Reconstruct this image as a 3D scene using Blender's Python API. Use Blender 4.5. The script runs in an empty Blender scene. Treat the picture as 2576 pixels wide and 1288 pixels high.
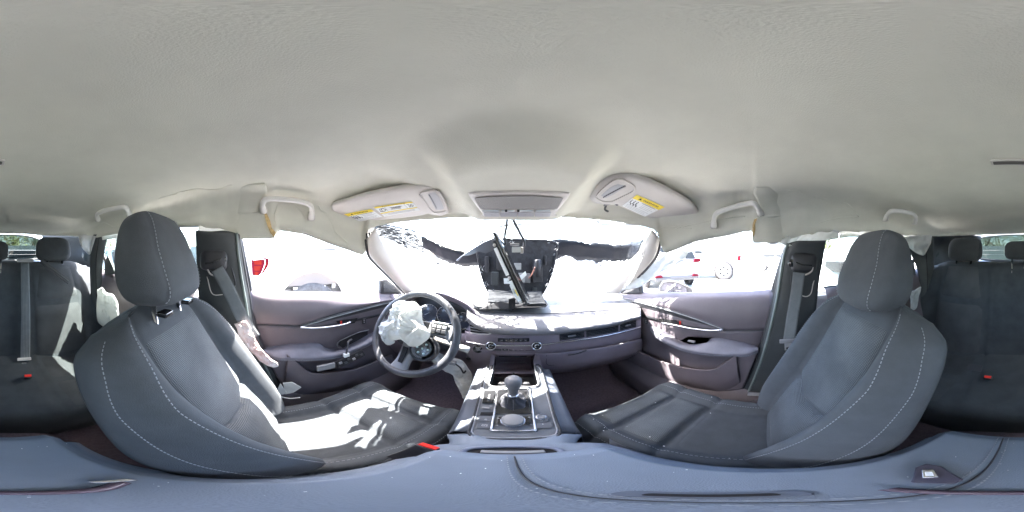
import bpy, bmesh, math, random
from math import sin, cos, tan, radians, pi, sqrt, atan2, exp, hypot
from mathutils import Vector, Matrix, noise
V = Vector
random.seed(7)
S = bpy.context.scene
C = S.collection
S.render.engine = 'CYCLES'
# ---------------------------------------------------------------- camera
cam = bpy.data.cameras.new('camera')
cam.type = 'PANO'
try:
    cam.cycles.panorama_type = "EQUIRECTANGULAR"
except Exception:
    cam.panorama_type = 'EQUIRECTANGULAR'
cam.clip_start = 0.005
cam.clip_end = 2000
co = bpy.data.objects.new('camera', cam); C.objects.link(co)
co.location = (0, 0, 0); co.rotation_euler = (pi/2, 0, 0)
S.camera = co
# ---------------------------------------------------------------- light
SUN_AZ, SUN_EL = radians(-51.3), radians(57.4)
w = bpy.data.worlds.new('World'); S.world = w; w.use_nodes = True
nt = w.node_tree; bg = nt.nodes['Background']
sk = nt.nodes.new('ShaderNodeTexSky'); sk.sky_type = 'NISHITA'; sk.sun_disc = False
sk.sun_elevation = SUN_EL; sk.sun_rotation = SUN_AZ
sk.air_density = 1.0; sk.dust_density = 2.5; sk.ozone_density = 1.0
nt.links.new(sk.outputs[0], bg.inputs[0]); bg.inputs[1].default_value = 0.15
sl = bpy.data.lights.new('sun', 'SUN'); sl.energy = 4.2; sl.angle = radians(0.5); sl.color = (1, .96, .9)
so = bpy.data.objects.new('sun', sl); C.objects.link(so)
sd = V((sin(SUN_AZ)*cos(SUN_EL), cos(SUN_AZ)*cos(SUN_EL), sin(SUN_EL)))
so.rotation_euler = sd.to_track_quat('Z', 'Y').to_euler(); so.location = (-3, 3, 8)
S.view_settings.view_transform = 'Standard'; S.view_settings.look = 'None'
S.view_settings.exposure = 4.25; S.view_settings.gamma = 1; S.view_settings.use_curve_mapping = False
S.cycles.use_denoising = True
S.cycles.max_bounces = 10; S.cycles.diffuse_bounces = 6; S.cycles.glossy_bounces = 4
S.cycles.transmission_bounces = 6; S.cycles.transparent_max_bounces = 16
S.cycles.sample_clamp_indirect = 8
S.cycles.caustics_reflective = False; S.cycles.caustics_refractive = False
# ---------------------------------------------------------------- helpers
K = radians(0.139752)
def ray(sx, sy):
    a = (sx-1288)*K; e = (644-sy)*K
    return V((sin(a)*cos(e), cos(a)*cos(e), sin(e)))
def PX(sx, sy, x): d = ray(sx, sy); return d*(x/d.x)
def PY(sx, sy, y): d = ray(sx, sy); return d*(y/d.y)
def PZ(sx, sy, z): d = ray(sx, sy); return d*(z/d.z)
def PD(sx, sy, r): d = ray(sx, sy); return d*(r/hypot(d.x, d.y))
def PP(sx, sy, o, n): d = ray(sx, sy); return d*(o.dot(n)/d.dot(n))
def nv(p, f=1.0, seed=0.0): return noise.noise(V((p[0]*f+seed, p[1]*f-seed, p[2]*f+seed*.7)))
def lerp(a, b, t): return a+(b-a)*t
def sm(a, b, x):
    t = max(0, min(1, (x-a)/(b-a))); return t*t*(3-2*t)
def gs(x, c, s): return exp(-((x-c)/s)**2)
def interp(xs, ys, x):
    if x <= xs[0]: return ys[0]
    for i in range(1, len(xs)):
        if x <= xs[i]: return ys[i-1]+(ys[i]-ys[i-1])*(x-xs[i-1])/(xs[i]-xs[i-1])
    return ys[-1]
def cinterp(xs, ys, x):
    # smooth (Hermite) interpolation
    n = len(xs)
    if x <= xs[0]: return ys[0]
    if x >= xs[-1]: return ys[-1]
    i = 1
    while x > xs[i]: i += 1
    h = xs[i]-xs[i-1]; t = (x-xs[i-1])/h
    def sl_(k):
        if k <= 0 or k >= n-1: return 0 if n > 2 and False else (ys[min(k+1, n-1)]-ys[max(k-1, 0)])/(xs[min(k+1, n-1)]-xs[max(k-1, 0)])
        return (ys[k+1]-ys[k-1])/(xs[k+1]-xs[k-1])
    m0 = sl_(i-1)*h; m1 = sl_(i)*h
    return (2*t**3-3*t*t+1)*ys[i-1]+(t**3-2*t*t+t)*m0+(-2*t**3+3*t*t)*ys[i]+(t**3-t*t)*m1
# materials
MATS = {}
def mat(name, col, rough=.6, bump=0.0, bscale=200, var=0.0, vscale=8, metal=0.0, spec=.5, emit=None, col2=None, kind='noise', sheen=0.0, coat=0, trans=0):
    if name in MATS: return MATS[name]
    m = bpy.data.materials.new(name); m.use_nodes = True; MATS[name] = m
    t = m.node_tree; b = t.nodes['Principled BSDF']
    b.inputs['Base Color'].default_value = (*col, 1); b.inputs['Roughness'].default_value = rough
    b.inputs['Metallic'].default_value = metal; b.inputs['Specular IOR Level'].default_value = spec
    if sheen: b.inputs['Sheen Weight'].default_value = sheen
    if coat: b.inputs['Coat Weight'].default_value = coat
    if trans:
        b.inputs['Subsurface Weight'].default_value = 0
    tc = t.nodes.new('ShaderNodeTexCoord')
    if var or col2:
        n1 = t.nodes.new('ShaderNodeTexNoise'); n1.inputs['Scale'].default_value = vscale; n1.inputs['Detail'].default_value = 6
        n1.inputs['Roughness'].default_value = .65
        t.links.new(tc.outputs['Object'], n1.inputs['Vector'])
        cr = t.nodes.new('ShaderNodeValToRGB')
        c2 = col2 or tuple(min(1, c*(1+var)) for c in col)
        c1 = col if col2 else tuple(c*(1-var) for c in col)
        cr.color_ramp.elements[0].position = .35; cr.color_ramp.elements[1].position = .68
        cr.color_ramp.elements[0].color = (*c1, 1); cr.color_ramp.elements[1].color = (*c2, 1)
        t.links.new(n1.outputs['Fac'], cr.inputs['Fac']); t.links.new(cr.outputs['Color'], b.inputs['Base Color'])
    if bump:
        if kind == 'noise':
            n2 = t.nodes.new('ShaderNodeTexNoise'); n2.inputs['Scale'].default_value = bscale; n2.inputs['Detail'].default_value = 3
            src = n2.outputs['Fac']
        else:
            n2 = t.nodes.new('ShaderNodeTexVoronoi'); n2.inputs['Scale'].default_value = bscale
            src = n2.outputs['Distance']
        t.links.new(tc.outputs['Object'], n2.inputs['Vector'])
        bp = t.nodes.new('ShaderNodeBump'); bp.inputs['Strength'].default_value = bump; bp.inputs['Distance'].default_value = .002
        t.links.new(src, bp.inputs['Height']); t.links.new(bp.outputs['Normal'], b.inputs['Normal'])
    if emit:
        b.inputs['Emission Color'].default_value = (*col, 1); b.inputs['Emission Strength'].default_value = emit
    return m
def weave(name, col, dot, scale=260, rough=.85, amount=.6, axes=('x', 'y')):
    """woven seat cloth: rows of pale dots on a darker ground"""
    m = bpy.data.materials.new(name); m.use_nodes = True; t = m.node_tree; b = t.nodes['Principled BSDF']
    b.inputs['Roughness'].default_value = rough; b.inputs['Specular IOR Level'].default_value = .3
    uv = t.nodes.new('ShaderNodeUVMap')
    mp = t.nodes.new('ShaderNodeMapping'); mp.inputs['Scale'].default_value = (scale, scale, scale)
    t.links.new(uv.outputs[0], mp.inputs[0])
    v = t.nodes.new('ShaderNodeTexVoronoi'); v.inputs['Scale'].default_value = 1; v.inputs['Randomness'].default_value = .08
    v.voronoi_dimensions = '2D'
    t.links.new(mp.outputs[0], v.inputs['Vector'])
    cr = t.nodes.new('ShaderNodeValToRGB'); cr.color_ramp.elements[0].position = .1; cr.color_ramp.elements[1].position = .5
    cr.color_ramp.elements[0].color = (*dot, 1); cr.color_ramp.elements[1].color = (*col, 1)
    t.links.new(v.outputs['Distance'], cr.inputs['Fac'])
    n1 = t.nodes.new('ShaderNodeTexNoise'); n1.inputs['Scale'].default_value = 9; n1.inputs['Detail'].default_value = 5
    tc = t.nodes.new('ShaderNodeTexCoord'); t.links.new(tc.outputs['Object'], n1.inputs['Vector'])
    mr = t.nodes.new('ShaderNodeMapRange'); mr.inputs[1].default_value = .3; mr.inputs[2].default_value = .7; mr.inputs[3].default_value = .8; mr.inputs[4].default_value = 1.25
    t.links.new(n1.outputs['Fac'], mr.inputs[0])
    mx = t.nodes.new('ShaderNodeMix'); mx.data_type = 'RGBA'; mx.blend_type = 'MULTIPLY'; mx.inputs['Factor'].default_value = 1
    t.links.new(cr.outputs['Color'], mx.inputs['A']); t.links.new(mr.outputs[0], mx.inputs['B'])
    t.links.new(mx.outputs['Result'], b.inputs['Base Color'])
    bp = t.nodes.new('ShaderNodeBump'); bp.inputs['Strength'].default_value = amount; bp.inputs['Distance'].default_value = .001; bp.invert = True
    t.links.new(v.outputs['Distance'], bp.inputs['Height']); t.links.new(bp.outputs['Normal'], b.inputs['Normal'])
    return m
def glass(name, tint=(.93, .96, .95), gloss=.08, haze=0.0, crack=0.0):
    m = bpy.data.materials.new(name); m.use_nodes = True; t = m.node_tree
    for n in list(t.nodes): t.nodes.remove(n)
    out = t.nodes.new('ShaderNodeOutputMaterial')
    tr = t.nodes.new('ShaderNodeBsdfTransparent'); tr.inputs[0].default_value = (*tint, 1)
    gl = t.nodes.new('ShaderNodeBsdfGlossy'); gl.inputs['Roughness'].default_value = .03
    mix = t.nodes.new('ShaderNodeMixShader'); mix.inputs[0].default_value = gloss
    fr = t.nodes.new('ShaderNodeLayerWeight'); fr.inputs[0].default_value = .25
    mth = t.nodes.new('ShaderNodeMath'); mth.operation = 'MULTIPLY_ADD'; mth.inputs[1].default_value = .5; mth.inputs[2].default_value = gloss*.5
    t.links.new(fr.outputs['Fresnel'], mth.inputs[0]); t.links.new(mth.outputs[0], mix.inputs[0])
    t.links.new(tr.outputs[0], mix.inputs[1]); t.links.new(gl.outputs[0], mix.inputs[2])
    last = mix
    if haze or crack:
        df = t.nodes.new('ShaderNodeBsdfTranslucent'); df.inputs[0].default_value = (.85, .88, .9, 1)
        df2 = t.nodes.new('ShaderNodeBsdfDiffuse'); df2.inputs[0].default_value = (.75, .78, .8, 1)
        m0 = t.nodes.new('ShaderNodeMixShader'); m0.inputs[0].default_value = .5
        t.links.new(df.outputs[0], m0.inputs[1]); t.links.new(df2.outputs[0], m0.inputs[2])
        tc = t.nodes.new('ShaderNodeTexCoord')
        dn = t.nodes.new('ShaderNodeTexNoise'); dn.inputs['Scale'].default_value = 6
        t.links.new(tc.outputs['Object'], dn.inputs['Vector'])
        va = t.nodes.new('ShaderNodeVectorMath'); va.operation = 'MULTIPLY_ADD'; va.inputs[1].default_value = (.12, .12, .12)
        t.links.new(dn.outputs['Color'], va.inputs[0]); t.links.new(tc.outputs['Object'], va.inputs[2])
        vo = t.nodes.new('ShaderNodeTexVoronoi'); vo.feature = 'DISTANCE_TO_EDGE'; vo.inputs['Scale'].default_value = 28
        t.links.new(va.outputs[0], vo.inputs['Vector'])
        lt = t.nodes.new('ShaderNodeMath'); lt.operation = 'LESS_THAN'; lt.inputs[1].default_value = .035
        t.links.new(vo.outputs['Distance'], lt.inputs[0])
        vn = t.nodes.new('ShaderNodeTexNoise'); vn.inputs['Scale'].default_value = 3.5; vn.inputs['Detail'].default_value = 2
        t.links.new(tc.outputs['Object'], vn.inputs['Vector'])
        gt = t.nodes.new('ShaderNodeMapRange'); gt.inputs[1].default_value = .47; gt.inputs[2].default_value = .6; gt.inputs[3].default_value = 0; gt.inputs[4].default_value = crack
        t.links.new(vn.outputs['Fac'], gt.inputs[0])
        ml = t.nodes.new('ShaderNodeMath'); ml.operation = 'MULTIPLY'; t.links.new(lt.outputs[0], ml.inputs[0]); t.links.new(gt.outputs[0], ml.inputs[1])
        ad = t.nodes.new('ShaderNodeMath'); ad.operation = 'ADD'; ad.use_clamp = True; ad.inputs[1].default_value = haze
        t.links.new(ml.outputs[0], ad.inputs[0])
        m2 = t.nodes.new('ShaderNodeMixShader'); t.links.new(ad.outputs[0], m2.inputs[0])
        t.links.new(mix.outputs[0], m2.inputs[1]); t.links.new(m0.outputs[0], m2.inputs[2]); last = m2
    t.links.new(last.outputs[0], out.inputs[0])
    return m
def cloth_mat(name, col, trans=.35, bscale=60):
    m = bpy.data.materials.new(name); m.use_nodes = True; t = m.node_tree
    for n in list(t.nodes): t.nodes.remove(n)
    out = t.nodes.new('ShaderNodeOutputMaterial')
    d = t.nodes.new('ShaderNodeBsdfDiffuse'); d.inputs[0].default_value = (*col, 1)
    tl = t.nodes.new('ShaderNodeBsdfTranslucent'); tl.inputs[0].default_value = (*col, 1)
    mx = t.nodes.new('ShaderNodeMixShader'); mx.inputs[0].default_value = trans
    tc = t.nodes.new('ShaderNodeTexCoord')
    n = t.nodes.new('ShaderNodeTexNoise'); n.inputs['Scale'].default_value = bscale; n.inputs['Detail'].default_value = 5
    t.links.new(tc.outputs['Object'], n.inputs['Vector'])
    bp = t.nodes.new('ShaderNodeBump'); bp.inputs['Strength'].default_value = 1; bp.inputs['Distance'].default_value = .008
    t.links.new(n.outputs['Fac'], bp.inputs['Height']); t.links.new(bp.outputs['Normal'], d.inputs['Normal'])
    t.links.new(d.outputs[0], mx.inputs[1]); t.links.new(tl.outputs[0], mx.inputs[2]); t.links.new(mx.outputs[0], out.inputs[0])
    return m
# objects
def thing(name, label, cat, loc=(0, 0, 0), group=None):
    o = bpy.data.objects.new(name, None); C.objects.link(o); o.location = loc
    o.empty_display_size = .1
    o['label'] = label; o['category'] = cat; o['kind'] = 'thing'
    if group: o['group'] = group
    return o
def tag(o, label, cat, group=None):
    o['label'] = label; o['category'] = cat; o['kind'] = 'thing'
    if group: o['group'] = group
    return o
def attach(o, parent):
    if parent is not None:
        o.parent = parent
        m = Matrix.Translation(parent.location) if parent.type == 'EMPTY' else Matrix.Identity(4)
        o.matrix_parent_inverse = m.inverted()
def mk(name, verts, faces, m, parent=None, smooth=True, kind=None, solid=0, bevel=0, uvs=None, subsurf=0, offset=0, bseg=2):
    me = bpy.data.meshes.new(name); me.from_pydata([tuple(v) for v in verts], [], faces); me.update()
    if uvs:
        ul = me.uv_layers.new(name='UVMap')
        for l in me.loops: ul.data[l.index].uv = uvs[l.vertex_index]
    if m is not None: me.materials.append(m)
    if smooth: me.polygons.foreach_set('use_smooth', [True]*len(me.polygons))
    o = bpy.data.objects.new(name, me); C.objects.link(o); attach(o, parent)
    if kind: o['kind'] = kind
    if solid:
        md = o.modifiers.new('solid', 'SOLIDIFY'); md.thickness = solid; md.offset = offset
    if bevel:
        md = o.modifiers.new('bevel', 'BEVEL'); md.width = bevel; md.segments = bseg; md.limit_method = 'ANGLE'; md.angle_limit = radians(40)
        if smooth: 
            wn = o.modifiers.new('wn', 'WEIGHTED_NORMAL'); wn.keep_sharp = True
    if subsurf:
        md = o.modifiers.new('sub', 'SUBSURF'); md.levels = subsurf; md.render_levels = subsurf
    return o
def join(*pairs):
    vs, fs = [], []
    for v, f in pairs:
        b = len(vs); vs += list(v); fs += [tuple(i+b for i in q) for q in f]
    return vs, fs
def boxg(c, h, ax=None):
    """box geometry: centre, half sizes, optional 3 axes"""
    c = V(c); X, Y, Z = ax or (V((1, 0, 0)), V((0, 1, 0)), V((0, 0, 1)))
    v = [c+X*h[0]*a+Y*h[1]*b+Z*h[2]*d for a in (-1, 1) for b in (-1, 1) for d in (-1, 1)]
    return v, [(0, 1, 3, 2), (4, 6, 7, 5), (0, 4, 5, 1), (2, 3, 7, 6), (0, 2, 6, 4), (1, 5, 7, 3)]
def crom(p, s):
    """Catmull-Rom through list of Vectors"""
    n = len(p); out = []
    if n == 2: return [lerp(p[0], p[1], i/s) for i in range(s+1)]
    for i in range(n-1):
        a = p[i-1] if i else p[0]*2-p[1]; b = p[i]; c = p[i+1]; d = p[i+2] if i+2 < n else p[-1]*2-p[-2]
        for k in range(s):
            t = k/s
            out.append(.5*((2*b)+(c-a)*t+(2*a-5*b+4*c-d)*t*t+(3*b-a-3*c+d)*t**3))
    out.append(p[-1]); return out
def gridg(rows, closed=False):
    nr, nc = len(rows), len(rows[0]); vs = [p for r in rows for p in r]; fs = []
    for i in range(nr-1):
        for j in range(nc-1 if not closed else nc):
            k = (j+1) % nc
            fs.append((i*nc+j, i*nc+k, (i+1)*nc+k, (i+1)*nc+j))
    return vs, fs
def guv(rows):
    nr, nc = len(rows), len(rows[0]); uv = []
    ul = [0]
    for j in range(1, nc): ul.append(ul[-1]+(V(rows[nr//2][j])-V(rows[nr//2][j-1])).length)
    vl = [0]
    for i in range(1, nr): vl.append(vl[-1]+(V(rows[i][nc//2])-V(rows[i-1][nc//2])).length)
    return [(ul[j], vl[i]) for i in range(nr) for j in range(nc)]
def loftg(rows, sc=6, sr=6):
    r2 = [crom(r, sc) if sc > 1 else r for r in rows]
    cols = list(zip(*r2)); c2 = [crom(list(c), sr) if sr > 1 else list(c) for c in cols]
    return [list(r) for r in zip(*c2)]
def sheet(name, rows, m, parent=None, sc=6, sr=6, disp=None, **k):
    g = loftg(rows, sc, sr)
    if disp: g = [[p+disp(p) for p in r] for r in g]
    v, f = gridg(g)
    return mk(name, v, f, m, parent, uvs=guv(g), **k)
def tubeg(pts, r, seg=8, closed=False, flat=1.0, up=None):
    n = len(pts); rings = []
    prev = None
    for i in range(n):
        a = pts[(i-1) % n] if closed or i else pts[0]; b = pts[(i+1) % n] if closed or i < n-1 else pts[-1]
        t = (b-a).normalized()
        u = up or V((0, 0, 1))
        if prev is not None and up is None: u = prev
        s = t.cross(u)
        if s.length < 1e-4: s = t.cross(V((1, 0.1, 0)))
        s.normalize(); u2 = s.cross(t).normalized(); prev = u2
        rr = r[i] if isinstance(r, (list, tuple)) else r
        rings.append([pts[i]+s*cos(2*pi*k/seg)*rr+u2*sin(2*pi*k/seg)*rr*flat for k in range(seg)])
    v, f = gridg(rings, True)
    if closed:
        for k in range(seg): f.append(((n-1)*seg+k, (n-1)*seg+(k+1) % seg, (k+1) % seg, k))
    else:
        f.append(tuple(range(seg))[::-1]); f.append(tuple((n-1)*seg+k for k in range(seg)))
    return v, f
def tube(name, pts, r, m, parent=None, seg=8, s=6, closed=False, flat=1.0, up=None, **k):
    if s > 1: pts = crom([V(p) for p in pts], s)
    v, f = tubeg([V(p) for p in pts], r, seg, closed, flat, up)
    return mk(name, v, f, m, parent, **k)
def prismg(poly, d):
    """extrude polygon (list of Vectors) by vector d"""
    n = len(poly); v = list(poly)+[p+d for p in poly]
    f = [tuple(range(n))[::-1], tuple(range(n, 2*n))]+[(i, (i+1) % n, (i+1) % n+n, i+n) for i in range(n)]
    return v, f
def orient(v, f):
    bm = bmesh.new(); vs = [bm.verts.new(p) for p in v]
    for q in f:
        try: bm.faces.new([vs[i] for i in q])
        except ValueError: pass
    bmesh.ops.recalc_face_normals(bm, faces=bm.faces); bm.verts.index_update()
    r = [p.co.copy() for p in bm.verts], [tuple(x.index for x in q.verts) for q in bm.faces]; bm.free(); return r
def prism(name, poly, d, m, parent=None, bevel=0, smooth=False, **k):
    v, f = orient(*prismg([V(p) for p in poly], V(d)))
    return mk(name, v, f, m, parent, bevel=bevel, smooth=smooth or bevel > 0, **k)
def box(name, c, h, m, parent=None, ax=None, bevel=0, **k):
    v, f = orient(*boxg(c, h, ax)); return mk(name, v, f, m, parent, bevel=bevel, smooth=bevel > 0, **k)
def rrect(w, h, r, n=5):
    o = []
    for cx, cy, a0 in ((w-r, h-r, 0), (-w+r, h-r, 90), (-w+r, -h+r, 180), (w-r, -h+r, 270)):
        for i in range(n+1):
            a = radians(a0+90*i/n); o.append((cx+r*cos(a), cy+r*sin(a)))
    return o
def frame3(n, up=(0, 0, 1)):
    n = V(n).normalized(); x = V(up).cross(n).normalized(); return x, n.cross(x).normalized(), n
def rplate(name, c, w, h, r, t, X, Y, m, parent=None, bevel=0, **k):
    """rounded rectangle plate centred c in the plane X,Y thickness t along X x Y"""
    N = X.cross(Y).normalized(); c = V(c)
    return prism(name, [c+X*a+Y*b for a, b in rrect(w, h, r)], N*t, m, parent, bevel=bevel, **k)
def lathe(name, c, axis, prof, m, parent=None, seg=28, **k):
    x, y, n = frame3(axis, (0, 0, 1) if abs(V(axis).normalized().z) < .95 else (0, 1, 0))
    c = V(c); rows = [[c+n*h+(x*cos(2*pi*i/seg)+y*sin(2*pi*i/seg))*max(r, 1e-5) for i in range(seg)] for r, h in prof]
    v, f = gridg(rows, True)
    v, f = orient(v, f); return mk(name, v, f, m, parent, **k)
def superg(c, h, ex=(.5, .5), taper=None, nu=40, nv_=24, ax=None, disp=None):
    """superellipsoid; ex: exponents (xy, z)"""
    c = V(c); X, Y, Z = ax or (V((1, 0, 0)), V((0, 1, 0)), V((0, 0, 1))); rows = []
    pw = lambda v, e: math.copysign(abs(v)**e, v)
    for i in range(nv_+1):
        a = -pi/2+pi*i/nv_; row = []
        for j in range(nu):
            b = 2*pi*j/nu
            x = pw(cos(a), ex[1])*pw(cos(b), ex[0]); y = pw(cos(a), ex[1])*pw(sin(b), ex[0]); z = pw(sin(a), ex[1])
            if taper: x, y = taper(x, y, z)
            p = V((x*h[0], y*h[1], z*h[2]))
            if disp: p = p+disp(p)
            row.append(c+X*p.x+Y*p.y+Z*p.z)
        rows.append(row)
    return gridg(rows, True)
def text(name, s, c, X, Y, size, m, parent=None, sx=1.0, al='CENTER'):
    cu = bpy.data.curves.new(name, 'FONT'); cu.body = s; cu.size = size; cu.align_x = al; cu.align_y = 'CENTER'; cu.extrude = .0003
    cu.materials.append(m)
    tmp = bpy.data.objects.new(name, cu); C.objects.link(tmp); bpy.context.view_layer.update()
    me = bpy.data.meshes.new_from_object(tmp.evaluated_get(bpy.context.evaluated_depsgraph_get())); bpy.data.objects.remove(tmp)
    o = bpy.data.objects.new(name, me); C.objects.link(o); o['kind'] = 'stuff'
    N = X.cross(Y).normalized(); M = Matrix.Translation(V(c)) @ Matrix((X, Y, N)).transposed().to_4x4() @ Matrix.Diagonal((sx, 1, 1, 1))
    if parent is not None:
        o.parent = parent
        if parent.type == 'EMPTY': o.matrix_parent_inverse = Matrix.Translation(parent.location).inverted()
    o.matrix_basis = M
    return o
def copy_tree(o, parent=None):
    c = o.copy(); C.objects.link(c)
    if parent is not None: c.parent = parent
    for ch in list(o.children): copy_tree(ch, c)
    return c
def stitches(path, L=.006, gap=.005, r=.0009, off=None):
    """dashes along a polyline of (point, normal)"""
    vs, fs = [], []
    acc = 0; pos = 0; dist = [0]
    for i in range(1, len(path)): dist.append(dist[-1]+(path[i][0]-path[i-1][0]).length)
    tot = dist[-1]; d = 0; i = 1
    def at(d):
        for i in range(1, len(dist)):
            if dist[i] >= d: t = (d-dist[i-1])/max(1e-9, dist[i]-dist[i-1]); return lerp(path[i-1][0], path[i][0], t), lerp(path[i-1][1], path[i][1], t)
        return path[-1]
    while d+L < tot:
        a, na = at(d); b, nb = at(d+L); t = (b-a).normalized(); s = t.cross(na).normalized(); n = s.cross(t)
        g = boxg((a+b)/2+n*r*.6, (L/2, r*1.1, r), (t, s, n)); vs, fs = join((vs, fs), g); d += L+gap
    return vs, fs
# ---------------------------------------------------------------- materials used
M_head = mat('headliner_cloth', (.66, .65, .57), .95, bump=.32, bscale=560, var=.05, vscale=5, spec=.1)
M_lite = mat('pale_trim_plastic', (.56, .53, .50), .5, bump=.1, bscale=500, var=.04, vscale=10)
M_door = mat('dark_door_plastic', (.118, .100, .112), .55, bump=.25, bscale=600, var=.12, vscale=7)  # glare over the doors is put into this lighter, purplish tone
M_doorl = mat('door_upper_vinyl', (.145, .122, .136), .5, bump=.2, bscale=700, var=.1, vscale=6)
M_blk = mat('black_plastic', (.035, .035, .04), .45, bump=.15, bscale=600, var=.15, vscale=12)
M_pil = mat('pillar_trim_plastic', (.045, .05, .052), .5, bump=.2, bscale=500, var=.12, vscale=8)
M_dk = mat('dark_cavity_plastic', (.010, .009, .011), .8)
M_gl = mat('piano_black', (.02, .02, .022), .12, coat=.5)
M_chr = mat('satin_chrome', (.75, .75, .78), .22, metal=1)
M_fab = mat('seat_cloth', (.072, .080, .090), .85, bump=.5, bscale=700, var=.09, vscale=22, spec=.25, sheen=.05)
M_fabr = mat('rear_seat_cloth', (.050, .056, .062), .9, bump=.4, bscale=900, var=.15, vscale=12, spec=.2, sheen=.1)  # slightly lifted: glare is put into the cloth colour
M_insR = weave('rear_seat_insert_cloth', (.045, .048, .052), (.08, .085, .09), 500)
M_ins = weave('seat_mesh_cloth', (.044, .050, .058), (.175, .19, .20), 260)
M_stitch = mat('pale_thread', (.27, .285, .31), .8)
M_vinyl = mat('blue_grey_vinyl', (.165, .195, .245), .5, bump=.3, bscale=700, var=.08, vscale=5, spec=.4)  # paler than the vinyl itself, with the cabin glare painted in
M_dash = mat('soft_dash_vinyl', (.155, .15, .16), .55, bump=.3, bscale=500, var=.08, vscale=9)
M_dashl = mat('lower_dash_plastic', (.225, .188, .220), .55, bump=.2, bscale=500, var=.08, vscale=9)  # purple lens flare over the front is put into this lifted colour
M_carp = mat('carpet_pile', (.13, .100, .112), 1, bump=1, bscale=500, var=.18, vscale=90, spec=.1)  # lens flare in the footwells painted in: pile lighter and purplish
M_belt = mat('belt_webbing', (.14, .155, .165), .7, bump=.5, bscale=800, var=.1, vscale=30)
M_red = mat('red_plastic', (.75, .03, .02), .35)
M_bag = cloth_mat('airbag_nylon', (.62, .63, .62), .4, 35)
M_curt = cloth_mat('curtain_airbag_nylon', (.74, .74, .72), .5)
M_foam = mat('tan_foam', (.62, .45, .22), .95, bump=1, bscale=150, var=.3, vscale=50)
M_white = mat('white_paint', (.80, .80, .80), .3, coat=.4)
M_grey = mat('grey_plastic', (.22, .22, .23), .5)
M_gunm = mat('dusty_grey_metal', (.35, .36, .37), .5, metal=.3, var=.2, vscale=20)
M_paper = mat('label_white', (.78, .80, .80), .6)
M_yel = mat('label_yellow', (.85, .66, .06), .6)
M_ink = mat('ink_black', (.02, .02, .02), .7)
M_inkg = mat('ink_grey', (.25, .25, .26), .7)
M_icon = mat('icon_white', (.7, .7, .72), .6)
M_glass = glass('window_glass', (.86, .91, .89), .06)
M_tint = glass('tinted_rear_glass', (.24, .27, .26), .03)
M_tint2 = glass('tinted_door_glass', (.72, .76, .74), .03)
M_wind = glass('cracked_windshield_glass', (.93, .96, .96), .06, .10, .8)
# ---------------------------------------------------------------- headliner
HB = [(0, 587, 1.5), (60, 588, 1.47), (110, 593, 1.42), (180, 594, 1.3), (215, 597, 1.16), (240, 598, 1.06), (290, 588, .93), (330, 582, .85), (420, 575, .74),
      (500, 573, .69), (560, 580, .665), (600, 596, .655), (644, 601, .65), (688, 601, .655), (700, 577, .66), (760, 588, .675), (850, 622, .73), (905, 640, .765),
      (915, 641, .775), (922, 628, .77), (924, 600, .745), (918, 582, .715), (950, 568, .74), (1000, 560, .765), (1060, 553, .78), (1130, 548, .79), (1200, 546, .79),
      (1310, 546, .79), (1430, 546, .8), (1540, 556, .8), (1610, 568, .78), (1648, 578, .76), (1656, 590, .765), (1662, 618, .78), (1672, 639, .785),
      (1700, 627, .76), (1750, 608, .72), (1850, 588, .675), (1893, 582, .66), (1900, 611, .66), (1945, 614, .66), (1975, 603, .665), (2030, 590, .68), (2110, 586, .75),
      (2180, 585, .83), (2240, 590, .95), (2300, 595, 1.08), (2345, 595, 1.2), (2400, 594, 1.35), (2470, 590, 1.48), (2576, 587, 1.5)]
hx = [h[0] for h in HB]
def HBnd(sx):
    sy = interp(hx, [h[1] for h in HB], sx); r = interp(hx, [h[2] for h in HB], sx)
    return r, r*tan((644-sy)*K)
def HL(sx, t):
    r, zb = HBnd(sx); a = (sx-1288)*K
    x = sin(a)*r*t; y = cos(a)*r*t
    zt = .262-.02*sm(.3, .8, y)-.012*sm(-.5, -1.4, y)
    p = 4.2
    f = abs(cos(a)); p = 4.4-1.2*f
    z = zb+(zt-zb)*(1-min(1, t)**p)**(1/p)
    xx = abs(x-.02)
    z -= .058*sm(.19, .34, y-.35*xx**2*4)*(1-sm(.15, .23+.25*max(0, y-.4), xx))*(1-sm(.93, 1, t))
    z += .016*sm(.30, .40, xx)*sm(.16, .3, y)*sm(1, .93, t)*(1-sm(.50, .6, xx))
    z += .004*nv((x, y, 0), 3)*sm(1, .9, t)+.0025*nv((x*1.5, y*1.5, 4), 9)*sm(.5, .9, t)
    wr = sm(.80, .9, t)*(1 if (sx < 700 or sx > 1850) else .35)
    z += .006*wr*nv((a*9, z*22, 2.2))+.004*wr*abs(nv((a*25, z*30, 7)))
    rr = 1+.010*wr*nv((a*12, z*12, 5.5))
    return V((x*rr, y*rr, z))
def HLp(sx, sy, near=0.0):
    """point of the headliner seen in direction, moved nearer by metres"""
    e = (644-sy)*K; lo, hi = .01, 1.0
    for _ in range(40):
        m = (lo+hi)/2; p = HL(sx, m)
        if atan2(p.z, hypot(p.x, p.y)) > e: lo = m
        else: hi = m
    p = HL(sx, lo); d = p.length
    return ray(sx, sy)*(d-near)
hd = thing('headliner', 'pale grey cloth headliner covering the whole car ceiling, wrinkled and torn at the sides', 'headliner', (0, 0, .26))
NA = 420; ts = [0.002]+[1-(1-(i/70))**1.9 for i in range(1, 71)]
rows = [[HL(2576*j/NA, t) for j in range(NA)] for t in ts]
edge = []
for j in range(NA):   # rolled raw edge turned outward
    p = rows[-1][j]; edge.append(p+V((p.x, p.y, 0)).normalized()*.012+V((0, 0, .004)))
rows.append(edge)
v, f = gridg(rows, True); f.append(tuple(range(NA))[::-1])
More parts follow.
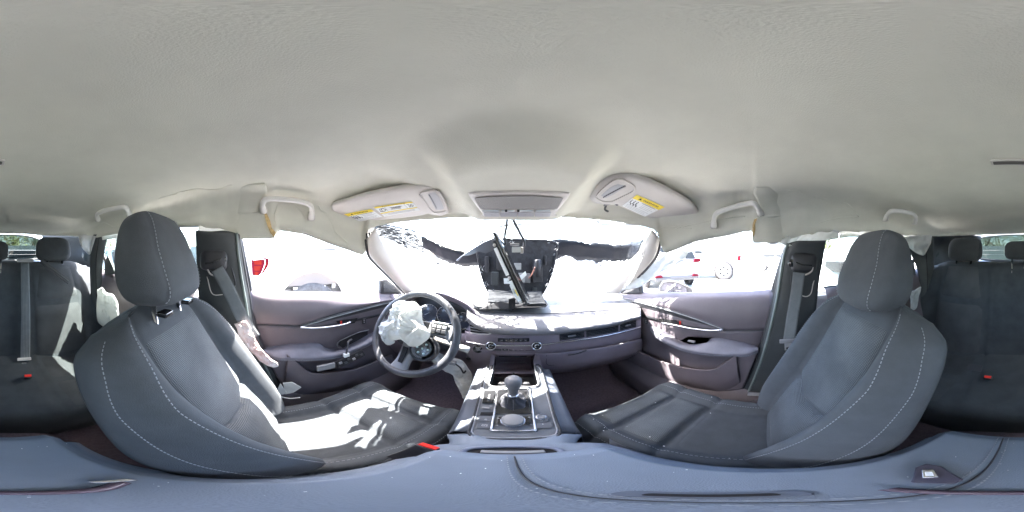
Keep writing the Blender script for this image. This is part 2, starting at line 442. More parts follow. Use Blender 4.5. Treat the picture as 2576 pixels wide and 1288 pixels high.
mk('ceiling_cloth', v, [q[::-1] for q in f], M_head, hd, solid=.006, offset=-1)
# torn flaps with a raw edge over the front pillars' lining
def flap(pts, inner, name, near=.014):
    # pts: torn edge (s px), inner: matching inner edge following the headliner
    rws = [[HLp(a, b, near+.004*nv((a*.1, b*.1, 0))) for a, b in pts], [HLp(lerp(a[0], b[0], .5), lerp(a[1], b[1], .5), near*.8) for a, b in zip(pts, inner)], [HLp(a, b, -.010) for a, b in inner]]
    rws = [[lerp(p, q, sm(.25, 0, i/(len(pts)-1))*.0) for i, (p, q) in enumerate(zip(r, r))] for r in rws]
    for r, sr_ in zip(rws, (pts, pts, inner)):
        for i in range(len(r)):
            if i == 0: r[i] = r[i]*1.02
    return sheet(name, rws, M_head, hd, 4, 4, solid=.006)
Ledge = [(666, 462), (670, 471), (671, 487), (657, 502), (650, 520), (650, 533), (664, 536), (669, 549), (675, 573), (690, 588), (692, 600)]
flap(Ledge, [(600-i*3, b+2) for i, (a, b) in enumerate(Ledge)], 'torn_flap')
Redge = [(1900, 472), (1896, 485), (1904, 500), (1908, 515), (1920, 538), (1918, 545), (1901, 548), (1895, 565), (1896, 580), (1892, 598), (1897, 611)]
flap(Redge, [(1960+i*2, b-2) for i, (a, b) in enumerate(Redge)], 'torn_flap')
for pl in ([(664, 534), (672, 538), (680, 556), (684, 574), (694, 585), (690, 596), (680, 586), (672, 566), (667, 548)],
           [(1905, 549), (1900, 563), (1900, 578), (1897, 592), (1892, 596), (1893, 580), (1893, 566), (1897, 552)]):
    pts = [HLp(a, b, .02+.004*random.random()) for a, b in pl]
    prism('exposed_foam', pts, pts[0].normalized()*.010, M_foam, hd, label='torn edge of tan foam') if False else prism('exposed_foam', pts, pts[0].normalized()*.010, M_foam, hd)
# thin creases and tears in the cloth
cr = []
for pl in ([(730, 500), (765, 545), (770, 580)], [(800, 520), (830, 550), (845, 585), (872, 610), (880, 630)], [(585, 465), (540, 478), (490, 476), (440, 488), (400, 500)],
           [(1700, 575), (1760, 560), (1800, 553), (1875, 543)], [(1930, 478), (2000, 480), (2050, 495), (2130, 512), (2160, 545)], [(2060, 560), (2110, 548), (2160, 545)],
           [(330, 545), (290, 570), (260, 560), (235, 585)], [(1650, 578), (1672, 572), (1700, 570), (1740, 575)], [(700, 512), (690, 545), (700, 570)]):
    pp = crom([HLp(a, b, .0015) for a, b in pl], 8); pp = [p+V((nv(p, 40), nv(p, 40, 3), nv(p, 40, 5)))*.004 for p in pp]
    cr.append(tubeg(pp, [.0012+.002*abs(nv(p, 30)) for p in pp], 6))
for g_ in cr: mk('crease_ridge', g_[0], g_[1], M_head, hd)
# outer roof skin over the headliner
rows = []
for t in [.01, .3, .6, .8, .9, .96, 1.0]:
    rows.append([])
    for j in range(120):
        sx = 2576*j/120; r, zb = HBnd(sx); a = (sx-1288)*K; rr = r*1.035+.01
        z = zb+(.31-zb)*(1-t**4.2)**(1/4.2)+.012*(1-t)
        rows[-1].append(V((sin(a)*rr*t, cos(a)*rr*t, z+.008)))
v, f = gridg(rows, True); f.append(tuple(range(120))[::-1])
body = thing('car_body', 'white painted body shell of the wrecked car around the cabin', 'car body', (0.02, 0, -1.2))
mk('roof_skin', v, f, M_white, body, solid=.004)
# lower shell
X0 = .02
for s in (-1, 1):
    for (a, b, nm) in ((-1.05, -.16, 'rear_door_skin'), (-.155, .92, 'front_door_skin'), (-2.0, -1.055, 'quarter_skin'), (.925, 2.0, 'front_wing')):
        top = -.19 if nm != 'quarter_skin' else -.10
        rows = [[V((X0+s*.80, a, top-.015)), V((X0+s*.80, (a+b)/2, top-.025)), V((X0+s*.80, b, top-.045*(b > .5)-.02))],
                [V((X0+s*.84, a, top-.12)), V((X0+s*.85, (a+b)/2, top-.12)), V((X0+s*.84, b, top-.14))],
                [V((X0+s*.87, a, -.6)), V((X0+s*.88, (a+b)/2, -.6)), V((X0+s*.87, b, -.6))],
                [V((X0+s*.83, a, -1.0)), V((X0+s*.83, (a+b)/2, -1.0)), V((X0+s*.83, b, -1.0))]]
        if nm in ('front_wing',) : 
            rows = rows[1:]
        sheet(nm, rows, M_white, body, 3, 3, solid=.003)
rows = [[V((-.80, 1.42, -.36)), V((0.02, 1.46, -.32)), V((.84, 1.42, -.36))], [V((-.82, 1.9, -.40)), V((.02, 1.95, -.35)), V((.86, 1.9, -.40))], [V((-.72, 2.3, -.55)), V((.02, 2.42, -.5)), V((.76, 2.3, -.55))], [V((-.72, 2.34, -.95)), V((.02, 2.48, -.95)), V((.76, 2.34, -.95))]]
sheet('bonnet', rows, M_white, body, 5, 5, solid=.004)
box('floor_pan', (.02, .1, -1.03), (.83, 2.0, .02), M_blk, body)
box('firewall', (.02, 1.36, -.7), (.82, .02, .33), M_blk, body)
# interior floor
fl = mk('floor', *gridg([[V((x*.2+.02, y*.2-.2, -.97+.006*nv((x, y, 0), .9))) for x in range(-4, 5)] for y in range(-8, 9)]), M_carp, None); fl['kind'] = 'structure'
# tunnel + firewall carpet
fc = thing('footwell_carpet', 'dark carpet rising over the centre tunnel and the toe board under the dashboard', 'carpet', (.02, .7, -.97))
rows = [[V((x, y, z)) for x in (-.72, -.4, -.17, -.13, .17, .21, .45, .76)] for y, z in ((.62, -.955), (.8, -.94), (1.0, -.80), (1.12, -.6), (1.14, -.38))]
for r in rows:
    for p in r: p.z += .0
sheet('toe_board', rows, M_carp, fc, 2, 4)
rows = [[V((.02+x, y, z)) for x, z in ((-.19, -.96), (-.15, -.80), (-.08, -.74), (.08, -.74), (.15, -.80), (.19, -.96))] for y in (-1.0, -.5, 0, .5, 1.1)]
sheet('tunnel', rows, M_carp, fc, 3, 2)
# ---------------------------------------------------------------- front seats
def back_pt(u, h, side=0, off=0.0):
    """surface of the backrest, local seat coordinates. u across -1..1, h 0..1 ; side 0 front 1 back"""
    w_ = cinterp([0, .12, .35, .6, .75, .86, .94, 1.0], [.200, .222, .231, .232, .236, .236, .226, .185], h)
    thick = cinterp([0, .5, .8, .93, 1.0], [.075, .068, .06, .052, .03], h)
    H = .625
    rnd = (1-abs(u)**3.2)**(1/3.2) if abs(u) < 1 else 0
    rec = radians(19+5*h)
    bol = cinterp([0, .15, .4, .65, .85, 1], [.045, .065, .07, .066, .05, .02], h)
    q = bol*(sm(.46, .74, abs(u))-.75*sm(.78, 1.0, abs(u)))
    x = u*w_
    if side == 0: n = thick*rnd+q-.02*sm(.35, 1, 1-h)*0-.012*gs(abs(u), .53, .03)
    else: n = -thick*.75*rnd+q*.3
    # top drop at the shoulders
    zz = h*H-.030*sm(.45, 1.0, abs(u))*sm(.6, 1, h)
    if side == 0:
        n -= .020*gs(h, .355+.10*abs(u), .018)*(1-sm(.5, .56, abs(u)))
        n += .012*gs(h, .25, .12)*(1-sm(.3, .6, abs(u)))
    n += off
    U = V((0, -sin(rec), cos(rec))); N = V((0, cos(rec), sin(rec)))
    base = V((0, -.050, .02))
    return base+V((x, 0, 0))+U*zz+N*n
def cush_pt(u, s, off=0.0):
    """cushion top. s 0..1 back to front (curling down)"""
    y = cinterp([0, .3, .6, .8, .9, 1.0], [-.06, .14, .34, .455, .487, .475], s)
    z = cinterp([0, .3, .6, .74, .84, .92, 1.0], [-.015, -.01, .010, .008, -.022, -.075, -.15], s)
    w_ = cinterp([0, .4, .75, .9, 1.0], [.198, .220, .236, .224, .205], s)
    au = abs(u)
    z += (.038*sm(.5, .78, au)-.0)*(1-sm(.75, .95, s))
    z -= .055*sm(.80, 1.0, au)**1.5
    y -= .05*sm(.5, 1, au)**2*sm(.6, .9, s)
    z -= .008*gs(au, .60, .03)*(1-sm(.75, .85, s))
    z -= .018*(gs(s, .34+.08*(1-u*u), .013)+gs(s, .57+.06*(1-u*u), .013))-(.015*gs(s, .48, .09)+.014*gs(s, .70, .08))*(1-sm(.5, .7, au))*(1-sm(.56, .62, au))
    return V((u*w_, y, z+off))
def make_headrest(parent, hh=(.123, .066, .112), c=(0, -.25, .72), m=None, rear=False):
    m = m or M_fab
    def tp(x, y, z):
        k = 1-.13*sm(-.3, 1, z)-.08*sm(-.3, -1, z) if not rear else 1-.05*sm(.2, 1, z)
        return x*k, y*(1-.35*sm(-.2, 1, z))
    def dp(p):
        d = 0
        if not rear:
            a = abs(p.x)/hh[0]
            front = sm(0, .6, p.y/hh[1])
            d = -.0035*gs(a, .70-.12*sm(0, 1, p.z/hh[2]), .035)
            return V((p.x*d*6, p.y*d*14-.02*sm(.2, 1, p.z/hh[2])*0+.018*sm(.2, -1, p.z/hh[2])*front, 0))
        return V((0, 0, .004*nv(p, 12)))
    ax = (V((1, 0, 0)), V((0, cos(.16), sin(.16))), V((0, -sin(.16), cos(.16))))
    v, f = superg(c, hh, (.58, .50) if not rear else (.5, .5), tp, 72, 40, ax, dp)
    hr = mk('headrest', v, f, m, parent)
    C_ = V(c)
    for s in (-1, 1):
        x = s*hh[0]*.45
        v, f = tubeg([C_+V((x, .02, -hh[2]*.8)), C_+V((x, .045, -hh[2]*.8-.09-(.0 if rear else .05))), C_+V((x, .05, -hh[2]-.16))], .0065, 12)
        mk('post', v, f, M_chr, hr)
    if not rear:
        for s in (-1, 1):
            path = []
            for k in range(46):
                z = .93-1.83*k/45
                a = .70-.12*sm(0, 1, z)
                # locate surface: superellipsoid front
                cz = (1-abs(z)**(2/.50))**(.50/2) if abs(z) < 1 else 0
                kx = 1-.13*sm(-.3, 1, z)-.08*sm(-.3, -1, z)
                X_ = min(.97, a)
                yy = cz*(max(0, 1-(min(.999, X_/max(.01, cz*1))**(2/.58))))**(.58/2)*(1-.35*sm(-.2, 1, z))
                p = V((s*X_*kx*hh[0]*1.0, yy*hh[1]+.0015+.018*sm(.2, -1, z)*sm(0, .6, yy), z*hh[2]))
                P = C_+ax[0]*p.x+ax[1]*p.y+ax[2]*p.z
                if X_ < cz*.99: path.append((P, (ax[0]*s*.5+ax[1]).normalized()))
            if len(path) > 4:
                v, f = stitches(path, .0050, .0036, .0006); mk('stitching', v, f, M_stitch, hr, kind='stuff', smooth=False)
    return hr
def make_seat(loc, label, head_up, name='front_seat'):
    root = thing(name, label, 'car seat', loc, 'front seats either side of the centre console')
    L = V(loc); W = lambda rows: [[p+L for p in r] for r in rows]
    # backrest closed loft
    us = [-1, -.985, -.95, -.9, -.84, -.78, -.72, -.66, -.6, -.56, -.53, -.5, -.44, -.35, -.25, -.12, 0, .12, .25, .35, .44, .5, .53, .56, .6, .66, .72, .78, .84, .9, .95, .985, 1]
    ub = [.97, .9, .7, .4, 0, -.4, -.7, -.9, -.97]
    hs = [i/52 for i in range(53)]
    rows = [[back_pt(u, h) for u in us]+[back_pt(u, h, 1) for u in ub] for h in hs]
    for k, g in enumerate((.6, .25, .02)):
        mid = back_pt(0, 1, 0)*.5+back_pt(0, 1, 1)*.5
        rows.append([mid+(p-mid)*g+V((0, -.004, .011))*(k+1)*.55 for p in rows[52]])
    v, f = gridg(W(rows), True)
    mk('backrest', v, f, M_fab, root)
    # insert panels of mesh cloth: lower and upper
    def ins_rows(a, b, n, nm):
        rr = []
        for i in range(n+1):
            r = []
            for j in range(33):
                u = -.52+1.04*j/32
                h0 = a if a < .1 else a+.10*abs(u)-.01
                h1 = b+.10*abs(u)+.01 if b < .5 else b
                h = h0+(h1-h0)*i/n
                e = min(j, 32-j)/2.5; e2 = min(i, n-i)/2
                o = .0065*min(1, e)*min(1, e2)-.003
                r.append(back_pt(u, h, 0, o))
            rr.append(r)
        rr = W(rr); v, f = gridg(rr); mk(nm, v, f, M_ins, root, uvs=guv(rr))
    ins_rows(.02, .345, 20, 'lower_back_insert'); ins_rows(.375, .90, 34, 'upper_back_insert')
    st = []
    for s in (-1, 1):
        for uu, ps in ((.80, 0), (.955, 0)):
            path = []
            for k in range(60):
                h = .04+.94*k/59; a = uu-(.16 if uu < .9 else .05)*sm(.7, 1, h)
                p = back_pt(s*a, h, 0, .0012)
                n = (back_pt(s*a, h, 0, .01)-back_pt(s*a, h, 0, 0)).normalized()
                if uu > .9: n = (n+V((s, 0, 0))*1.2).normalized()
                path.append((p+L, n))
            st.append(stitches(path, .0050, .0036, .0006))
    v, f = join(*st); mk('stitching', v, f, M_stitch, root, kind='stuff', smooth=False)
    # cushion
    cu = [-1, -.97, -.92, -.86, -.8, -.74, -.68, -.64, -.61, -.58, -.54, -.45, -.3, -.15, 0, .15, .3, .45, .54, .58, .61, .64, .68, .74, .8, .86, .92, .97, 1]
    rows = []
    for i in range(61):
        s = i/60; r = [cush_pt(u, s) for u in cu]
        side = [r[-1]+V((.004, 0, -.03)), r[-1]+V((.004, -.01*sm(.8, 1, s), -.07)), r[-1]+V((-.01, -.02*sm(.8, 1, s), -.11))]
        sid2 = [r[0]+V((.01, -.02*sm(.8, 1, s), -.11)), r[0]+V((-.004, -.01*sm(.8, 1, s), -.07)), r[0]+V((-.004, 0, -.03))]
        if s > .8:
            for p in side+sid2: p.z = max(p.z, -.20)
        rows.append(sid2+r+side)
    last = rows[-1]; rows.append([V((p.x*.9, p.y-.05, -.21)) for p in last])
    v, f = gridg(W(rows)); mk('cushion', v, f, M_fab, root)
    def cins(a, b, n, nm, m=None):
        rr = []
        for i in range(n+1):
            r = []
            for j in range(33):
                u = -.585+1.17*j/32
                c = (1-u*u)
                h0 = a if a < .1 else a+(.08 if a < .5 else .06)*c+.012
                h1 = b+(.08 if b < .5 else .06)*c-.012 if b < .7 else b
                s = h0+(h1-h0)*i/n
                e = min(j, 32-j)/2.5; e2 = min(i, n-i)/2
                o = .007*min(1, e)*min(1, e2)-.003
                r.append(cush_pt(u, s, o))
            rr.append(r)
        rr = W(rr); v, f = gridg(rr); mk(nm, v, f, m or M_ins, root, uvs=guv(rr))
    cins(.08, .34, 14, 'rear_cushion_insert', M_fab); cins(.34, .57, 16, 'middle_cushion_insert'); cins(.57, .80, 18, 'front_cushion_insert')
    st = []
    for s in (-1, 1):
        for uu in (.70, .90):
            path = [(cush_pt(s*(uu), .12+.74*k/50, .0012)+L, V((s*.5*(uu > .8), 0, 1)).normalized()) for k in range(51)]
            st.append(stitches(path, .0050, .0036, .0006))
    v, f = join(*st); mk('cushion_stitching', v, f, M_stitch, root, kind='stuff', smooth=False)
    hr = make_headrest(root, c=L+V((0, -.270, .690+head_up)))
    for s in (-1, 1):
        box('headrest_guide', L+V((s*.056, -.215, .60)), (.016, .012, .006), M_gl, root, bevel=.003)
    # side valance & base
    for s in (-1, 1):
        rows = [[L+V((s*.205, y, z)) for y in (-.12, .1, .3, .42)] for z in (-.10, -.16, -.20)]
        sheet('side_valance', rows, M_blk, root, 3, 2, solid=.01)
        box('seat_rail', L+V((s*.17, .12, -.235)), (.015, .27, .012), M_blk, root, bevel=.002)
    return root
seatL = make_seat((-.345, .035, -.725), 'dark cloth driver seat with sunlit cushion and raised headrest behind the steering wheel', .030)
seatR = make_seat((.378, -.018, -.725), 'dark cloth passenger seat in shade with low headrest and intact cushion', -.005)
# ---------------------------------------------------------------- rear bench
rb = thing('rear_seat', 'dark cloth rear bench seat across the back of the cabin under three headrests', 'rear seat', (.02, -.7, -.65))
def rback(x, h, off=0):
    # backrest of rear bench, x about the car axis
    y = -.86-.15*h; z = -.64+.60*h
    ax = abs(x)
    b = .03*gs(ax, .37, .17)*(.4+.6*sm(1, .7, h))
    y += b-.035*0
    y += .06*sm(.56, .68, ax)*(1-h)
    z -= .05*sm(.50, .68, ax)*sm(.7, 1, h)
    y -= .010*(gs(ax, .205, .01)+gs(ax, .54, .012))
    y -= .03*sm(.93, 1, h)**2
    return V((x+.02, y+off*.95, z+off*.25))
rows = [[rback(-.68+1.36*j/80, i/30) for j in range(81)] for i in range(31)]
rows.append([p+V((0, -.03, .004)) for p in rows[-1]]); rows.append([p+V((0, -.10, -.01)) for p in rows[-1]]); rows.append([p+V((0, -.02, -.3)) for p in rows[-1]])
v, f = gridg(rows); mk('backrest', v, f, M_fabr, rb, uvs=guv(rows))
def rins(parent, fn, x0, x1, h0, h1, nm, m, nx=20, nh=14, p=.010, wf=None):
    rr = []
    for i in range(nh+1):
        r = []
        for j in range(nx+1):
            h = h0+(h1-h0)*i/nh; k = wf(h) if wf else 1; xm = (x0+x1)/2
            x = xm+(lerp(x0, x1, j/nx)-xm)*k
            e = min(1, min(j, nx-j)/2.5)*min(1, min(i, nh-i)/2)
            r.append(fn(x, h, p*e-.004))
        rr.append(r)
    v, f = gridg(rr); mk(nm, v, f, m, parent, uvs=guv(rr))
wf = lambda h: 1-.30*sm(.45, 1, h)
for s in (-1, 1):
    rins(rb, rback, s*.37-.165, s*.37+.165, .02, .60, 'lower_back_insert', M_insR, wf=wf)
    rins(rb, rback, s*.37-.165, s*.37+.165, .61, .97, 'upper_back_insert', M_insR, wf=wf)
rins(rb, rback, -.19, .19, .02, .97, 'centre_back_insert', M_fabr, p=.006)
def rcush(x, s, off=0):
    y = cinterp([0, .3, .7, .88, 1], [-.90, -.75, -.48, -.40, -.385], s)
    z = cinterp([0, .3, .7, .86, .94, 1.0], [-.60, -.615, -.60, -.62, -.68, -.76], s)
    ax = abs(x)
    z -= .02*gs(ax, .37, .14)*(1-sm(.6, .9, s)); z -= .008*gs(ax, .19, .008)
    z -= .05*sm(.6, .68, ax)
    return V((x+.02, y, z+off))
rows = [[rcush(-.68+1.36*j/80, i/36) for j in range(81)] for i in range(37)]
rows.append([p+V((0, -.06, -.14)) for p in rows[-1]])
v, f = gridg(rows); mk('cushion', v, f, M_fabr, rb, uvs=guv(rows))
for s in (-1, 1):
    rins(rb, rcush, s*.38-.17, s*.38+.17, .12, .5, 'cushion_insert', M_insR, p=.008)
    rins(rb, rcush, s*.38-.17, s*.38+.17, .51, .86, 'cushion_insert', M_insR, p=.008)
for x, hh, zc in ((-.375, (.118, .05, .082), .045), (.375, (.118, .05, .082), .045), (.015, (.088, .045, .060), .035)):
    make_headrest(rb, hh, (x+.02, -1.045, zc), M_fabr, True)
# lower trim band with child-seat anchors
for i, (a, b) in enumerate(((93, 920), (212, 897), (2465, 918), (2300, 900))):
    p = PY(a, b, -.815); X, Y, N = frame3((0, .8, .5))
    an = rplate('anchor_cover', p, .024, .03, .006, .006, X, Y, M_grey, rb, bevel=.001)
    rplate('anchor_slot', p+N*.0065-Y*.012, .007, .008, .002, .002, X, Y, M_dk, an)
    rplate('anchor_symbol', p+N*.0065+Y*.010, .006, .005, .003, .001, X, Y, M_icon, an)
# ---------------------------------------------------------------- dashboard
da = thing('dashboard', 'dark dashboard with sunlit pad, instrument binnacle and an open hole where the display was', 'dashboard', (.02, .9, -.6))
# upper pad right of the binnacle: rows = windshield base .. crease
ST = [1175, 1195, 1225, 1260, 1300, 1360, 1420, 1480, 1540, 1585, 1612]
zc = {}
cre = [768, 777, 783, 786, 788, 788, 786, 783, 779, 775, 773]     # crease
bot = [800, 818, 831, 836, 838, 838, 834, 826, 816, 803, 796]     # lower edge of the sunlit face
yc = [.80, .79, .78, .775, .77, .77, .765, .76, .75, .735, .72]
top = [744, 742, 741, 740, 740, 740, 740, 740, 740, 741, 742]
yt = [1.20, 1.25, 1.28, 1.30, 1.31, 1.31, 1.30, 1.27, 1.2, 1.02, .92]
def dtop(i, t): 
    a = PY(ST[i], cre[i], yc[i]); b = PY(ST[i], top[i], yt[i]); p = lerp(a, b, t); p.z += .012*sin(pi*t)
    return p
rows = [[dtop(i, t) for i in range(len(ST))] for t in (1, .75, .5, .25, .10, .03, 0)]
rows += [[PY(ST[i], cre[i]+2, yc[i]-.004) for i in range(len(ST))], [PY(ST[i], lerp(cre[i], bot[i], .35), yc[i]-.045) for i in range(len(ST))],
         [PY(ST[i], lerp(cre[i], bot[i], .8), yc[i]-.098) for i in range(len(ST))], [PY(ST[i], bot[i], yc[i]-.108) for i in range(len(ST))],
         [PY(ST[i], bot[i]+4, yc[i]-.100) for i in range(len(ST))], [PY(ST[i], bot[i]+5, yc[i]-.05) for i in range(len(ST))]]
pad = sheet('dash_pad', rows, M_dash, da, 5, 3, solid=.004)
# crease seam
tube('seam', [PY(ST[i], cre[i]+1, yc[i]-.004) for i in range(len(ST))], .0022, M_blk, pad, seg=6)
# tray hole where the display stood
hole = [PY(a, b, y) for a, b, y in ((1190, 762, .86), (1235, 752, .95), (1330, 752, .95), (1370, 757, .90), (1378, 770, .80), (1372, 776, .765), (1200, 776, .765), (1188, 770, .80))]
prism('display_opening', [p+V((0, 0, .006)) for p in hole], V((0, 0, .004)), M_dk, da)
# speckled insulation sheet standing in the opening
q = [PY(1227, 736, .93), PY(1362, 740, .93), PY(1373, 773, .775), PY(1228, 767, .80)]
M_ins2 = mat('speckled_felt', (.016, .018, .022), .95, bump=.6, bscale=300, var=.5, vscale=120)  # shade over the opening is put into this darkened felt colour
prism('felt_panel', [p+V((0, 0, .012)) for p in q], V((0, 0, .006)), M_ins2, da)
# trim band below the pad
S2 = [1170, 1200, 1240, 1290, 1350, 1400, 1450, 1500, 1550, 1590, 1612]
b0 = [838, 842, 841, 842, 843, 840, 834, 826, 816, 806, 800]
s0 = [858, 864, 868, 869, 868, 862, 855, 848, 838, 828, 822]      # silver strip
e0 = [880, 885, 886, 887, 888, 886, 880, 874, 866, 856, 850]
yb = [.72, .70, .69, .685, .685, .685, .68, .675, .67, .665, .66]
rows = [[PY(S2[i], b0[i]-6, yb[i]+.02) for i in range(11)], [PY(S2[i], b0[i], yb[i]+.006) for i in range(11)], [PY(S2[i], s0[i]-3, yb[i]) for i in range(11)], [PY(S2[i], s0[i]+4, yb[i]) for i in range(11)],
        [PY(S2[i], lerp(s0[i], e0[i], .7), yb[i]+.002) for i in range(11)], [PY(S2[i], e0[i], yb[i]+.012) for i in range(11)]]
band = sheet('trim_band', rows, M_dashl, da, 5, 3, solid=.004)
tube('silver_strip', [PY(S2[i], s0[i], yb[i]-.006) for i in range(11)], .0055, M_chr, da, seg=8, flat=.6)
# passenger vents
def ventbox(a0, a1, n, nm, tab=True):
    vt = None
    for k in range(n):
        t = (k+.5)/n
        pts = []
        for a in [a0+(a1-a0)*j/8 for j in range(9)]:
            i0 = interp(S2, b0, a)+2; i1 = interp(S2, s0, a)-5; yy = interp(S2, yb, a)
            pts.append(PY(a, lerp(i0, i1, t), yy-.002))
        v, f = tubeg(pts, .0032, 6, flat=.5)
        if vt is None:
            cav = [PY(a, interp(S2, b0, a)+1, interp(S2, yb, a)-.001) for a in (a0, (a0+a1)/2, a1)]; cav2 = [PY(a, interp(S2, s0, a)-4, interp(S2, yb, a)-.001) for a in (a0, (a0+a1)/2, a1)]
            vt = sheet(nm, [cav, [(p+q)/2+V((0, .0005, 0)) for p, q in zip(cav, cav2)], cav2], M_dk, da, 3, 2, solid=.002)
        mk('vent_slat', v, f, M_blk, vt)
    if tab:
        a = (a0+a1)/2; p = PY(a, (interp(S2, b0, a)+interp(S2, s0, a))/2-1, interp(S2, yb, a)-.008)
        box('vent_tab', p, (.018, .004, .0035), M_grey, vt, bevel=.001)
ventbox(1408, 1470, 4, 'side_vent'); ventbox(1475, 1555, 4, 'dummy_vent', False); ventbox(1560, 1600, 4, 'end_vent')
# climate controls
for a, b in ((1236, 868), (1349, 868)):
    p = PY(a, b, .682); lathe('climate_knob', p, (0, -1, .25), [(.022, 0), (.0225, .012), (.021, .018), (.018, .019), (.0175, .014), (0, .0135)], M_chr, da)
    lathe('knob_face', p+V((0, -.0150, .004)), (0, -1, .25), [(.0170, 0), (.017, .0015), (0, .0018)], M_gl, da)
    tube('knob_symbol', [p+V((.009*cos(t), -.0185, .009*sin(t)+.004)) for t in (0.5, 1.3, 2.2, 3.4, 4.4)], .0009, M_icon, da, seg=5, s=3)
Xd, Yd, Nd = V((1, 0, 0)), V((0, -.12, 1)).normalized(), V((0, -1, -.12)).normalized()
box('climate_panel', PY(1292, 856, .684), (.066, .002, .010), M_gl, da, bevel=.001)
for k in range(6):
    a = 1262+k*12; p = PY(a, 856, .6795)
    b_ = box('climate_button', p, (.0052, .0015, .0075), M_blk, da, bevel=.001)
    tube('button_symbol', [p+V((dx*.001, -.0022, dz*.001)) for dx, dz in ((-3, -2), (-1, 1+k % 3), (1, -1), (3, 2-k % 2))], .0005, M_icon, b_, seg=4, s=2)
for a0, a1, g in ((1240, 1262, ''), (1263, 1279, 'd'), (1280, 1303, 't'), (1304, 1320, 'd'), (1321, 1344, '')):
    p0 = PY(a0, 879, .687); p1 = PY(a1, 879, .687); c = (p0+p1)/2
    b_ = box('lower_button', c, ((p1.x-p0.x)/2-.0006, .003, .0062), M_blk, da, bevel=.001)
    if g == 't':
        tri = [c+V((.0045*cos(t), -.0036, .0045*sin(t)-.001)) for t in (pi/2, pi/2+2.094, pi/2+4.189)]
        tube('hazard_triangle', tri, .0005, M_icon, b_, seg=4, s=1, closed=True)
    elif g:
        tube('button_symbol', [c+V((dx*.001, -.0036, dz*.001)) for dx, dz in ((-4, 0), (-1, 2), (1, 0), (4, 2))], .0005, M_icon, b_, seg=4, s=2)
# start button
p = PY(1203, 877, .695)
lathe('start_button', p, (.25, -1, .3), [(.023, 0), (.023, .004), (.019, .005), (.0185, .003), (.017, .003), (.0165, .006), (0, .0065)], M_gl, da)
x_, y_, n_ = frame3((.25, -1, .3)); text('start_lettering', 'ENGINE\nSTART\nSTOP', p+n_*.0072, x_, y_, .0062, M_icon, da)
# lower dash (glove box side) and centre stack cheeks
rows = [[PY(a, b, y) for a, b, y in ((1345, 889, .70), (1400, 888, .698), (1450, 882, .69), (1500, 876, .685), (1550, 868, .68), (1590, 858, .675), (1615, 852, .67))],
        [PY(a, b, y) for a, b, y in ((1348, 905, .705), (1400, 903, .70), (1450, 898, .69), (1500, 892, .685), (1550, 885, .68), (1590, 878, .68), (1615, 872, .68))],
        [PY(a, b, y) for a, b, y in ((1355, 930, .73), (1400, 928, .72), (1450, 922, .71), (1500, 913, .70), (1550, 902, .70), (1585, 893, .70), (1612, 886, .70))],
        [PY(a, b, y) for a, b, y in ((1358, 940, .80), (1400, 938, .80), (1450, 932, .80), (1500, 922, .80), (1550, 910, .80), (1582, 900, .80), (1610, 892, .8))]]
gb = sheet('glove_box', rows, M_dashl, da, 5, 4, solid=.006)
tube('glove_box_seam', [PY(a, b, y) for a, b, y in ((1375, 893, .697), (1378, 918, .704), (1420, 914, .704), (1480, 905, .695), (1560, 885, .678))], .0013, M_dk, gb, seg=5)
tube('glove_box_handle', [PY(a, b, y) for a, b, y in ((1428, 893, .684), (1450, 890, .68), (1468, 884, .68), (1475, 881, .683))], .005, M_blk, gb, seg=8, flat=.5)
rows = [[PY(a, 880, y) for a, y in ((1145, .76), (1172, .74), (1190, .70), (1215, .69), (1235, .70))], [PY(a, 900, y) for a, y in ((1140, .80), (1168, .77), (1190, .72), (1215, .705), (1240, .71))],
        [PY(a, b, y) for a, b, y in ((1150, 930, .84), (1175, 930, .80), (1195, 925, .75), (1215, 920, .72), (1232, 915, .70))], [PY(a, b, y) for a, b, y in ((1175, 975, .82), (1188, 965, .80), (1200, 955, .74), (1212, 950, .70), (1222, 940, .68))]]
sheet('stack_cheek', rows, M_dashl, da, 4, 4, solid=.005)
rows = [[PY(a, 886, y) for a, y in ((1235, .70), (1290, .695), (1348, .70))], [PY(a, b, y) for a, b, y in ((1241, 892, .70), (1290, 893, .697), (1340, 892, .70))]]
sheet('stack_lip', rows, M_dashl, da, 3, 2, solid=.01)
rows = [[PY(a, 889, y) for a, y in ((1349, .70), (1358, .70), (1372, .71))], [PY(a, b, y) for a, b, y in ((1342, 905, .70), (1356, 905, .70), (1372, 905, .72))], [PY(a, b, y) for a, b, y in ((1345, 925, .68), (1360, 930, .70), (1372, 932, .74))], [PY(a, b, y) for a, b, y in ((1358, 950, .66), (1366, 960, .68), (1374, 968, .74))]]
sheet('stack_cheek', rows, M_dashl, da, 4, 4, solid=.005)
# storage tray behind the cup holders
rows = [[PY(a, 893, .71) for a in (1240, 1290, 1342)], [PY(a, 900, .80) for a in (1248, 1290, 1335)], [PY(a, 925, .80) for a in (1245, 1290, 1338)], [PY(a, 934, .68) for a in (1232, 1290, 1352)], [PY(a, 940, .64) for a in (1230, 1290, 1355)]]
sheet('phone_tray', rows, M_dashl, da, 3, 3)
rows = [[PY(a, 890, .705) for a in (1236, 1242, 1246)], [PY(a, 935, .66) for a in (1224, 1232, 1240)]]
sheet('tray_wall', rows, M_dashl, da, 2, 2, solid=.004)
tube('tray_slot', [PY(1255, 896, .745), PY(1325, 896, .745)], .003, M_gl, da, seg=6, s=1)
tube('tray_edge', [PY(1256, 916, .735), PY(1260, 911, .76), PY(1322, 911, .76), PY(1328, 916, .735)], .0015, M_grey, da, seg=6, s=1)
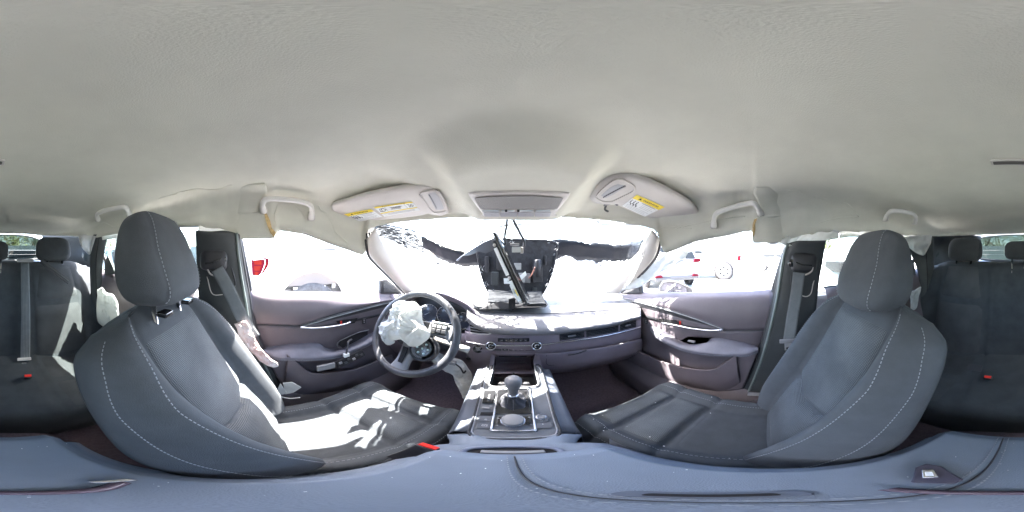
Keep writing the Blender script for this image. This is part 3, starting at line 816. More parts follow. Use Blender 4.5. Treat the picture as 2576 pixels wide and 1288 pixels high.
# ---- driver side: top, binnacle, lower panel
S3 = [1000, 1022, 1050, 1080, 1110, 1140, 1165, 1190]
rows = [[PY(a, b, y) for a, b, y in ((950, 737, .95), (1000, 738, 1.1), (1050, 738, 1.2), (1110, 739, 1.24), (1165, 742, 1.24), (1180, 745, 1.2))],
        [PY(a, b, y) for a, b, y in ((950, 741, .82), (1000, 742, .92), (1050, 738, .98), (1110, 741, 1.0), (1160, 752, 1.0), (1182, 756, 1.0))],
        [PY(a, b, y) for a, b, y in ((950, 748, .75), (1000, 744, .80), (1050, 736, .83), (1110, 744, .83), (1160, 760, .83), (1185, 768, .84))]]
sheet('driver_dash_top', rows, M_dash, da, 5, 4, solid=.004)
hood_o = [(1012, 800, .76), (1012, 775, .765), (1022, 752, .77), (1045, 737, .78), (1075, 734, .78), (1105, 737, .78), (1140, 747, .775), (1170, 762, .765), (1190, 778, .755), (1199, 797, .745), (1197, 818, .74), (1186, 836, .735)]
hood_i = [(1020, 800, .80), (1020, 778, .80), (1030, 757, .81), (1050, 745, .81), (1076, 742, .81), (1105, 745, .81), (1136, 755, .80), (1164, 769, .80), (1182, 783, .79), (1189, 799, .78), (1187, 818, .775), (1178, 832, .77)]
rows = [[PY(a+(2 if a > 1100 else -2)*0, b-1, y+.10) for a, b, y in hood_o], [PY(*p) for p in hood_o], [PY((a+c)/2, (b+d)/2, (y+z)/2-.008) for (a, b, y), (c, d, z) in zip(hood_o, hood_i)], [PY(*p) for p in hood_i], [PY(lerp(a, 1100, .06), lerp(b, 795, .06), y+.05) for a, b, y in hood_i]]
sheet('binnacle_hood', rows, M_dashl, da, 4, 4, solid=.003)
M_dial = mat('dial_face', (.045, .055, .085), .35, coat=.4)
prism('gauge_panel', [PY(lerp(a, 1100, .02), lerp(b, 795, .02), .86) for a, b, y in hood_i]+[PY(1110, 850, .86), PY(1030, 850, .86)], V((0, .004, 0)), M_blk, da)
for (a, b, r), nd in zip(((1081, 786, .055), (1124, 792, .055), (1168, 806, .050)), (210, None, 225)):
    c = PY(a, b, .835); n = V((-c.x*.4, -1, .15)).normalized(); x_, y_, n_ = frame3(n)
    g = lathe('gauge', c, n, [(r*.96, 0), (r*.95, .001), (0, .001)], M_dial, da, seg=40)
    g2 = lathe('gauge_ring', c, n, [(r, -.01), (r, .012), (r*.985, .016), (r*.95, .012), (r*.95, 0)], M_chr, da, seg=40)
    if nd:
        for cx, an in (((0, nd),) if a < 1100 else ((-.012, nd), (.014, 315))):
            cc = c+x_*cx+n_*.004; d = x_*cos(radians(an))+y_*sin(radians(an))
            tube('needle', [cc, cc+d*r*.62], .0012, M_icon, g, seg=5, s=1)
            lathe('needle_hub', cc, n, [(.006, 0), (.006, .004), (0, .005)], M_grey, g, seg=14)
    tk = []
    for k in range(13):
        an = radians(-40+k*260/12); d = x_*cos(an)+y_*sin(an)
        tk.append(tubeg([c+n_*.002+d*r*.80, c+n_*.002+d*r*.88], .0007, 4))
    v, f = join(*tk); mk('tick_mark', v, f, M_icon, g, kind='stuff', smooth=False)
# left lower panel of the dash, knee panel
rows = [[PY(a, b, y) for a, b, y in ((955, 745, .74), (1000, 742, .79), (1012, 775, .79))], [PY(a, b, y) for a, b, y in ((948, 775, .70), (990, 790, .74), (1020, 810, .78))],
        [PY(a, b, y) for a, b, y in ((942, 810, .69), (985, 825, .72), (1030, 840, .74))], [PY(a, b, y) for a, b, y in ((940, 850, .70), (985, 865, .74), (1040, 875, .76))], [PY(a, b, y) for a, b, y in ((945, 885, .80), (985, 895, .84), (1040, 905, .86))]]
sheet('driver_side_panel', rows, M_dashl, da, 4, 4, solid=.004)
rows = [[PY(a, b, y) for a, b, y in ((1020, 815, .80), (1080, 828, .79), (1130, 838, .78), (1185, 838, .745))], [PY(a, b, y) for a, b, y in ((1030, 850, .77), (1080, 862, .76), (1130, 868, .76), (1180, 862, .73))],
        [PY(a, b, y) for a, b, y in ((1035, 885, .80), (1080, 895, .80), (1130, 900, .79), (1172, 895, .77))], [PY(a, b, y) for a, b, y in ((1035, 905, .88), (1080, 912, .88), (1130, 920, .87), (1160, 925, .85))]]
sheet('knee_panel', rows, M_dashl, da, 4, 4, solid=.004)
# centre vent beside the binnacle
vo = [PY(a, b, y) for a, b, y in ((1180, 797, .735), (1212, 806, .72), (1232, 818, .712), (1238, 832, .708), (1226, 838, .712), (1186, 834, .728))]
cv = prism('centre_vent', [p+V((0, -.012, 0)) for p in vo], V((0, .006, 0)), M_dk, da)
tube('vent_frame', [p+V((0, -.014, 0)) for p in vo], .0028, M_lite, cv, seg=8, s=4, closed=False)
for k in range(4):
    t = .2+k*.2
    a = lerp(vo[0], vo[5], t); b = lerp(vo[1]*.6+vo[2]*.4, vo[4], t)
    tube('vent_slat', [a+V((0, -.014, 0)), (a+b)/2+V((0, -.016, .001)), b+V((.004, -.014, 0))], .0035, M_grey, cv, seg=6, flat=.4)
# ---------------------------------------------------------------- steering column and wheel
Wc = V((-.357, .508, -.315)); tl = radians(33)
U = V((0, sin(tl), cos(tl))); Xw = V((1, 0, 0)); Nw = V((0, -cos(tl), sin(tl)))
sw = thing('steering_wheel', 'black steering wheel with spokes and buttons, its hub burst open by the airbag', 'steering wheel', Wc)
RR = .176
ring = [Wc+(Xw*cos(t)+U*sin(t))*RR for t in [2*pi*i/72 for i in range(72)]]
M_rim = mat('worn_wheel_leather', (.055, .055, .062), .5, bump=.5, bscale=350, var=.25, vscale=30, coat=.1)
rr_ = [.0145*(1+.12*(gs((i*5) % 360, 30, 15)+gs((i*5) % 360, 150, 15))) for i in range(72)]
v, f = tubeg(ring, rr_, 16, closed=True, up=Nw); mk('rim', v, f, M_rim, sw)
rg2 = [Wc+(Xw*cos(t)+U*sin(t))*(RR-.0135)+Nw*.004 for t in [2*pi*i/72 for i in range(72)]]
v, f = tubeg(rg2, .0012, 6, closed=True, up=Nw); mk('rim_seam', v, f, M_grey, sw)
def wp(x, y, n=0): return Wc+Xw*x+U*y+Nw*n
# hub open cavity
prism('hub_shell', [wp(a, b, -.02) for a, b in rrect(.078, .062, .03, 5)], -Nw*.03, M_blk, sw, bevel=.006)
lathe('hub_socket', wp(.063, -.052, -.012), Nw, [(.052, -.02), (.053, .012), (.048, .015), (.045, .004), (.02, -.006), (0, -.006)], M_blk, sw, seg=32)
hubc = wp(.063, -.052, -.004)
M_hubm = mat('airbag_canister_metal', (.10, .11, .11), .3, metal=.5, var=.5, vscale=60)
lathe('inflator', hubc, Nw, [(.034, -.01), (.034, .004), (.030, .006), (.026, .002), (0, .003)], M_hubm, sw, seg=30)
for k in range(7):
    a = 2*pi*k/6; q = hubc+(Xw*cos(a)+U*sin(a))*(.022 if k < 6 else 0)
    lathe('bolt', q+Nw*.002, Nw, [(.0046, 0), (.0046, .004), (.003, .006), (0, .006)], mat('bolt_steel', (.6, .75, .75), .3, metal=.6), sw, seg=10)
for k in range(20):
    a = pi*.55+pi*1.0*k/19; q = hubc+(Xw*cos(a)+U*sin(a))*.038
    box('socket_tooth', q+Nw*.004, (.004, .0012, .003), M_grey, sw, ax=((Xw*cos(a)+U*sin(a)), (U*cos(a)-Xw*sin(a)), Nw))
# spokes
def spoke(name, pts, wd, m):
    rows = []
    for (x, y, n), w_ in zip(pts, wd):
        rows.append((V((x, y, n)), w_))
    L = [wp(*p) for p in pts]; r = []
    for i, p in enumerate(L):
        t = (L[min(i+1, len(L)-1)]-L[max(i-1, 0)]).normalized(); s = t.cross(Nw).normalized()
        r.append([p+s*wd[i]-Nw*.012, p+s*wd[i]*.95+Nw*.002, p+Nw*.006, p-s*wd[i]*.95+Nw*.002, p-s*wd[i]-Nw*.012])
    sheet(name, r, m, sw, 3, 5, solid=.004)
spoke('right_spoke', [(.06, .035, -.012), (.095, .036, -.008), (.13, .034, -.004), (.163, .026, 0)], [.026, .025, .024, .034], M_grey)
spoke('left_spoke', [(-.06, .0, -.012), (-.095, -.002, -.008), (-.13, -.006, -.004), (-.165, -.01, 0)], [.028, .027, .026, .036], M_blk)
spoke('lower_spoke', [(.008, -.05, -.014), (.006, -.09, -.010), (.004, -.125, -.006), (.002, -.168, -.001)], [.036, .030, .026, .034], M_grey)
prism('spoke_slot', [wp(a, b, .004) for a, b in ((-.010, -.065), (.012, -.065), (.011, -.135), (-.006, -.135))], Nw*.003, M_dk, sw)
box('button_pod', wp(.106, .038, .004), (.030, .022, .004), M_gl, sw, ax=(Xw, U, Nw), bevel=.004)
for i in range(3):
    for j in range(2):
        b_ = box('wheel_button', wp(.086+i*.020, .030+j*.017, .010), (.0085, .0065, .002), M_grey if j else M_blk, sw, ax=(Xw, U, Nw), bevel=.001)
box('satin_trim', wp(.106, .062, .006), (.033, .003, .003), M_chr, sw, ax=(Xw, U, Nw), bevel=.001)
# column
ca = Wc-Nw*.05; v, f = tubeg([ca, ca-Nw*.12, ca-Nw*.26], [.05, .062, .07], 20); cl = thing('steering_column', 'black steering column shroud with two control stalks behind the wheel', 'steering column', ca-Nw*.2)
mk('column_shroud', v, f, M_blk, cl)
tube('indicator_stalk', [ca-Nw*.05-Xw*.05, ca-Nw*.045-Xw*.11+U*.012, ca-Nw*.04-Xw*.16+U*.03], [.011, .010, .013], M_blk, cl, s=1, seg=12)
sk_ = tube('wiper_stalk', [ca-Nw*.05+Xw*.05, ca-Nw*.05+Xw*.12-U*.01, ca-Nw*.05+Xw*.175-U*.02, ca-Nw*.05+Xw*.20-U*.025], [.010, .010, .014, .014], M_lite, cl, s=1, seg=12)
tube('grey_stalk_arm', [PY(1040, 790, .74), PY(1060, 777, .72), PY(1071, 772, .71)], .012, M_grey, cl, seg=10)
for k in range(4): box('column_bracket', PY(1180, 870+k*10, .74), (.012, .01, .005), M_dk if k % 2 else M_grey, cl, bevel=.001)
# ---------------------------------------------------------------- crumpled airbags
def crumple(name, pts, m, parent, amp=.02, f1=14, seed=0, depth=.05, nu=90, nv_=70, N=None):
    """inflated crumpled bag whose outline passes through the 3D outline pts"""
    pts = [V(p) for p in pts]; c = sum(pts, V())/len(pts)
    if N is None:
        N = V()
        for i in range(len(pts)): N += (pts[i]-c).cross(pts[(i+1) % len(pts)]-c)
        N.normalize()
        if N.dot(c) > 0: N = -N
    cl_ = crom(pts+[pts[0]], 8)[:-1]; n = len(cl_); rows = []
    for side in (1, -1):
        for i in range(nv_+1):
            t = i/nv_ if side == 1 else 1-i/nv_
            if side == -1 and i == 0: continue
            r = []
            for j in range(n):
                p = lerp(c, cl_[j], t)
                hgt = depth*sqrt(max(0, 1-t*t))*(1 if side == 1 else .5)
                q = p*f1
                w_p = p+V((nv(p, f1*.8, 31), nv(p, f1*.8, 37), nv(p, f1*.8, 41)))*.02
                rid = (1-abs(nv(w_p, f1, seed))*3.2)*amp*.75+(1-abs(nv(w_p, f1*2.1, seed+5))*3.2)*amp*.5+(1-abs(nv(w_p, f1*4.2, seed+9))*3)*amp*.22
                rid *= min(1, (1-t)*5+.25)
                r.append(p+N*side*(hgt+rid*.8)+V((nv(p, f1*1.2, seed+1), nv(p, f1*1.2, seed+2), nv(p, f1*1.2, seed+3)))*amp*.5)
            rows.append(r)
    v, f = gridg(rows, True); return mk(name, v, f, m, parent)
bp = [wp(*p) for p in ((-.098, .075, .03), (-.085, .105, .04), (-.055, .115, .05), (-.03, .108, .05), (-.010, .122, .045), (.015, .112, .04), (.035, .085, .04), (.055, .045, .03), (.085, .012, .02), (.070, -.03, .02), (.03, -.060, .02), (-.01, -.040, .03), (-.05, -.058, .03), (-.065, -.085, .03), (-.085, -.070, .03), (-.115, -.04, .03), (-.118, -.01, .03), (-.10, .02, .03))]
ab = crumple('driver_airbag', [V((p.x-.0, p.y, p.z)) for p in bp], M_bag, None, .016, 20, 1, .055, nv_=34, N=Nw)
tag(ab, 'white deflated airbag crumpled in a ball over the steering wheel hub', 'airbag')
kn = [PY(a, b, y) for a, b, y in ((1068, 868, .66), (1100, 885, .68), (1130, 898, .70), (1160, 905, .71), (1178, 925, .70), (1192, 955, .66), (1194, 985, .60), (1188, 1010, .56), (1182, 1020, .54), (1178, 1000, .58), (1168, 950, .66), (1140, 930, .70), (1110, 918, .70), (1080, 900, .68))]
k_ = crumple('knee_airbag', kn, M_bag, None, .010, 22, 3, .02, nv_=22, N=V((0, -1, .3)).normalized()); tag(k_, 'long white knee airbag drooping below the dashboard beside the driver footwell', 'airbag')
wl = thing('hanging_wiring', 'grey plug and cable dangling under the dashboard above the knee airbag', 'wiring', PY(1140, 915, .66))
box('wire_plug', PY(1137, 912, .655), (.018, .012, .010), M_grey, wl, bevel=.003)
tube('wire', [PY(1145, 915, .65), PY(1158, 925, .65), PY(1166, 938, .65), PY(1172, 932, .66)], .004, M_blk, wl)
tube('wire', [PY(1120, 905, .68), PY(1128, 912, .66), PY(1137, 912, .655)], .004, M_blk, wl)
# ---------------------------------------------------------------- centre console
con = thing('centre_console', 'grey centre console with gear shifter, rotary controller and open front tray between the seats', 'centre console', (.02, .4, -.95))
zc0 = lambda y: -.605+(y-.30)*.30
CO = V((0, .30, -.605)); CN = V((0, -.30, 1)).normalized()
def cp(a, b, off=0): return PP(a, b, CO+CN*off, CN)
CX, CY = V((1, 0, 0)), CN.cross(V((1, 0, 0))).normalized()
deck = [cp(a, b) for a, b in ((1228, 920), (1222, 935), (1205, 1000), (1182, 1078), (1182, 1092), (1196, 1101), (1290, 1106), (1392, 1100), (1408, 1088), (1404, 1070), (1382, 1000), (1364, 935), (1358, 920), (1346, 920), (1353, 945), (1356, 968), (1340, 974), (1290, 972), (1246, 974), (1228, 968), (1232, 945), (1240, 920))]
prism('deck', deck, CN*-.05, M_vinyl if False else mat('console_deck_plastic', (.13, .14, .16), .4, bump=.15, bscale=600, var=.1, vscale=12), con, bevel=.004)
# raised frame around the deck
tube('deck_frame', [p+CN*.003 for p in deck], .0035, M_blk, con, seg=8, s=3)
tube('deck_frame', [lerp(p, cp(1294, 1030), .05)+CN*.002 for p in deck], .002, mat('satin_trim', (.35, .36, .4), .35, metal=.6), con, seg=6, s=3)
# flanks
rows = []
for a0, pts in ((0, ((1226, 925), (1205, 1000), (1182, 1085))),):
    for dx, dz in ((0, -.002), (-.018, -.012), (-.045, -.05), (-.055, -.34)):
        rows.append([cp(*p)+V((dx, .0, dz)) for p in pts])
M_flank = mat('console_flank_plastic', (.10, .11, .135), .5, bump=.25, bscale=600, var=.12, vscale=14)
sheet('left_flank', rows, M_flank, con, 4, 3, solid=.004)
rows = []
for dx, dz in ((0, -.002), (.018, -.012), (.045, -.05), (.055, -.34)):
    rows.append([cp(*p)+V((dx, .0, dz)) for p in ((1358, 925), (1382, 1000), (1408, 1090))])
sheet('right_flank', rows, M_flank, con, 4, 3, solid=.004)
# rear shelf between deck and armrest, bin opening
zt = -.595
rows = [[cp(1150, 1092)+V((-.02, 0, -.02)), cp(1182, 1092), cp(1240, 1104), cp(1290, 1107), cp(1345, 1105), cp(1408, 1092), cp(1440, 1092)+V((.02, 0, -.02))],
        [PZ(1128, 1120, zt-.03), PZ(1160, 1118, zt-.004), PZ(1220, 1114, zt), PZ(1290, 1114, zt), PZ(1360, 1114, zt), PZ(1425, 1118, zt-.004), PZ(1455, 1120, zt-.03)],
        [V((-.135, .19, zt-.03)), V((-.11, .19, zt)), V((-.05, .19, zt)), V((.01, .19, zt)), V((.07, .19, zt)), V((.14, .19, zt)), V((.165, .19, zt-.03))],
        [V((-.13, -.25, zt-.03)), V((-.105, -.25, zt)), V((-.05, -.25, zt)), V((.02, -.25, zt)), V((.08, -.25, zt)), V((.15, -.25, zt)), V((.17, -.25, zt-.03))]]
sheet('rear_shelf', rows, M_vinyl, con, 4, 4, solid=.004)
sd_ = [[V((-.13, y, z)) for y in (-.25, 0, .25)] for z in (zt-.03, -.75, -.95)]
sheet('rear_flank', sd_, M_vinyl, con, 2, 2); sheet('rear_flank', [[V((p.x*-1+.04, p.y, p.z)) for p in r] for r in sd_], M_vinyl, con, 2, 2)
binp = [PZ(a, b, zt+.004) for a, b in ((1150, 1148), (1170, 1132), (1210, 1126), (1290, 1124), (1370, 1126), (1405, 1132), (1428, 1148))]
prism('bin_opening', binp, V((0, 0, -.004)), M_dk, con)
tube('bin_rim', [p+V((0, 0, .003)) for p in [PZ(1118, 1152, zt+.004)]+binp+[PZ(1465, 1152, zt+.004)]], .006, mat('deck_blue_grey', (.16, .18, .24), .4), con, seg=8)
box('bin_step', PZ(1290, 1138, zt+.008), (.045, .006, .003), M_grey, con, bevel=.002)
# shifter
bf = [cp(a, b, .002) for a, b in ((1252, 981), (1328, 981), (1336, 1041), (1246, 1041))]
prism('shifter_surround', bf, CN*.004, M_gl, con, bevel=.002)
tube('surround_frame', [p+CN*.005 for p in [cp(a, b) for a, b in ((1258, 979), (1326, 979), (1333, 985), (1346, 1078), (1340, 1083), (1243, 1083), (1237, 1077), (1250, 985))]], .003, M_chr, con, seg=8, s=3, closed=False)
bc = cp(1291, 1010); rows = []
nb = 36
for k in range(12):
    t = k/11; r = []
    for j in range(nb):
        a = 2*pi*j/nb; q = 4
        sx_ = (abs(cos(a))**q+abs(sin(a))**q)**(-1/q)
        rx, ry = lerp(.042, .015, t**.75), lerp(.048, .015, t**.75)
        e = .0045*sin(a*7+t*6)*sin(pi*t)+.003*nv((cos(a)*4, sin(a)*4, t*9))*sin(pi*min(1, t*1.3))
        bl = lerp(sx_, 1, min(1, t*1.5))
        r.append(bc+V((0, .006*t, 0))+CX*(cos(a)*(rx*bl+e))+CY*(sin(a)*(ry*bl+e))+CN*(.058*t**1.25))
    rows.append(r)
v, f = gridg(rows, True)
M_lea = mat('creased_leather', (.06, .06, .068), .42, bump=.6, bscale=260, var=.2, vscale=25)
boot = mk('shift_boot', v, f, M_lea, con)
v, f = stitches([(bc+V((0, .006*t, 0))-CY*lerp(.05, .0155, t**.75)+CN*(.058*t**1.25+.001), V((0, -1, .4)).normalized()) for t in [.1+.8*i/12 for i in range(13)]], .003, .002, .0006)
mk('stitching', v, f, M_stitch, boot, kind='stuff', smooth=False)
kb = bc+V((0, .006, 0))+CN*.057; kt = V((0, .02, 1)).normalized()
lathe('shift_collar', kb, kt, [(.015, -.004), (.016, .0), (.016, .006), (.012, .008)], M_chr, con, seg=24)
kh = .082
prof = [(.0125, .006), (.0135, .02), (.0165, .038), (.0215, .058), (.0245, .072), (.0235, .085), (.0185, .093), (.009, .0965), (0, .097)]
lathe('shift_knob', kb, kt, prof, mat('sunlit_knob_leather', (.17, .165, .17), .4, bump=.4, bscale=300, var=.15, vscale=40), con, seg=28)  # sunlight on the knob is put into this paler leather colour
# gear indicator
gi = [cp(a, b, .003) for a, b in ((1218, 983), (1247, 983), (1241, 1015), (1213, 1015))]
prism('gear_indicator', gi, CN*.003, M_gl, con, bevel=.001)
text('gear_lettering', 'P\nR\nN\nD', cp(1230, 1000, .0068), CX, CY, .0075, M_icon, con)
rplate('mode_switch', cp(1222, 1026, .003), .010, .005, .002, .004, CX, CY, M_grey, con, bevel=.001)
# rotary controller cluster
rplate('controller_base', cp(1292, 1058, .002), .037, .017, .005, .005, CX, CY, M_gl, con, bevel=.002)
cc = cp(1290, 1058, .007)
lathe('rotary_controller', cc, CN, [(.026, 0), (.027, .004), (.0255, .010), (.023, .0135), (.020, .0145), (0, .0145)], M_grey, con, seg=40)
lathe('controller_ring', cc, CN, [(.0262, .001), (.0285, .003), (.0285, .005), (.0262, .006)], M_chr, con, seg=40)
for a, b, s_ in ((1253, 1052, 'nav'), (1331, 1050, 'music'), (1250, 1070, 'back'), (1336, 1069, 'home')):
    q = cp(a, b, .0082); tube('button_symbol', [q+CX*dx*.001+CY*dy*.001 for dx, dy in ((-2.5, -1), (0, 2), (2.5, -1), (0, -2))], .0005, M_icon, con, seg=4, s=2)
for (a0, b0, a1, b1) in ((1205, 1047, 1239, 1061), (1201, 1063, 1236, 1077), (1347, 1047, 1380, 1061), (1350, 1063, 1388, 1077)):
    q = [cp(a0+1, b0, .003), cp(a1, b0, .003), cp(a1-1, b1, .003), cp(a0-2, b1, .003)]
    bt = prism('console_button', q, CN*.003, mat('button_grey', (.12, .125, .14), .45), con, bevel=.001)
prism('button_gap', [cp(a, b, .002) for a, b in ((1210, 1037), (1240, 1037), (1239, 1045), (1207, 1045))], CN*.001, M_dk, con)
text('auto_hold_lettering', 'AUTO\nHOLD', cp(1219, 1070, .0066), CX, CY, .0048, M_icon, con)
text('parking_lettering', '(P)', cp(1222, 1055, .0066), CX, CY, .0050, M_icon, con)
text('star_lettering', '*', cp(1366, 1068, .0066), CX, CY, .009, M_icon, con)
text('vol_lettering', 'VOL', cp(1362, 1059, .0066), CX, CY, .0035, M_icon, con)
lathe('volume_knob', cp(1361, 1049, .005), CN, [(.0105, 0), (.011, .004), (.009, .008), (.0085, .0075), (0, .0075)], M_grey, con, seg=24)
lathe('volume_knob_ring', cp(1361, 1049, .005), CN, [(.0112, .0), (.0135, .001), (.0135, .003), (.0112, .004)], M_chr, con, seg=24)
# cup holders
chp = [cp(a, b, -.001) for a, b in ((1242, 920), (1234, 945), (1230, 966), (1246, 973), (1290, 971), (1338, 973), (1354, 966), (1351, 945), (1344, 920))]
dn = V((0, 0, -.075))
sheet('cup_holder_wall', [chp, [p+dn*.5+V((0, .004, 0)) for p in chp], [p+dn+V((0, .008, 0)) for p in chp]], M_blk, con, 3, 2, solid=.002)
prism('cup_holder_floor', [p+dn for p in chp], V((0, 0, -.003)), M_dk, con)
tube('cup_holder_rim', [p+CN*.003 for p in chp], .0025, M_grey, con, seg=6, s=4)
for a in (1262, 1324):
    box('cup_grip', cp(a, 966, -.004), (.011, .005, .005), M_blk, con, bevel=.001)
    tube('grip_edge', [cp(a-6, 962, 0), cp(a+6, 962, 0)], .0012, M_lite, con, seg=5, s=1)
box('cup_divider', cp(1292, 955, -.03)+V((0, 0, 0)), (.004, .04, .012), M_blk, con, bevel=.002)
# ---------------------------------------------------------------- armrest
ar = thing('armrest', 'blue grey vinyl armrest lid with stitched centre seam directly below the camera', 'armrest', (.012, -.03, -.595))
zA = -.50
def seam_x(y): return cinterp([-.26, -.06, 0, .045, .095, .14, .19], [.031, .031, .028, .020, .010, .005, .002], y)
def arm_pt(u, v_):
    # u across, v along (-1 back .. 1 front)
    x = .012+u*(.122-.012*abs(v_)**3)-.022*v_*0; y = -.032+.224*v_
    z = zA+.0
    e = max(abs(u), abs(v_))
    z -= .02*sm(.86, 1, abs(u))+.02*sm(.90, 1.0, abs(v_))
    x += .012*(1-v_)*.5; z -= .0016*gs(x-seam_x(y), 0, .0025)
    return V((x, y, z))
rows = [[arm_pt(-1+2*j/60, -1+2*i/60) for j in range(61)] for i in range(61)]
bor = []
v, f = gridg(rows)
mk('lid', v, f, M_vinyl, ar, uvs=guv(rows))
ring0 = [rows[0][j] for j in range(61)]+[rows[i][60] for i in range(1, 61)]+[rows[60][j] for j in range(59, -1, -1)]+[rows[i][0] for i in range(59, 0, -1)]
cen = V((.02, -.03, 0)); lw = []
for dz, k in ((0, 1), (-.012, 1.012), (-.04, 1.0), (-.09, .97)):
    lw.append([V((cen.x+(p.x-cen.x)*k, cen.y+(p.y-cen.y)*k, p.z+dz)) for p in ring0])
v, f = gridg(lw, True); mk('lid_side', v, f, M_vinyl, ar)
for o_ in (-.008, .008):
    path = [(V((seam_x(y)+o_, y, zA-.02*sm(.9, 1, abs((y+.032)/.224))+.0015)), V((0, 0, 1))) for y in [-.250+.435*i/60 for i in range(61)]]
    v, f = stitches(path, .0040, .0030, .0006); mk('seam_stitching', v, f, M_stitch, ar, kind='stuff', smooth=False)
tube('seam_groove', [V((seam_x(y), y, zA-.02*sm(.9, 1, abs((y+.032)/.224))+.0002)) for y in [-.250+.435*i/40 for i in range(41)]], .0012, M_blk, ar, seg=5, s=1)
# things lying on the armrest
ph = thing('mount_clip', 'small dark plastic clip with a bright metal buckle lying on the armrest', 'clip', PZ(2338, 1195, zA))
q = [PZ(a, b, zA+.004) for a, b in ((2290, 1215), (2302, 1178), (2330, 1168), (2372, 1176), (2425, 1208), (2400, 1218))]
prism('clip_plate', q, V((0, 0, .010)), mat('clip_plastic', (.06, .055, .08), .4), ph, bevel=.002)
q = [PZ(a, b, zA+.015) for a, b in ((2318, 1182), (2350, 1182), (2362, 1200), (2320, 1203))]
prism('metal_buckle', q, V((0, 0, .003)), M_chr, ph, bevel=.001)
q = [PZ(a, b, zA+.019) for a, b in ((2326, 1187), (2345, 1187), (2350, 1197), (2328, 1198))]
prism('buckle_window', q, V((0, 0, .001)), M_paper, ph)
ba = thing('mount_strap', 'glossy dark strap of the camera mount lying across the armrest lid', 'strap', V((.012, -.055, zA)))
st_ = [PZ(a, b, zA+.006) for a, b in ((2235, 1230), (2330, 1237), (2450, 1240), (2576, 1240), (100, 1240), (240, 1232), (310, 1212))]
sheet('strap_band', [[p+V((0, .0055, 0)) for p in st_], [p+V((0, 0, .004)) for p in st_], [p-V((0, .0055, 0)) for p in st_]], mat('plum_plastic', (.09, .06, .08), .25, coat=.3), ba, 5, 2, solid=.003)
prism('metal_tab', [PZ(a, b, zA+.008) for a, b in ((215, 1212), (320, 1204), (350, 1208), (240, 1216))], V((0, 0, .003)), M_chr, ba, bevel=.001)
la = thing('lid_latch', 'flat oval latch with a dark slot set into the armrest lid', 'latch', PZ(1750, 1246, zA))
rplate('latch_plate', PZ(1790, 1247, zA+.001), .034, .009, .008, .003, V((.35, -.94, 0)).normalized(), V((.94, .35, 0)).normalized(), mat('latch_grey', (.10, .115, .15), .4), la, bevel=.001)
rplate('latch_slot', PZ(1790, 1247, zA+.0045), .022, .004, .003, .001, V((.35, -.94, 0)).normalized(), V((.94, .35, 0)).normalized(), M_dk, la)
# ---------------------------------------------------------------- buckles
def buckle(p, up, fw, name, label, sc=1):
    t = thing(name, label, 'seat belt buckle', p, 'seat belt buckles')
    up = V(up).normalized(); s = V(fw).cross(up).normalized(); fw2 = up.cross(s)
    box('buckle_body', V(p), (.009*sc, .016*sc, .035*sc), M_blk, t, ax=(s, fw2, up), bevel=.004*sc)
    box('release_button', V(p)+up*.0355*sc, (.006*sc, .013*sc, .002*sc), M_red, t, ax=(s, fw2, up), bevel=.001)
    tube('buckle_stem', [V(p)-up*.03*sc, V(p)-up*.08*sc-V((0, 0, .03))], .009*sc, M_blk, t, seg=8, s=1)
buckle(PZ(1042, 1140, -.60), (.25, .55, .9), (1, 0, 0), 'belt_buckle', 'black belt buckle with red button beside the driver cushion near the armrest', 1.25)
buckle(PZ(70, 947, -.575), (.1, .7, .8), (1, 0, 0), 'belt_buckle', 'red buttoned buckle on the rear seat below the hanging grey belt')
buckle(PZ(2486, 950, -.575), (-.1, .7, .8), (1, 0, 0), 'belt_buckle', 'red buttoned buckle on the rear seat behind the passenger side, beside a black flap')
fp = thing('anchor_flap', 'small black plastic flap standing open on the rear seat beside the red buckle', 'plastic flap', PZ(2450, 928, -.56))
X, Y, N = frame3((0, .5, .9)); rplate('flap_plate', PZ(2452, 925, -.56), .032, .018, .004, .004, X, Y, M_blk, fp, bevel=.001)
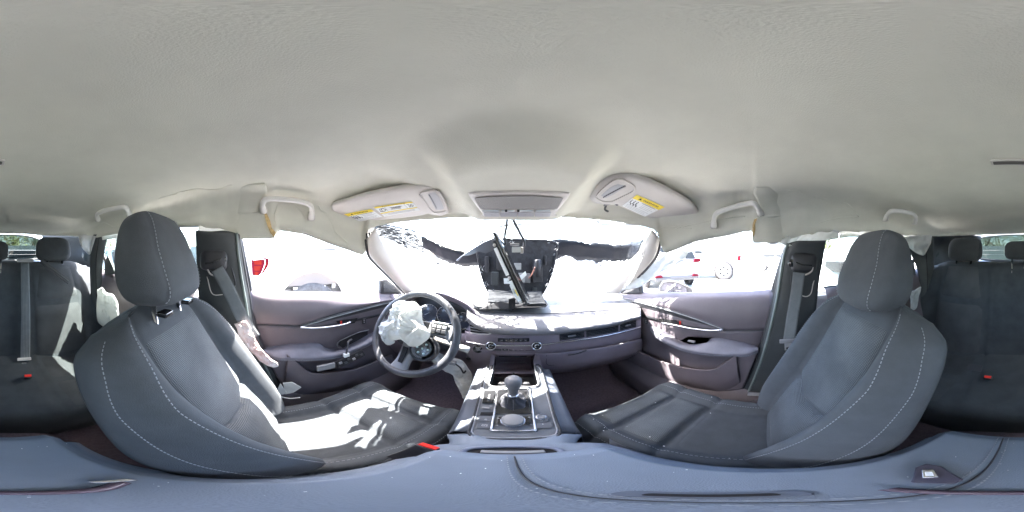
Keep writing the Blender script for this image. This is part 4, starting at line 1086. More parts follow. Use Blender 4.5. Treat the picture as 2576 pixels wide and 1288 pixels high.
# ---------------------------------------------------------------- doors
def seg2(pts, n): return crom([V((a, b, 0)) for a, b in pts], n)
def door(side):
    """front door inner trim, side -1 left, 1 right; positions measured on the right door, x = car side"""
    L = side < 0
    lab = 'dark trim panel of the driver door with silver handle and torn out window switch' if L else 'dark trim panel of the passenger door with silver handle and dappled sunlight on its armrest'
    d = thing('front_door', lab, 'car door', (X0+side*.72, .4, -.6), 'front doors')
    xs = lambda q: X0+side*q*1.07
    if L:
        sill = [(629, 727), (660, 733), (720, 737), (780, 738), (860, 739), (930, 738), (975, 737), (1012, 737)]
        r2 = [(631, 745), (660, 752), (720, 756), (780, 756), (860, 756), (930, 754), (975, 751), (1012, 748)]
        r3 = [(640, 815), (670, 817), (720, 818), (755, 818), (840, 790), (900, 775), (960, 760), (1005, 752)]
        r4 = [(655, 860), (680, 862), (730, 862), (780, 860), (850, 855), (910, 845), (960, 835), (1005, 830)]
        r5 = [(680, 905), (700, 905), (740, 907), (785, 905), (850, 900), (915, 888), (965, 875), (1010, 870)]
        r6 = [(700, 938), (715, 948), (750, 962), (790, 970), (850, 970), (915, 955), (965, 935), (1010, 920)]
        r7 = [(712, 975), (725, 985), (755, 997), (795, 1003), (850, 1003), (915, 985), (965, 965), (1010, 945)]
    else:
        sill = [(1945, 731), (1900, 735), (1850, 737), (1790, 738), (1720, 739), (1660, 738), (1600, 737), (1562, 737)]
        r2 = [(1943, 748), (1900, 753), (1850, 755), (1790, 755), (1720, 755), (1660, 753), (1600, 751), (1566, 748)]
        r3 = [(1930, 829), (1900, 831), (1860, 831), (1820, 829), (1745, 800), (1690, 782), (1630, 764), (1590, 755)]
        r4 = [(1912, 866), (1890, 868), (1850, 868), (1800, 866), (1730, 858), (1670, 842), (1625, 828), (1590, 820)]
        r5 = [(1898, 905), (1878, 908), (1840, 908), (1795, 906), (1730, 898), (1670, 885), (1620, 872), (1580, 865)]
        r6 = [(1880, 945), (1862, 955), (1830, 960), (1790, 960), (1730, 950), (1670, 930), (1615, 905), (1572, 890)]
        r7 = [(1868, 978), (1850, 990), (1820, 998), (1780, 998), (1725, 985), (1665, 960), (1612, 930), (1570, 905)]
    xq = [.700, .672, .662, .668, .672, .650, .665]
    rws = [[PX(a, b, xs(q+(.012 if i == 0 else 0))) for i, (a, b) in enumerate(r)] for r, q in zip((sill, r2, r3, r4, r5, r6, r7), xq)]
    top = [PX(a, b-1.5, xs(.728)) for a, b in sill]
    sheet('upper_panel', [top]+[[(p+q)/2+V((0, 0, .004)) for p, q in zip(top, rws[0])]]+rws[0:2]+[[lerp(p, q, .5)+V((-side*.012, 0, 0)) for p, q in zip(rws[1], rws[2])]]+[rws[2]], M_doorl, d, 4, 4, solid=.004, offset=0)
    low = [[p+V((side*.004, 0, 0)) for p in rws[2]]]+rws[3:]
    sheet('lower_panel', low, M_door, d, 4, 4, solid=.004, offset=0)
    tube('panel_seam', [p+V((-side*.003, 0, 0)) for p in rws[2]], .0028, M_blk, d, seg=6)
    # window weather strip
    tube('weather_strip', [p+V((0, 0, .002)) for p in top], .004, M_blk, d, seg=6)
    # decor blade
    if L: bl = [(755, 822), (790, 812), (840, 797), (900, 781), (955, 767), (1000, 757)]; bl2 = [(755, 822), (800, 821), (860, 815), (905, 806), (955, 795), (1000, 785)]
    else: bl = [(1820, 828), (1785, 815), (1735, 797), (1680, 780), (1630, 766), (1592, 757)]; bl2 = [(1820, 828), (1775, 828), (1715, 822), (1668, 812), (1620, 800), (1588, 792)]
    q1 = [PX(a, b, xs(.660)) for a, b in bl]; q2 = [PX(a, b, xs(.664)) for a, b in bl2]
    sheet('decor_panel', [q1, [(p+q)/2+V((side*.006, 0, 0)) for p, q in zip(q1, q2)], q2], M_blk, d, 5, 3, solid=.003)
    tube('chrome_accent', [p+V((-side*.004, 0, .001)) for p in q1], .003, M_gunm if not L else M_gunm, d, seg=8)
    v, f = stitches([(p+V((-side*.006, 0, .010)), V((-side, 0, 1)).normalized()) for p in crom(q1, 6)], .004, .003, .0007); mk('stitching', v, f, M_stitch, d, kind='stuff', smooth=False)
    # silver handle
    hd_ = [(755, 823), (790, 825), (830, 822), (868, 815), (882, 810)] if L else [(1818, 829), (1785, 831), (1740, 826), (1690, 816), (1664, 812)]
    hp = [PX(a, b, xs(.645)) for a, b in hd_]
    tube('silver_handle', hp, [.002, .006, .007, .007, .006]+[.006]*0 if False else .0058, M_chr, d, seg=10, flat=.8)
    hc = [(845, 806), (892, 803), (900, 811), (850, 819)] if L else [(1641, 806), (1690, 803), (1712, 816), (1660, 813)]
    hc = [(846, 808), (900, 800), (892, 813), (852, 817)] if L else [(1654, 801), (1700, 806), (1712, 816), (1664, 811)]
    prism('handle_recess', [PX(a, b, xs(.656)) for a, b in hc], V((side*.003, 0, 0)), M_dk, d)
    rt = (858, 812) if L else (1711, 812)
    box('lock_tab', PX(*rt, xs(.652)), (.003, .004, .010), M_red, d, bevel=.001)
    lk = (916, 808) if L else (1625, 808)
    ls = box('lock_switch', PX(*lk, xs(.662)), (.003, .012, .016), M_blk, d, bevel=.002)
    for dz in (-.006, .006): lathe('switch_dot', PX(*lk, xs(.658))+V((0, 0, dz)), (-side, 0, 0), [(.0025, 0), (.0025, .001), (0, .001)], M_icon, ls, seg=10)
    # armrest shelf
    if L: lip = [(664, 889), (700, 895), (735, 897), (790, 897), (845, 892), (885, 879), (935, 856), (962, 838)]; bk = [(668, 878), (700, 872), (740, 868), (800, 866), (830, 880), (875, 875), (925, 845), (958, 832)]
    else: lip = [(1906, 882), (1880, 886), (1845, 887), (1790, 885), (1740, 879), (1700, 867), (1655, 843), (1628, 826)]; bk = [(1900, 873), (1880, 866), (1850, 860), (1800, 852), (1750, 862), (1710, 862), (1665, 832), (1640, 822)]
    LP_ = [PX(a, b, xs(.606)) for a, b in lip]; BP_ = [PX(a, b, xs(.655)) for a, b in bk]
    for i in range(8): BP_[i].z = max(BP_[i].z, LP_[i].z-.01)
    LP_[-1] = LP_[-1]+V((side*.03, 0, 0)); LP_[0] = LP_[0]+V((side*.02, 0, 0))
    rws2 = [[p+V((side*.02, 0, .0)) for p in BP_], BP_, [lerp(p, q, .6)+V((0, 0, .006)) for p, q in zip(BP_, LP_)], LP_, [p+V((-side*.004, 0, -.012)) for p in LP_], [p+V((side*.006, 0, -.032)) for p in LP_], [p+V((side*.075, 0, -.04)) for p in LP_]]
    sheet('armrest', rws2, mat('armrest_vinyl', (.15, .145, .175), .45, bump=.3, bscale=600, var=.12, vscale=18), d, 5, 3)
    v, f = stitches([(p+V((-side*.005, 0, -.018)), V((-side, 0, .1)).normalized()) for p in crom(LP_, 6)], .004, .003, .0006); mk('armrest_stitching', v, f, M_stitch, d, kind='stuff', smooth=False)
    # door pocket
    if L: pk = [(722, 892), (743, 908), (776, 935), (807, 940), (850, 936), (892, 930), (943, 911), (985, 893)]
    else: pk = [(1853, 892), (1835, 905), (1800, 928), (1760, 930), (1705, 922), (1660, 908), (1620, 890), (1600, 880)]
    up_ = [PX(a, b, xs(.606)) for a, b in pk]
    bt_ = [p*1.0 for p in rws[6]]
    # reorder bottom to match
    bt_ = [PX(a, b, xs(.640)) for a, b in (r7 if True else r7)]
    bt_ = bt_[0:8]
    midr = [lerp(p, q, .5)+V((-side*.018, 0, 0)) for p, q in zip(up_, bt_)]
    sheet('door_pocket', [[p+V((side*.012, 0, -.004)) for p in up_], up_, [lerp(p, q, .06)+V((-side*.004, 0, 0)) for p, q in zip(up_, bt_)], midr, bt_], M_door, d, 5, 4, solid=.003)
    # back filler behind the pocket end
    if L: fil = [(655, 885), (722, 892), (743, 908), (776, 935), (770, 985), (712, 975), (690, 935)]
    else: fil = [(1908, 880), (1853, 892), (1835, 905), (1800, 928), (1810, 985), (1868, 978), (1888, 930)]
    prism('pocket_end', [PX(a, b, xs(.618)) for a, b in fil], V((side*.03, 0, 0)), M_door, d, bevel=.006)
    # sail panel with tweeter
    if L: sp = [(958, 738), (958, 705), (972, 702), (1000, 722), (1012, 738)]
    else: sp = [(1615, 738), (1613, 716), (1590, 718), (1570, 728), (1556, 740)]
    prism('mirror_sail', [PX(a, b, xs(.69)) for a, b in sp], V((side*.02, 0, 0)), M_blk, d, bevel=.003)
    gp = [lerp(PX(a, b, xs(.688)), PX(*((980, 724) if L else (1596, 730)), xs(.688)), .28) for a, b in sp]
    prism('tweeter_grille', gp, V((-side*.002, 0, 0)), mat('perforated_grille', (.06, .06, .065), .6, bump=1, bscale=350, kind='v'), d)
    # door frame edge facing the B pillar
    fr = [(603, 592), (612, 640), (622, 690), (629, 727), (636, 780), (648, 850), (672, 905), (712, 975)] if L else [(1978, 615), (1965, 660), (1952, 705), (1945, 731), (1937, 780), (1921, 855), (1900, 915), (1868, 980)]
    fp_ = [PX(a, b, xs(.71 if i < 4 else .675)) for i, (a, b) in enumerate(fr)]
    tube('window_frame', fp_, .010, M_blk, d, seg=10, flat=1.2)
    return d, xs
dL, xl = door(-1); dR, xr = door(1)
# passenger window switch
swp = PX(1738, 866, xr(.612)); 
prism('switch_plate', [PX(a, b, xr(.64))+V((0, 0, .012)) for a, b in ((1712, 862), (1730, 852), (1790, 855), (1775, 870), (1745, 874))], V((0, 0, .002)), M_blk, dR)
box('window_switch', PX(1740, 864, xr(.635))+V((0, 0, .014)), (.010, .018, .004), M_grey, dR, bevel=.002)
# torn-out window switch module on the driver's side
sm_ = thing('switch_module', 'torn out window switch circuit dangling by its lead over the driver door pocket', 'switch module', PX(885, 905, xl(.57)))
a_ = PX(848, 918, xl(.58)); b_ = PX(914, 886, xl(.575)); ax1 = (b_-a_).normalized(); n1 = V((1, -.2, .5)).normalized(); s1 = ax1.cross(n1).normalized(); n1 = s1.cross(ax1)
box('circuit_housing', (a_+b_)/2, ((b_-a_).length/2, .018, .007), M_dk, sm_, ax=(ax1, s1, n1), bevel=.002)
for k in range(6):
    box('switch_contact', lerp(a_, b_, .12+k*.15)+n1*.008+s1*(.006 if k % 2 else -.005), (.007, .006, .003), M_blk if k % 3 else M_grey, sm_, ax=(ax1, s1, n1), bevel=.001)
box('bracket', PX(820, 923, xl(.58)), (.006, .04, .016), M_grey, sm_, bevel=.003)
box('white_connector', PX(871, 893, xl(.575)), (.008, .013, .010), M_paper, sm_, bevel=.002)
tube('lead', [PX(871, 890, xl(.575)), PX(875, 872, xl(.585)), PX(876, 860, xl(.60)), PX(884, 854, xl(.63))], .005, M_blk, sm_, seg=8)
prism('switch_hole', [PX(a, b, xl(.640)) for a, b in ((852, 868), (856, 858), (900, 838), (925, 832), (925, 842), (862, 876))], V((-.003, 0, .002)), M_dk, sm_)
tube('hole_rim', [PX(a, b, xl(.637)) for a, b in ((855, 877), (848, 868), (856, 857), (900, 837), (928, 830))], .0018, M_grey, sm_, seg=6)
# ---------------------------------------------------------------- B pillars
def pillar(side):
    L = side < 0
    x = lambda q: X0+side*q
    lab = 'dark B pillar trim behind the driver door carrying a seat belt reel' if L else 'dark B pillar trim between the passenger door and rear window with belt guide'
    d = thing('door_pillar', lab, 'door pillar', (x(.68), -.2, -.9), 'door pillars')
    if L:
        rws = [[(492, 580), (530, 582), (565, 580), (592, 586), (601, 590)], [(494, 630), (530, 630), (575, 630), (596, 632), (610, 634)], [(496, 690), (535, 690), (582, 690), (604, 692), (620, 694)],
               [(500, 750), (545, 755), (592, 755), (615, 755), (630, 752)], [(508, 830), (560, 830), (606, 830), (628, 830), (643, 828)], [(530, 910), (590, 920), (640, 925), (665, 920), (678, 910)], [(560, 990), (620, 1000), (670, 1005), (700, 995), (720, 985)]]
    else:
        rws = [[(2078, 605), (2040, 606), (2005, 606), (1985, 612), (1978, 616)], [(2072, 640), (2035, 640), (1995, 640), (1975, 642), (1968, 644)], [(2062, 700), (2025, 700), (1985, 700), (1965, 700), (1953, 700)],
               [(2055, 755), (2015, 757), (1975, 757), (1956, 756), (1944, 752)], [(2046, 830), (1998, 835), (1958, 835), (1938, 833), (1925, 830)], [(2030, 905), (1980, 912), (1935, 918), (1915, 912), (1903, 905)], [(2000, 990), (1950, 1000), (1905, 1003), (1880, 995), (1862, 985)]]
    xq = [(.60, .60, .61, .635, .66), (.62, .62, .63, .65, .675), (.645, .645, .65, .665, .69), (.655, .655, .66, .67, .70), (.66, .66, .665, .67, .70), (.66, .66, .665, .67, .69), (.67, .67, .675, .68, .69)]
    R = [[PX(a, b, x(q)) for (a, b), q in zip(r, qq)] for r, qq in zip(rws, xq)]
    sheet('pillar_trim', R, M_pil, d, 5, 5, solid=.006)
    # grey rubber edge strip
    tube('edge_seal', [r[3]+V((-side*.004, .004, 0)) for r in R], .006, mat('seal_grey_green', (.16, .19, .18), .5), d, seg=8)
    tube('edge_seal', [r[4]+V((-side*.004, -.002, 0)) for r in R], .005, M_blk, d, seg=8)
    c = (538, 655) if L else (2022, 660)
    sg = 1 if L else -1
    # raised reel panel outline
    ol = [(512, 622), (548, 620), (568, 628), (578, 660), (592, 710), (585, 724)] if L else [(2062, 620), (2030, 620), (2010, 630), (1996, 665), (1990, 710), (2000, 728)]
    tube('reel_panel_edge', [PX(a, b, x(.645)) for a, b in ol], .003, M_blk, d, seg=8)
    ol = [(514, 678), (522, 700), (530, 732), (540, 742), (560, 741)] if L else [(2055, 682), (2046, 712), (2040, 738), (2028, 746), (2012, 742)]
    tube('reel_panel_edge', [PX(a, b, x(.645)) for a, b in ol], .0022, M_lite, d, seg=8)
    # height adjuster cap
    cc = PX(*c, x(.635)); v, f = superg(cc, (.028, .055, .040), (.6, .5), None, 28, 16); mk('adjuster_cap', v, f, M_blk, d)
    tube('adjuster_groove', [PX(a, b, x(.60)) for a, b in (((515, 662), (535, 660), (556, 650)) if L else ((2042, 668), (2020, 666), (2003, 660)))], .003, M_gl, d, seg=6)
    g = (547, 668) if L else (2002, 672)
    lathe('belt_guide', PX(560 if L else 1992, 652 if L else 662, x(.622)), (-side, 0, 0), [(.016, 0), (.016, .006), (.010, .008), (0, .008)], M_gl, d, seg=20)
    tube('guide_arc', [PX(a, b, x(.612)) for a, b in (((522, 678), (530, 690), (545, 693), (556, 688)) if L else ((2045, 672), (2042, 682), (2030, 690), (2015, 692)))], .0035, M_lite, d, seg=8)
    return x
px = pillar(-1); pr = pillar(1)
def belt(name, label, ctr, wdt, group='seat belts', thick=.0015, tw=None):
    t = thing(name, label, 'seat belt', ctr[-1], group)
    n = len(ctr); rl, rr = [], []
    for i, p in enumerate(ctr):
        tg = (ctr[min(n-1, i+1)]-ctr[max(0, i-1)]).normalized(); s = tw if tw is not None else tg.cross(p.normalized()).normalized()
        rl.append(p+s*wdt/2); rr.append(p-s*wdt/2)
    mid = [(a+b)/2-p.normalized()*.001 for a, b, p in zip(rl, rr, ctr)]
    o = sheet('webbing', [rl, mid, rr], M_belt, t, 8, 3, solid=thick)
    for e in (rl, rr): tube('webbing_edge', e, .0010, M_pil, t, seg=5, s=8)
    return t
belt('seat_belt', 'grey driver belt slack down the B pillar towards the pinkish airbag', [PX(546, 676, px(.600)), PX(568, 715, px(.605)), PX(592, 765, px(.61)), PX(618, 815, px(.615)), PX(640, 850, px(.60))], .047)
tb = belt('seat_belt', 'grey passenger belt hanging down the B pillar with its steel tongue', [PX(2010, 686, pr(.60)), PX(2003, 740, pr(.605)), PX(1993, 800, pr(.61)), PX(1984, 862, pr(.60))], .047)
c = PX(1982, 858, pr(.592)); X_ = V((0, -1, 0)).normalized(); Y_ = V((.1, 0, 1)).normalized()
box('tongue_cover', c, (.004, .032, .010), M_grey, tb, bevel=.003); prism('steel_tongue', [c+V((0, dy, dz)) for dy, dz in ((-.013, -.008), (.013, -.008), (.012, -.048), (-.012, -.048))], V((.002, 0, 0)), M_gunm, tb, bevel=.0005)
box('tongue_window', c+V((-.003, 0, -.036)), (.001, .006, .005), M_dk, tb)
# rear centre belt down the backrest
rbx = thing('seat_belt', 'grey rear belt running straight down the back of the rear seat into a buckle', 'seat belt', PY(66, 925, -.8), 'seat belts')
ct = [PY(62, 660, -.985), PY(63, 720, -.945), PY(64, 800, -.885), PY(63, 880, -.835), PY(62, 905, -.80)]
sheet('webbing', [[p+V((.025, .012, 0)) for p in ct], [p+V((0, .013, 0)) for p in ct], [p-V((.025, -.012, 0)) for p in ct]], M_belt, rbx, 8, 3, solid=.0015)
for k in range(5):
    tube('webbing_rib', [p+V((-.016+.008*k, .0145, 0)) for p in ct], .0008, M_pil, rbx, seg=5)
rplate('belt_outlet', PY(62, 655, -.97)+V((0, .01, 0)), .050, .010, .006, .02, V((-1, 0, 0)), V((0, .1, 1)).normalized(), M_grey, rbx, bevel=.003)
rplate('tongue_cover', PY(61, 903, -.79), .034, .010, .004, .006, V((-1, 0, 0)), V((0, -.3, 1)).normalized(), M_lite, rbx, bevel=.002)
rplate('steel_tongue', PY(61, 918, -.785), .012, .016, .003, .002, V((-1, 0, 0)), V((0, -.3, 1)).normalized(), M_gunm, rbx)
# loose headrest-side strap lying over the rear left backrest
ls_ = thing('loose_strap', 'black rubber trim strip lying diagonally over the rear left backrest', 'trim strip', PY(165, 700, -.93))
p0, p1 = PY(104, 658, -.985), PY(168, 706, -.93); dd = (p1-p0).normalized(); s_ = dd.cross(V((0, 1, .2))).normalized(); n_ = s_.cross(dd)
box('rubber_strip', (p0+p1)/2+V((0, .02, 0)), ((p1-p0).length/2+.01, .016, .004), M_blk, ls_, ax=(dd, s_, n_), bevel=.002)
box('strip_ridge', (p0+p1)/2+V((0, .026, 0)), ((p1-p0).length/2, .003, .003), M_pil, ls_, ax=(dd, s_, n_), bevel=.001)
# ---------------------------------------------------------------- rear doors, C pillars
def rear_side(side):
    L = side < 0; x = lambda q: X0+side*q
    d = thing('rear_door', 'dark inner panel of the rear %s door half hidden by the front seat' % ('driver side' if L else 'passenger side'), 'car door', (x(.7), -.6, -.6), 'rear doors')
    ys = [-.26, -.45, -.65, -.82, -.95, -1.02]
    zt_ = [-.155, -.145, -.13, -.115, -.10, -.09]
    rws = [[V((x(.715), y, z)) for y, z in zip(ys, zt_)], [V((x(.69), y, z-.005)) for y, z in zip(ys, zt_)], [V((x(.665), y, z-.04)) for y, z in zip(ys, zt_)], [V((x(.65), y, z-.12)) for y, z in zip(ys, zt_)], [V((x(.66), y, z-.20)) for y, z in zip(ys, zt_)],
           [V((x(.62), y, -.42)) for y in ys], [V((x(.63), y, -.47)) for y in ys], [V((x(.67), y, -.50)) for y in ys], [V((x(.66), y, -.75)) for y in ys], [V((x(.68), y, -.95)) for y in ys]]
    sheet('door_panel', rws, M_door, d, 4, 4, solid=.004)
    tube('weather_strip', [p+V((0, 0, .004)) for p in rws[0]], .004, M_blk, d, seg=6)
    wn = [V((x(.708), -.24, -.15)), V((x(.708), -.80, -.115)), V((x(.66), -.86, .02)), V((x(.625), -.80, .12)), V((x(.645), -.24, .09))]
    prism('window_pane', wn, V((side*.004, 0, 0)), M_tint2, d)
    tube('window_divider', [V((x(.705), -.84, -.11)), V((x(.66), -.885, .03)), V((x(.625), -.84, .13))], .011, M_blk, d, seg=8)
    # triangular corner cover
    tri = [(296, 690), (298, 655), (272, 632), (262, 690)] if L else [(2252, 690), (2262, 648), (2290, 640), (2305, 690)]
    prism('corner_cover', [PX(a, b, x(.67)) for a, b in (((262, 692), (262, 660), (270, 642), (282, 668), (290, 690)) if L else ((2252, 680), (2262, 648), (2280, 640), (2300, 655), (2305, 692)))], V((side*.02, 0, 0)), M_pil, d, bevel=.004)
    # C pillar
    q = thing('rear_pillar', 'dark C pillar trim beside the rear %s headrest' % ('left' if L else 'right'), 'rear pillar', (x(.62), -1.2, -.5), 'rear pillars')
    if L:
        cols = [[(236, 590), (226, 650), (228, 720), (232, 800), (240, 880)], [(252, 590), (243, 650), (243, 720), (247, 800), (255, 880)], [(272, 592), (262, 640), (256, 700), (262, 800), (270, 880)]]
    else:
        cols = [[(2347, 596), (2350, 650), (2348, 720), (2340, 800), (2330, 880)], [(2325, 600), (2330, 650), (2332, 720), (2325, 800), (2318, 880)], [(2280, 602), (2292, 640), (2312, 700), (2312, 800), (2305, 880)]]
    qx = [.60, .62, .655]
    R = [[PX(a, b, x(w_+.02*(i > 2))) for i, (a, b) in enumerate(c_)] for c_, w_ in zip(cols, qx)]
    sheet('pillar_cover', R, M_pil, q, 4, 5, solid=.006)
    tube('pillar_groove', [p+V((-side*.003, 0, 0)) for p in R[1]], .003, M_dk, q, seg=6)
    # quarter trim towards the tailgate
    if L: qt = [[(240, 588, .58), (205, 590, .55), (165, 590, .50), (105, 590, .42)], [(236, 625, .60), (212, 622, .56), (175, 620, .50), (110, 620, .44)], [(232, 672, .62), (205, 655, .58), (170, 655, .52), (112, 655, .46)], [(232, 720, .63), (210, 700, .6), (170, 690, .55), (115, 690, .46)]]
    else: qt = [[(2345, 590, .58), (2380, 590, .54), (2420, 590, .48), (2468, 590, .42)], [(2340, 625, .60), (2365, 622, .56), (2410, 620, .50), (2466, 620, .44)], [(2345, 672, .62), (2372, 658, .58), (2410, 655, .52), (2462, 655, .46)], [(2350, 720, .63), (2375, 700, .6), (2410, 690, .55), (2455, 690, .46)]]
    def QP(a, b, xx):
        d_ = ray(a, b); h = hypot(d_.x, d_.y)
        yy = {3: 0}
        r = abs((xx)/ (d_.x/h)); return d_*(min(r, 1.62)/h)
    R = []
    for row in qt:
        r = []
        for k, (a, b, xx) in enumerate(row): r.append(PY(a, b, [-1.05, -1.2, -1.34, -1.5][k]))
        R.append(r)
    sheet('quarter_trim', R, M_pil, q, 4, 4, solid=.006)
    return x
rear_side(-1); rear_side(1)
# small quarter window opening patches (bright glass with pale print)
for s, a in ((-1, ((345, 990), (362, 985), (362, 1020), (345, 1010))),):
    pass
for side, pts in ((-1, ((207, 636), (222, 640), (224, 660), (214, 656), (206, 646))), (1, ((2351, 652), (2362, 640), (2362, 632), (2356, 640), (2352, 646)))):
    qw = prism('quarter_window', [PY(a, b, -1.12) for a, b in pts], V((0, -.004, 0)), M_glass, None)
    tag(qw, 'small rounded quarter window low beside the %s rear pillar' % ('left' if side < 0 else 'right'), 'window')
# parcel shelf / boot floor, tailgate lower, rear window
bt = thing('boot', 'dark boot trim and parcel shelf behind the rear seat', 'boot', (.02, -1.5, -.5))
sheet('parcel_shelf', [[V((x, -1.02, -.075)) for x in (-.6, 0, .64)], [V((x, -1.4, -.08)) for x in (-.6, 0, .64)], [V((x, -1.66, -.05)) for x in (-.58, 0, .62)]], M_pil, bt, 3, 3, solid=.01)
tg = thing('tailgate', 'dark tailgate inner frame around the rear window', 'tailgate', (.02, -1.7, -.3))
fr = [(2450, 606), (2476, 596), (2530, 591), (2576+10, 590), (2576+60, 592), (2576+93, 600), (2576+108, 612), (2576+106, 642), (2576+90, 652), (2576, 657), (2500, 655), (2462, 650), (2448, 640)]
frp = [PY(a, b, -1.60) for a, b in fr]
tube('window_surround', frp+[frp[0]], .011, M_pil, tg, seg=8, s=4)
prism('rear_window', [p+V((0, -.012, 0)) for p in frp], V((0, -.004, 0)), M_tint, tg)
v, f = boxg((.02, -1.64, -.35), (.72, .02, .30)); mk('tailgate_panel', v, f, M_pil, tg, smooth=False)
tube('heater_line', [PY(a, 630, -1.61) for a in (2450, 2576, 2680)], .0006, M_grey, tg, seg=4)
tube('heater_line', [PY(a, 640, -1.61) for a in (2450, 2576, 2680)], .0006, M_grey, tg, seg=4)
tube('rear_wiper', [PY(15, 648, -1.66), PY(60, 645, -1.66), PY(100, 640, -1.66)], .005, M_blk, tg, seg=6)
# ---------------------------------------------------------------- A pillars and door glass curtains
def apillar(side):
    L = side < 0; x = lambda q: X0+side*q
    d = thing('front_pillar', '%s sweeping from the headliner down to the dashboard, %s' % (('pale sunlit A pillar', 'driver side') if L else ('white sunlit A pillar', 'passenger side')), 'front pillar', (x(.7), .9, -.3), 'front pillars')
    if L:
        o = [(924, 600, .60), (930, 640, .625), (950, 665, .65), (975, 690, .67), (1000, 716, .69), (1020, 738, .71)]
        i = [(944, 575, .565), (962, 612, .59), (985, 645, .62), (1008, 675, .64), (1032, 705, .66), (1056, 738, .68)]
    else:
        o = [(1660, 600, .61), (1650, 640, .63), (1630, 668, .65), (1605, 695, .67), (1580, 718, .69), (1555, 738, .71)]
        i = [(1640, 578, .57), (1620, 612, .60), (1598, 645, .62), (1572, 675, .64), (1548, 705, .66), (1522, 738, .68)]
    O = [PX(a, b, x(q)) for a, b, q in o]; I = [PX(a, b, x(q)) for a, b, q in i]
    sheet('pillar_cover', [O, [lerp(p, q, .35)-p.normalized()*.018 for p, q in zip(O, I)], [lerp(p, q, .7)-p.normalized()*.016 for p, q in zip(O, I)], I], M_lite, d, 5, 4, solid=.006)
    tube('rubber_seal', [p+V((side*.01, 0, -.004)) for p in O], .007, M_blk, d, seg=8)
    for k in range(3):
        tube('torn_seal_strip', [lerp(O[0], O[1], t)+V((-side*.006*k, .01*k, .004*k)) for t in (-.3, .3, .9)], .004, M_dk, d, seg=6)
apillar(-1); apillar(1)
# left side: curtain airbag hanging in the driver's window; right side large white drape
def drape(name, label, top, bot, mt, amp=.006, fr=30, nr=16, seed=0, group='curtain airbags', sc=6):
    T = crom([V(p) for p in top], sc); B = crom([V(p) for p in bot], sc); rows = []
    n = len(T)
    for i in range(nr+1):
        t = i/nr; r = []
        for j in range(n):
            p = lerp(T[j], B[j], t); o = V((p.x, p.y, 0)).normalized()
            wv = sin(j/n*fr+seed+2.5*nv((j*.15, t*2, seed)))*amp*(.3+t)+nv(p, 30, seed)*amp*1.2+abs(nv(p, 14, seed+3))*amp*1.6
            r.append(p+o*wv+V((0, 0, nv(p, 25, seed+8)*amp*.5)))
        rows.append(r)
    v, f = gridg(rows); o = mk(name, v, f, mt, None, solid=.0012)
    tag(o, label, 'airbag', group); return o
def hp(a, b, near=0): return HLp(a, b, near)
drape('curtain_airbag', 'thin white curtain airbag hanging in the driver window near the A pillar',
      [HBnd(s)[0]*V((sin((s-1288)*K), cos((s-1288)*K), 0))*1.0+V((0, 0, HBnd(s)[1]+.01)) for s in (700, 760, 820, 870, 905)],
      [PX(700, 580, xl(.63)), PX(760, 590, xl(.63)), PX(822, 608, xl(.63)), PX(880, 631, xl(.63)), PX(920, 646, xl(.62))], M_curt, .004, 14, seed=1)
drape('curtain_airbag', 'white curtain airbag tail drooping below the headliner beside the driver A pillar',
      [PX(898, 640, xl(.66)), PX(908, 644, xl(.655)), PX(920, 645, xl(.65)), PX(934, 648, xl(.64)), PX(948, 658, xl(.64))],
      [PX(902, 660, xl(.66)), PX(914, 684, xl(.66)), PX(926, 702, xl(.66)), PX(940, 702, xl(.65)), PX(955, 690, xl(.65))], M_curt, .006, 12, seed=2)
drape('curtain_airbag', 'ruffled white airbag strip between headliner and B pillar, driver side',
      [HLp(s, HB_ - 6, -.01) for s, HB_ in ((500, 573), (530, 576), (560, 580), (590, 590), (605, 596))],
      [PX(495, 584, px(.62)), PX(530, 586, px(.63)), PX(565, 585, px(.64)), PX(590, 592, px(.65)), PX(606, 600, px(.65))], M_curt, .005, 20, seed=3)
drape('curtain_airbag', 'white airbag cloth bunched above the rear left window',
      [HLp(s, b, -.01) for s, b in ((255, 590), (280, 586), (310, 580), (340, 574), (352, 570))],
      [PX(258, 604, px(.60)), PX(280, 601, px(.61)), PX(312, 598, px(.62)), PX(345, 590, px(.63)), PX(356, 582, px(.63))], M_curt, .008, 22, seed=4)
drape('curtain_airbag', 'white airbag knot drooping over the left C pillar',
      [PX(197, 592, px(.53)), PX(212, 590, px(.56)), PX(228, 592, px(.58)), PX(242, 594, px(.60))],
      [PX(202, 615, px(.53)), PX(212, 630, px(.56)), PX(226, 640, px(.58)), PX(233, 620, px(.585))], M_bag, .008, 16, seed=5)
drape('curtain_airbag', 'broad white curtain airbag hanging over the top of the passenger window',
      [PX(a, b, xr(q)) for a, b, q in ((1675, 635, .655), (1735, 608, .67), (1800, 594, .67), (1860, 584, .67), (1900, 608, .665), (1945, 612, .665), (1965, 604, .665))],
      [PX(a, b, xr(q)) for a, b, q in ((1678, 650, .68), (1745, 632, .69), (1800, 636, .69), (1860, 634, .69), (1915, 626, .69), (1950, 620, .68), (1968, 612, .68))], M_curt, .004, 12, seed=6)
drape('curtain_airbag', 'large white airbag sheet hanging off the passenger A pillar to the door sill',
      [PX(a, b, xr(q)) for a, b, q in ((1630, 590, .60), (1648, 610, .615), (1665, 636, .63), (1705, 630, .65), (1735, 622, .67))],
      [PX(a, b, xr(q)) for a, b, q in ((1540, 705, .63), (1566, 728, .64), (1610, 722, .65), (1655, 690, .67), (1722, 655, .68))], M_bag, .010, 10, seed=7)
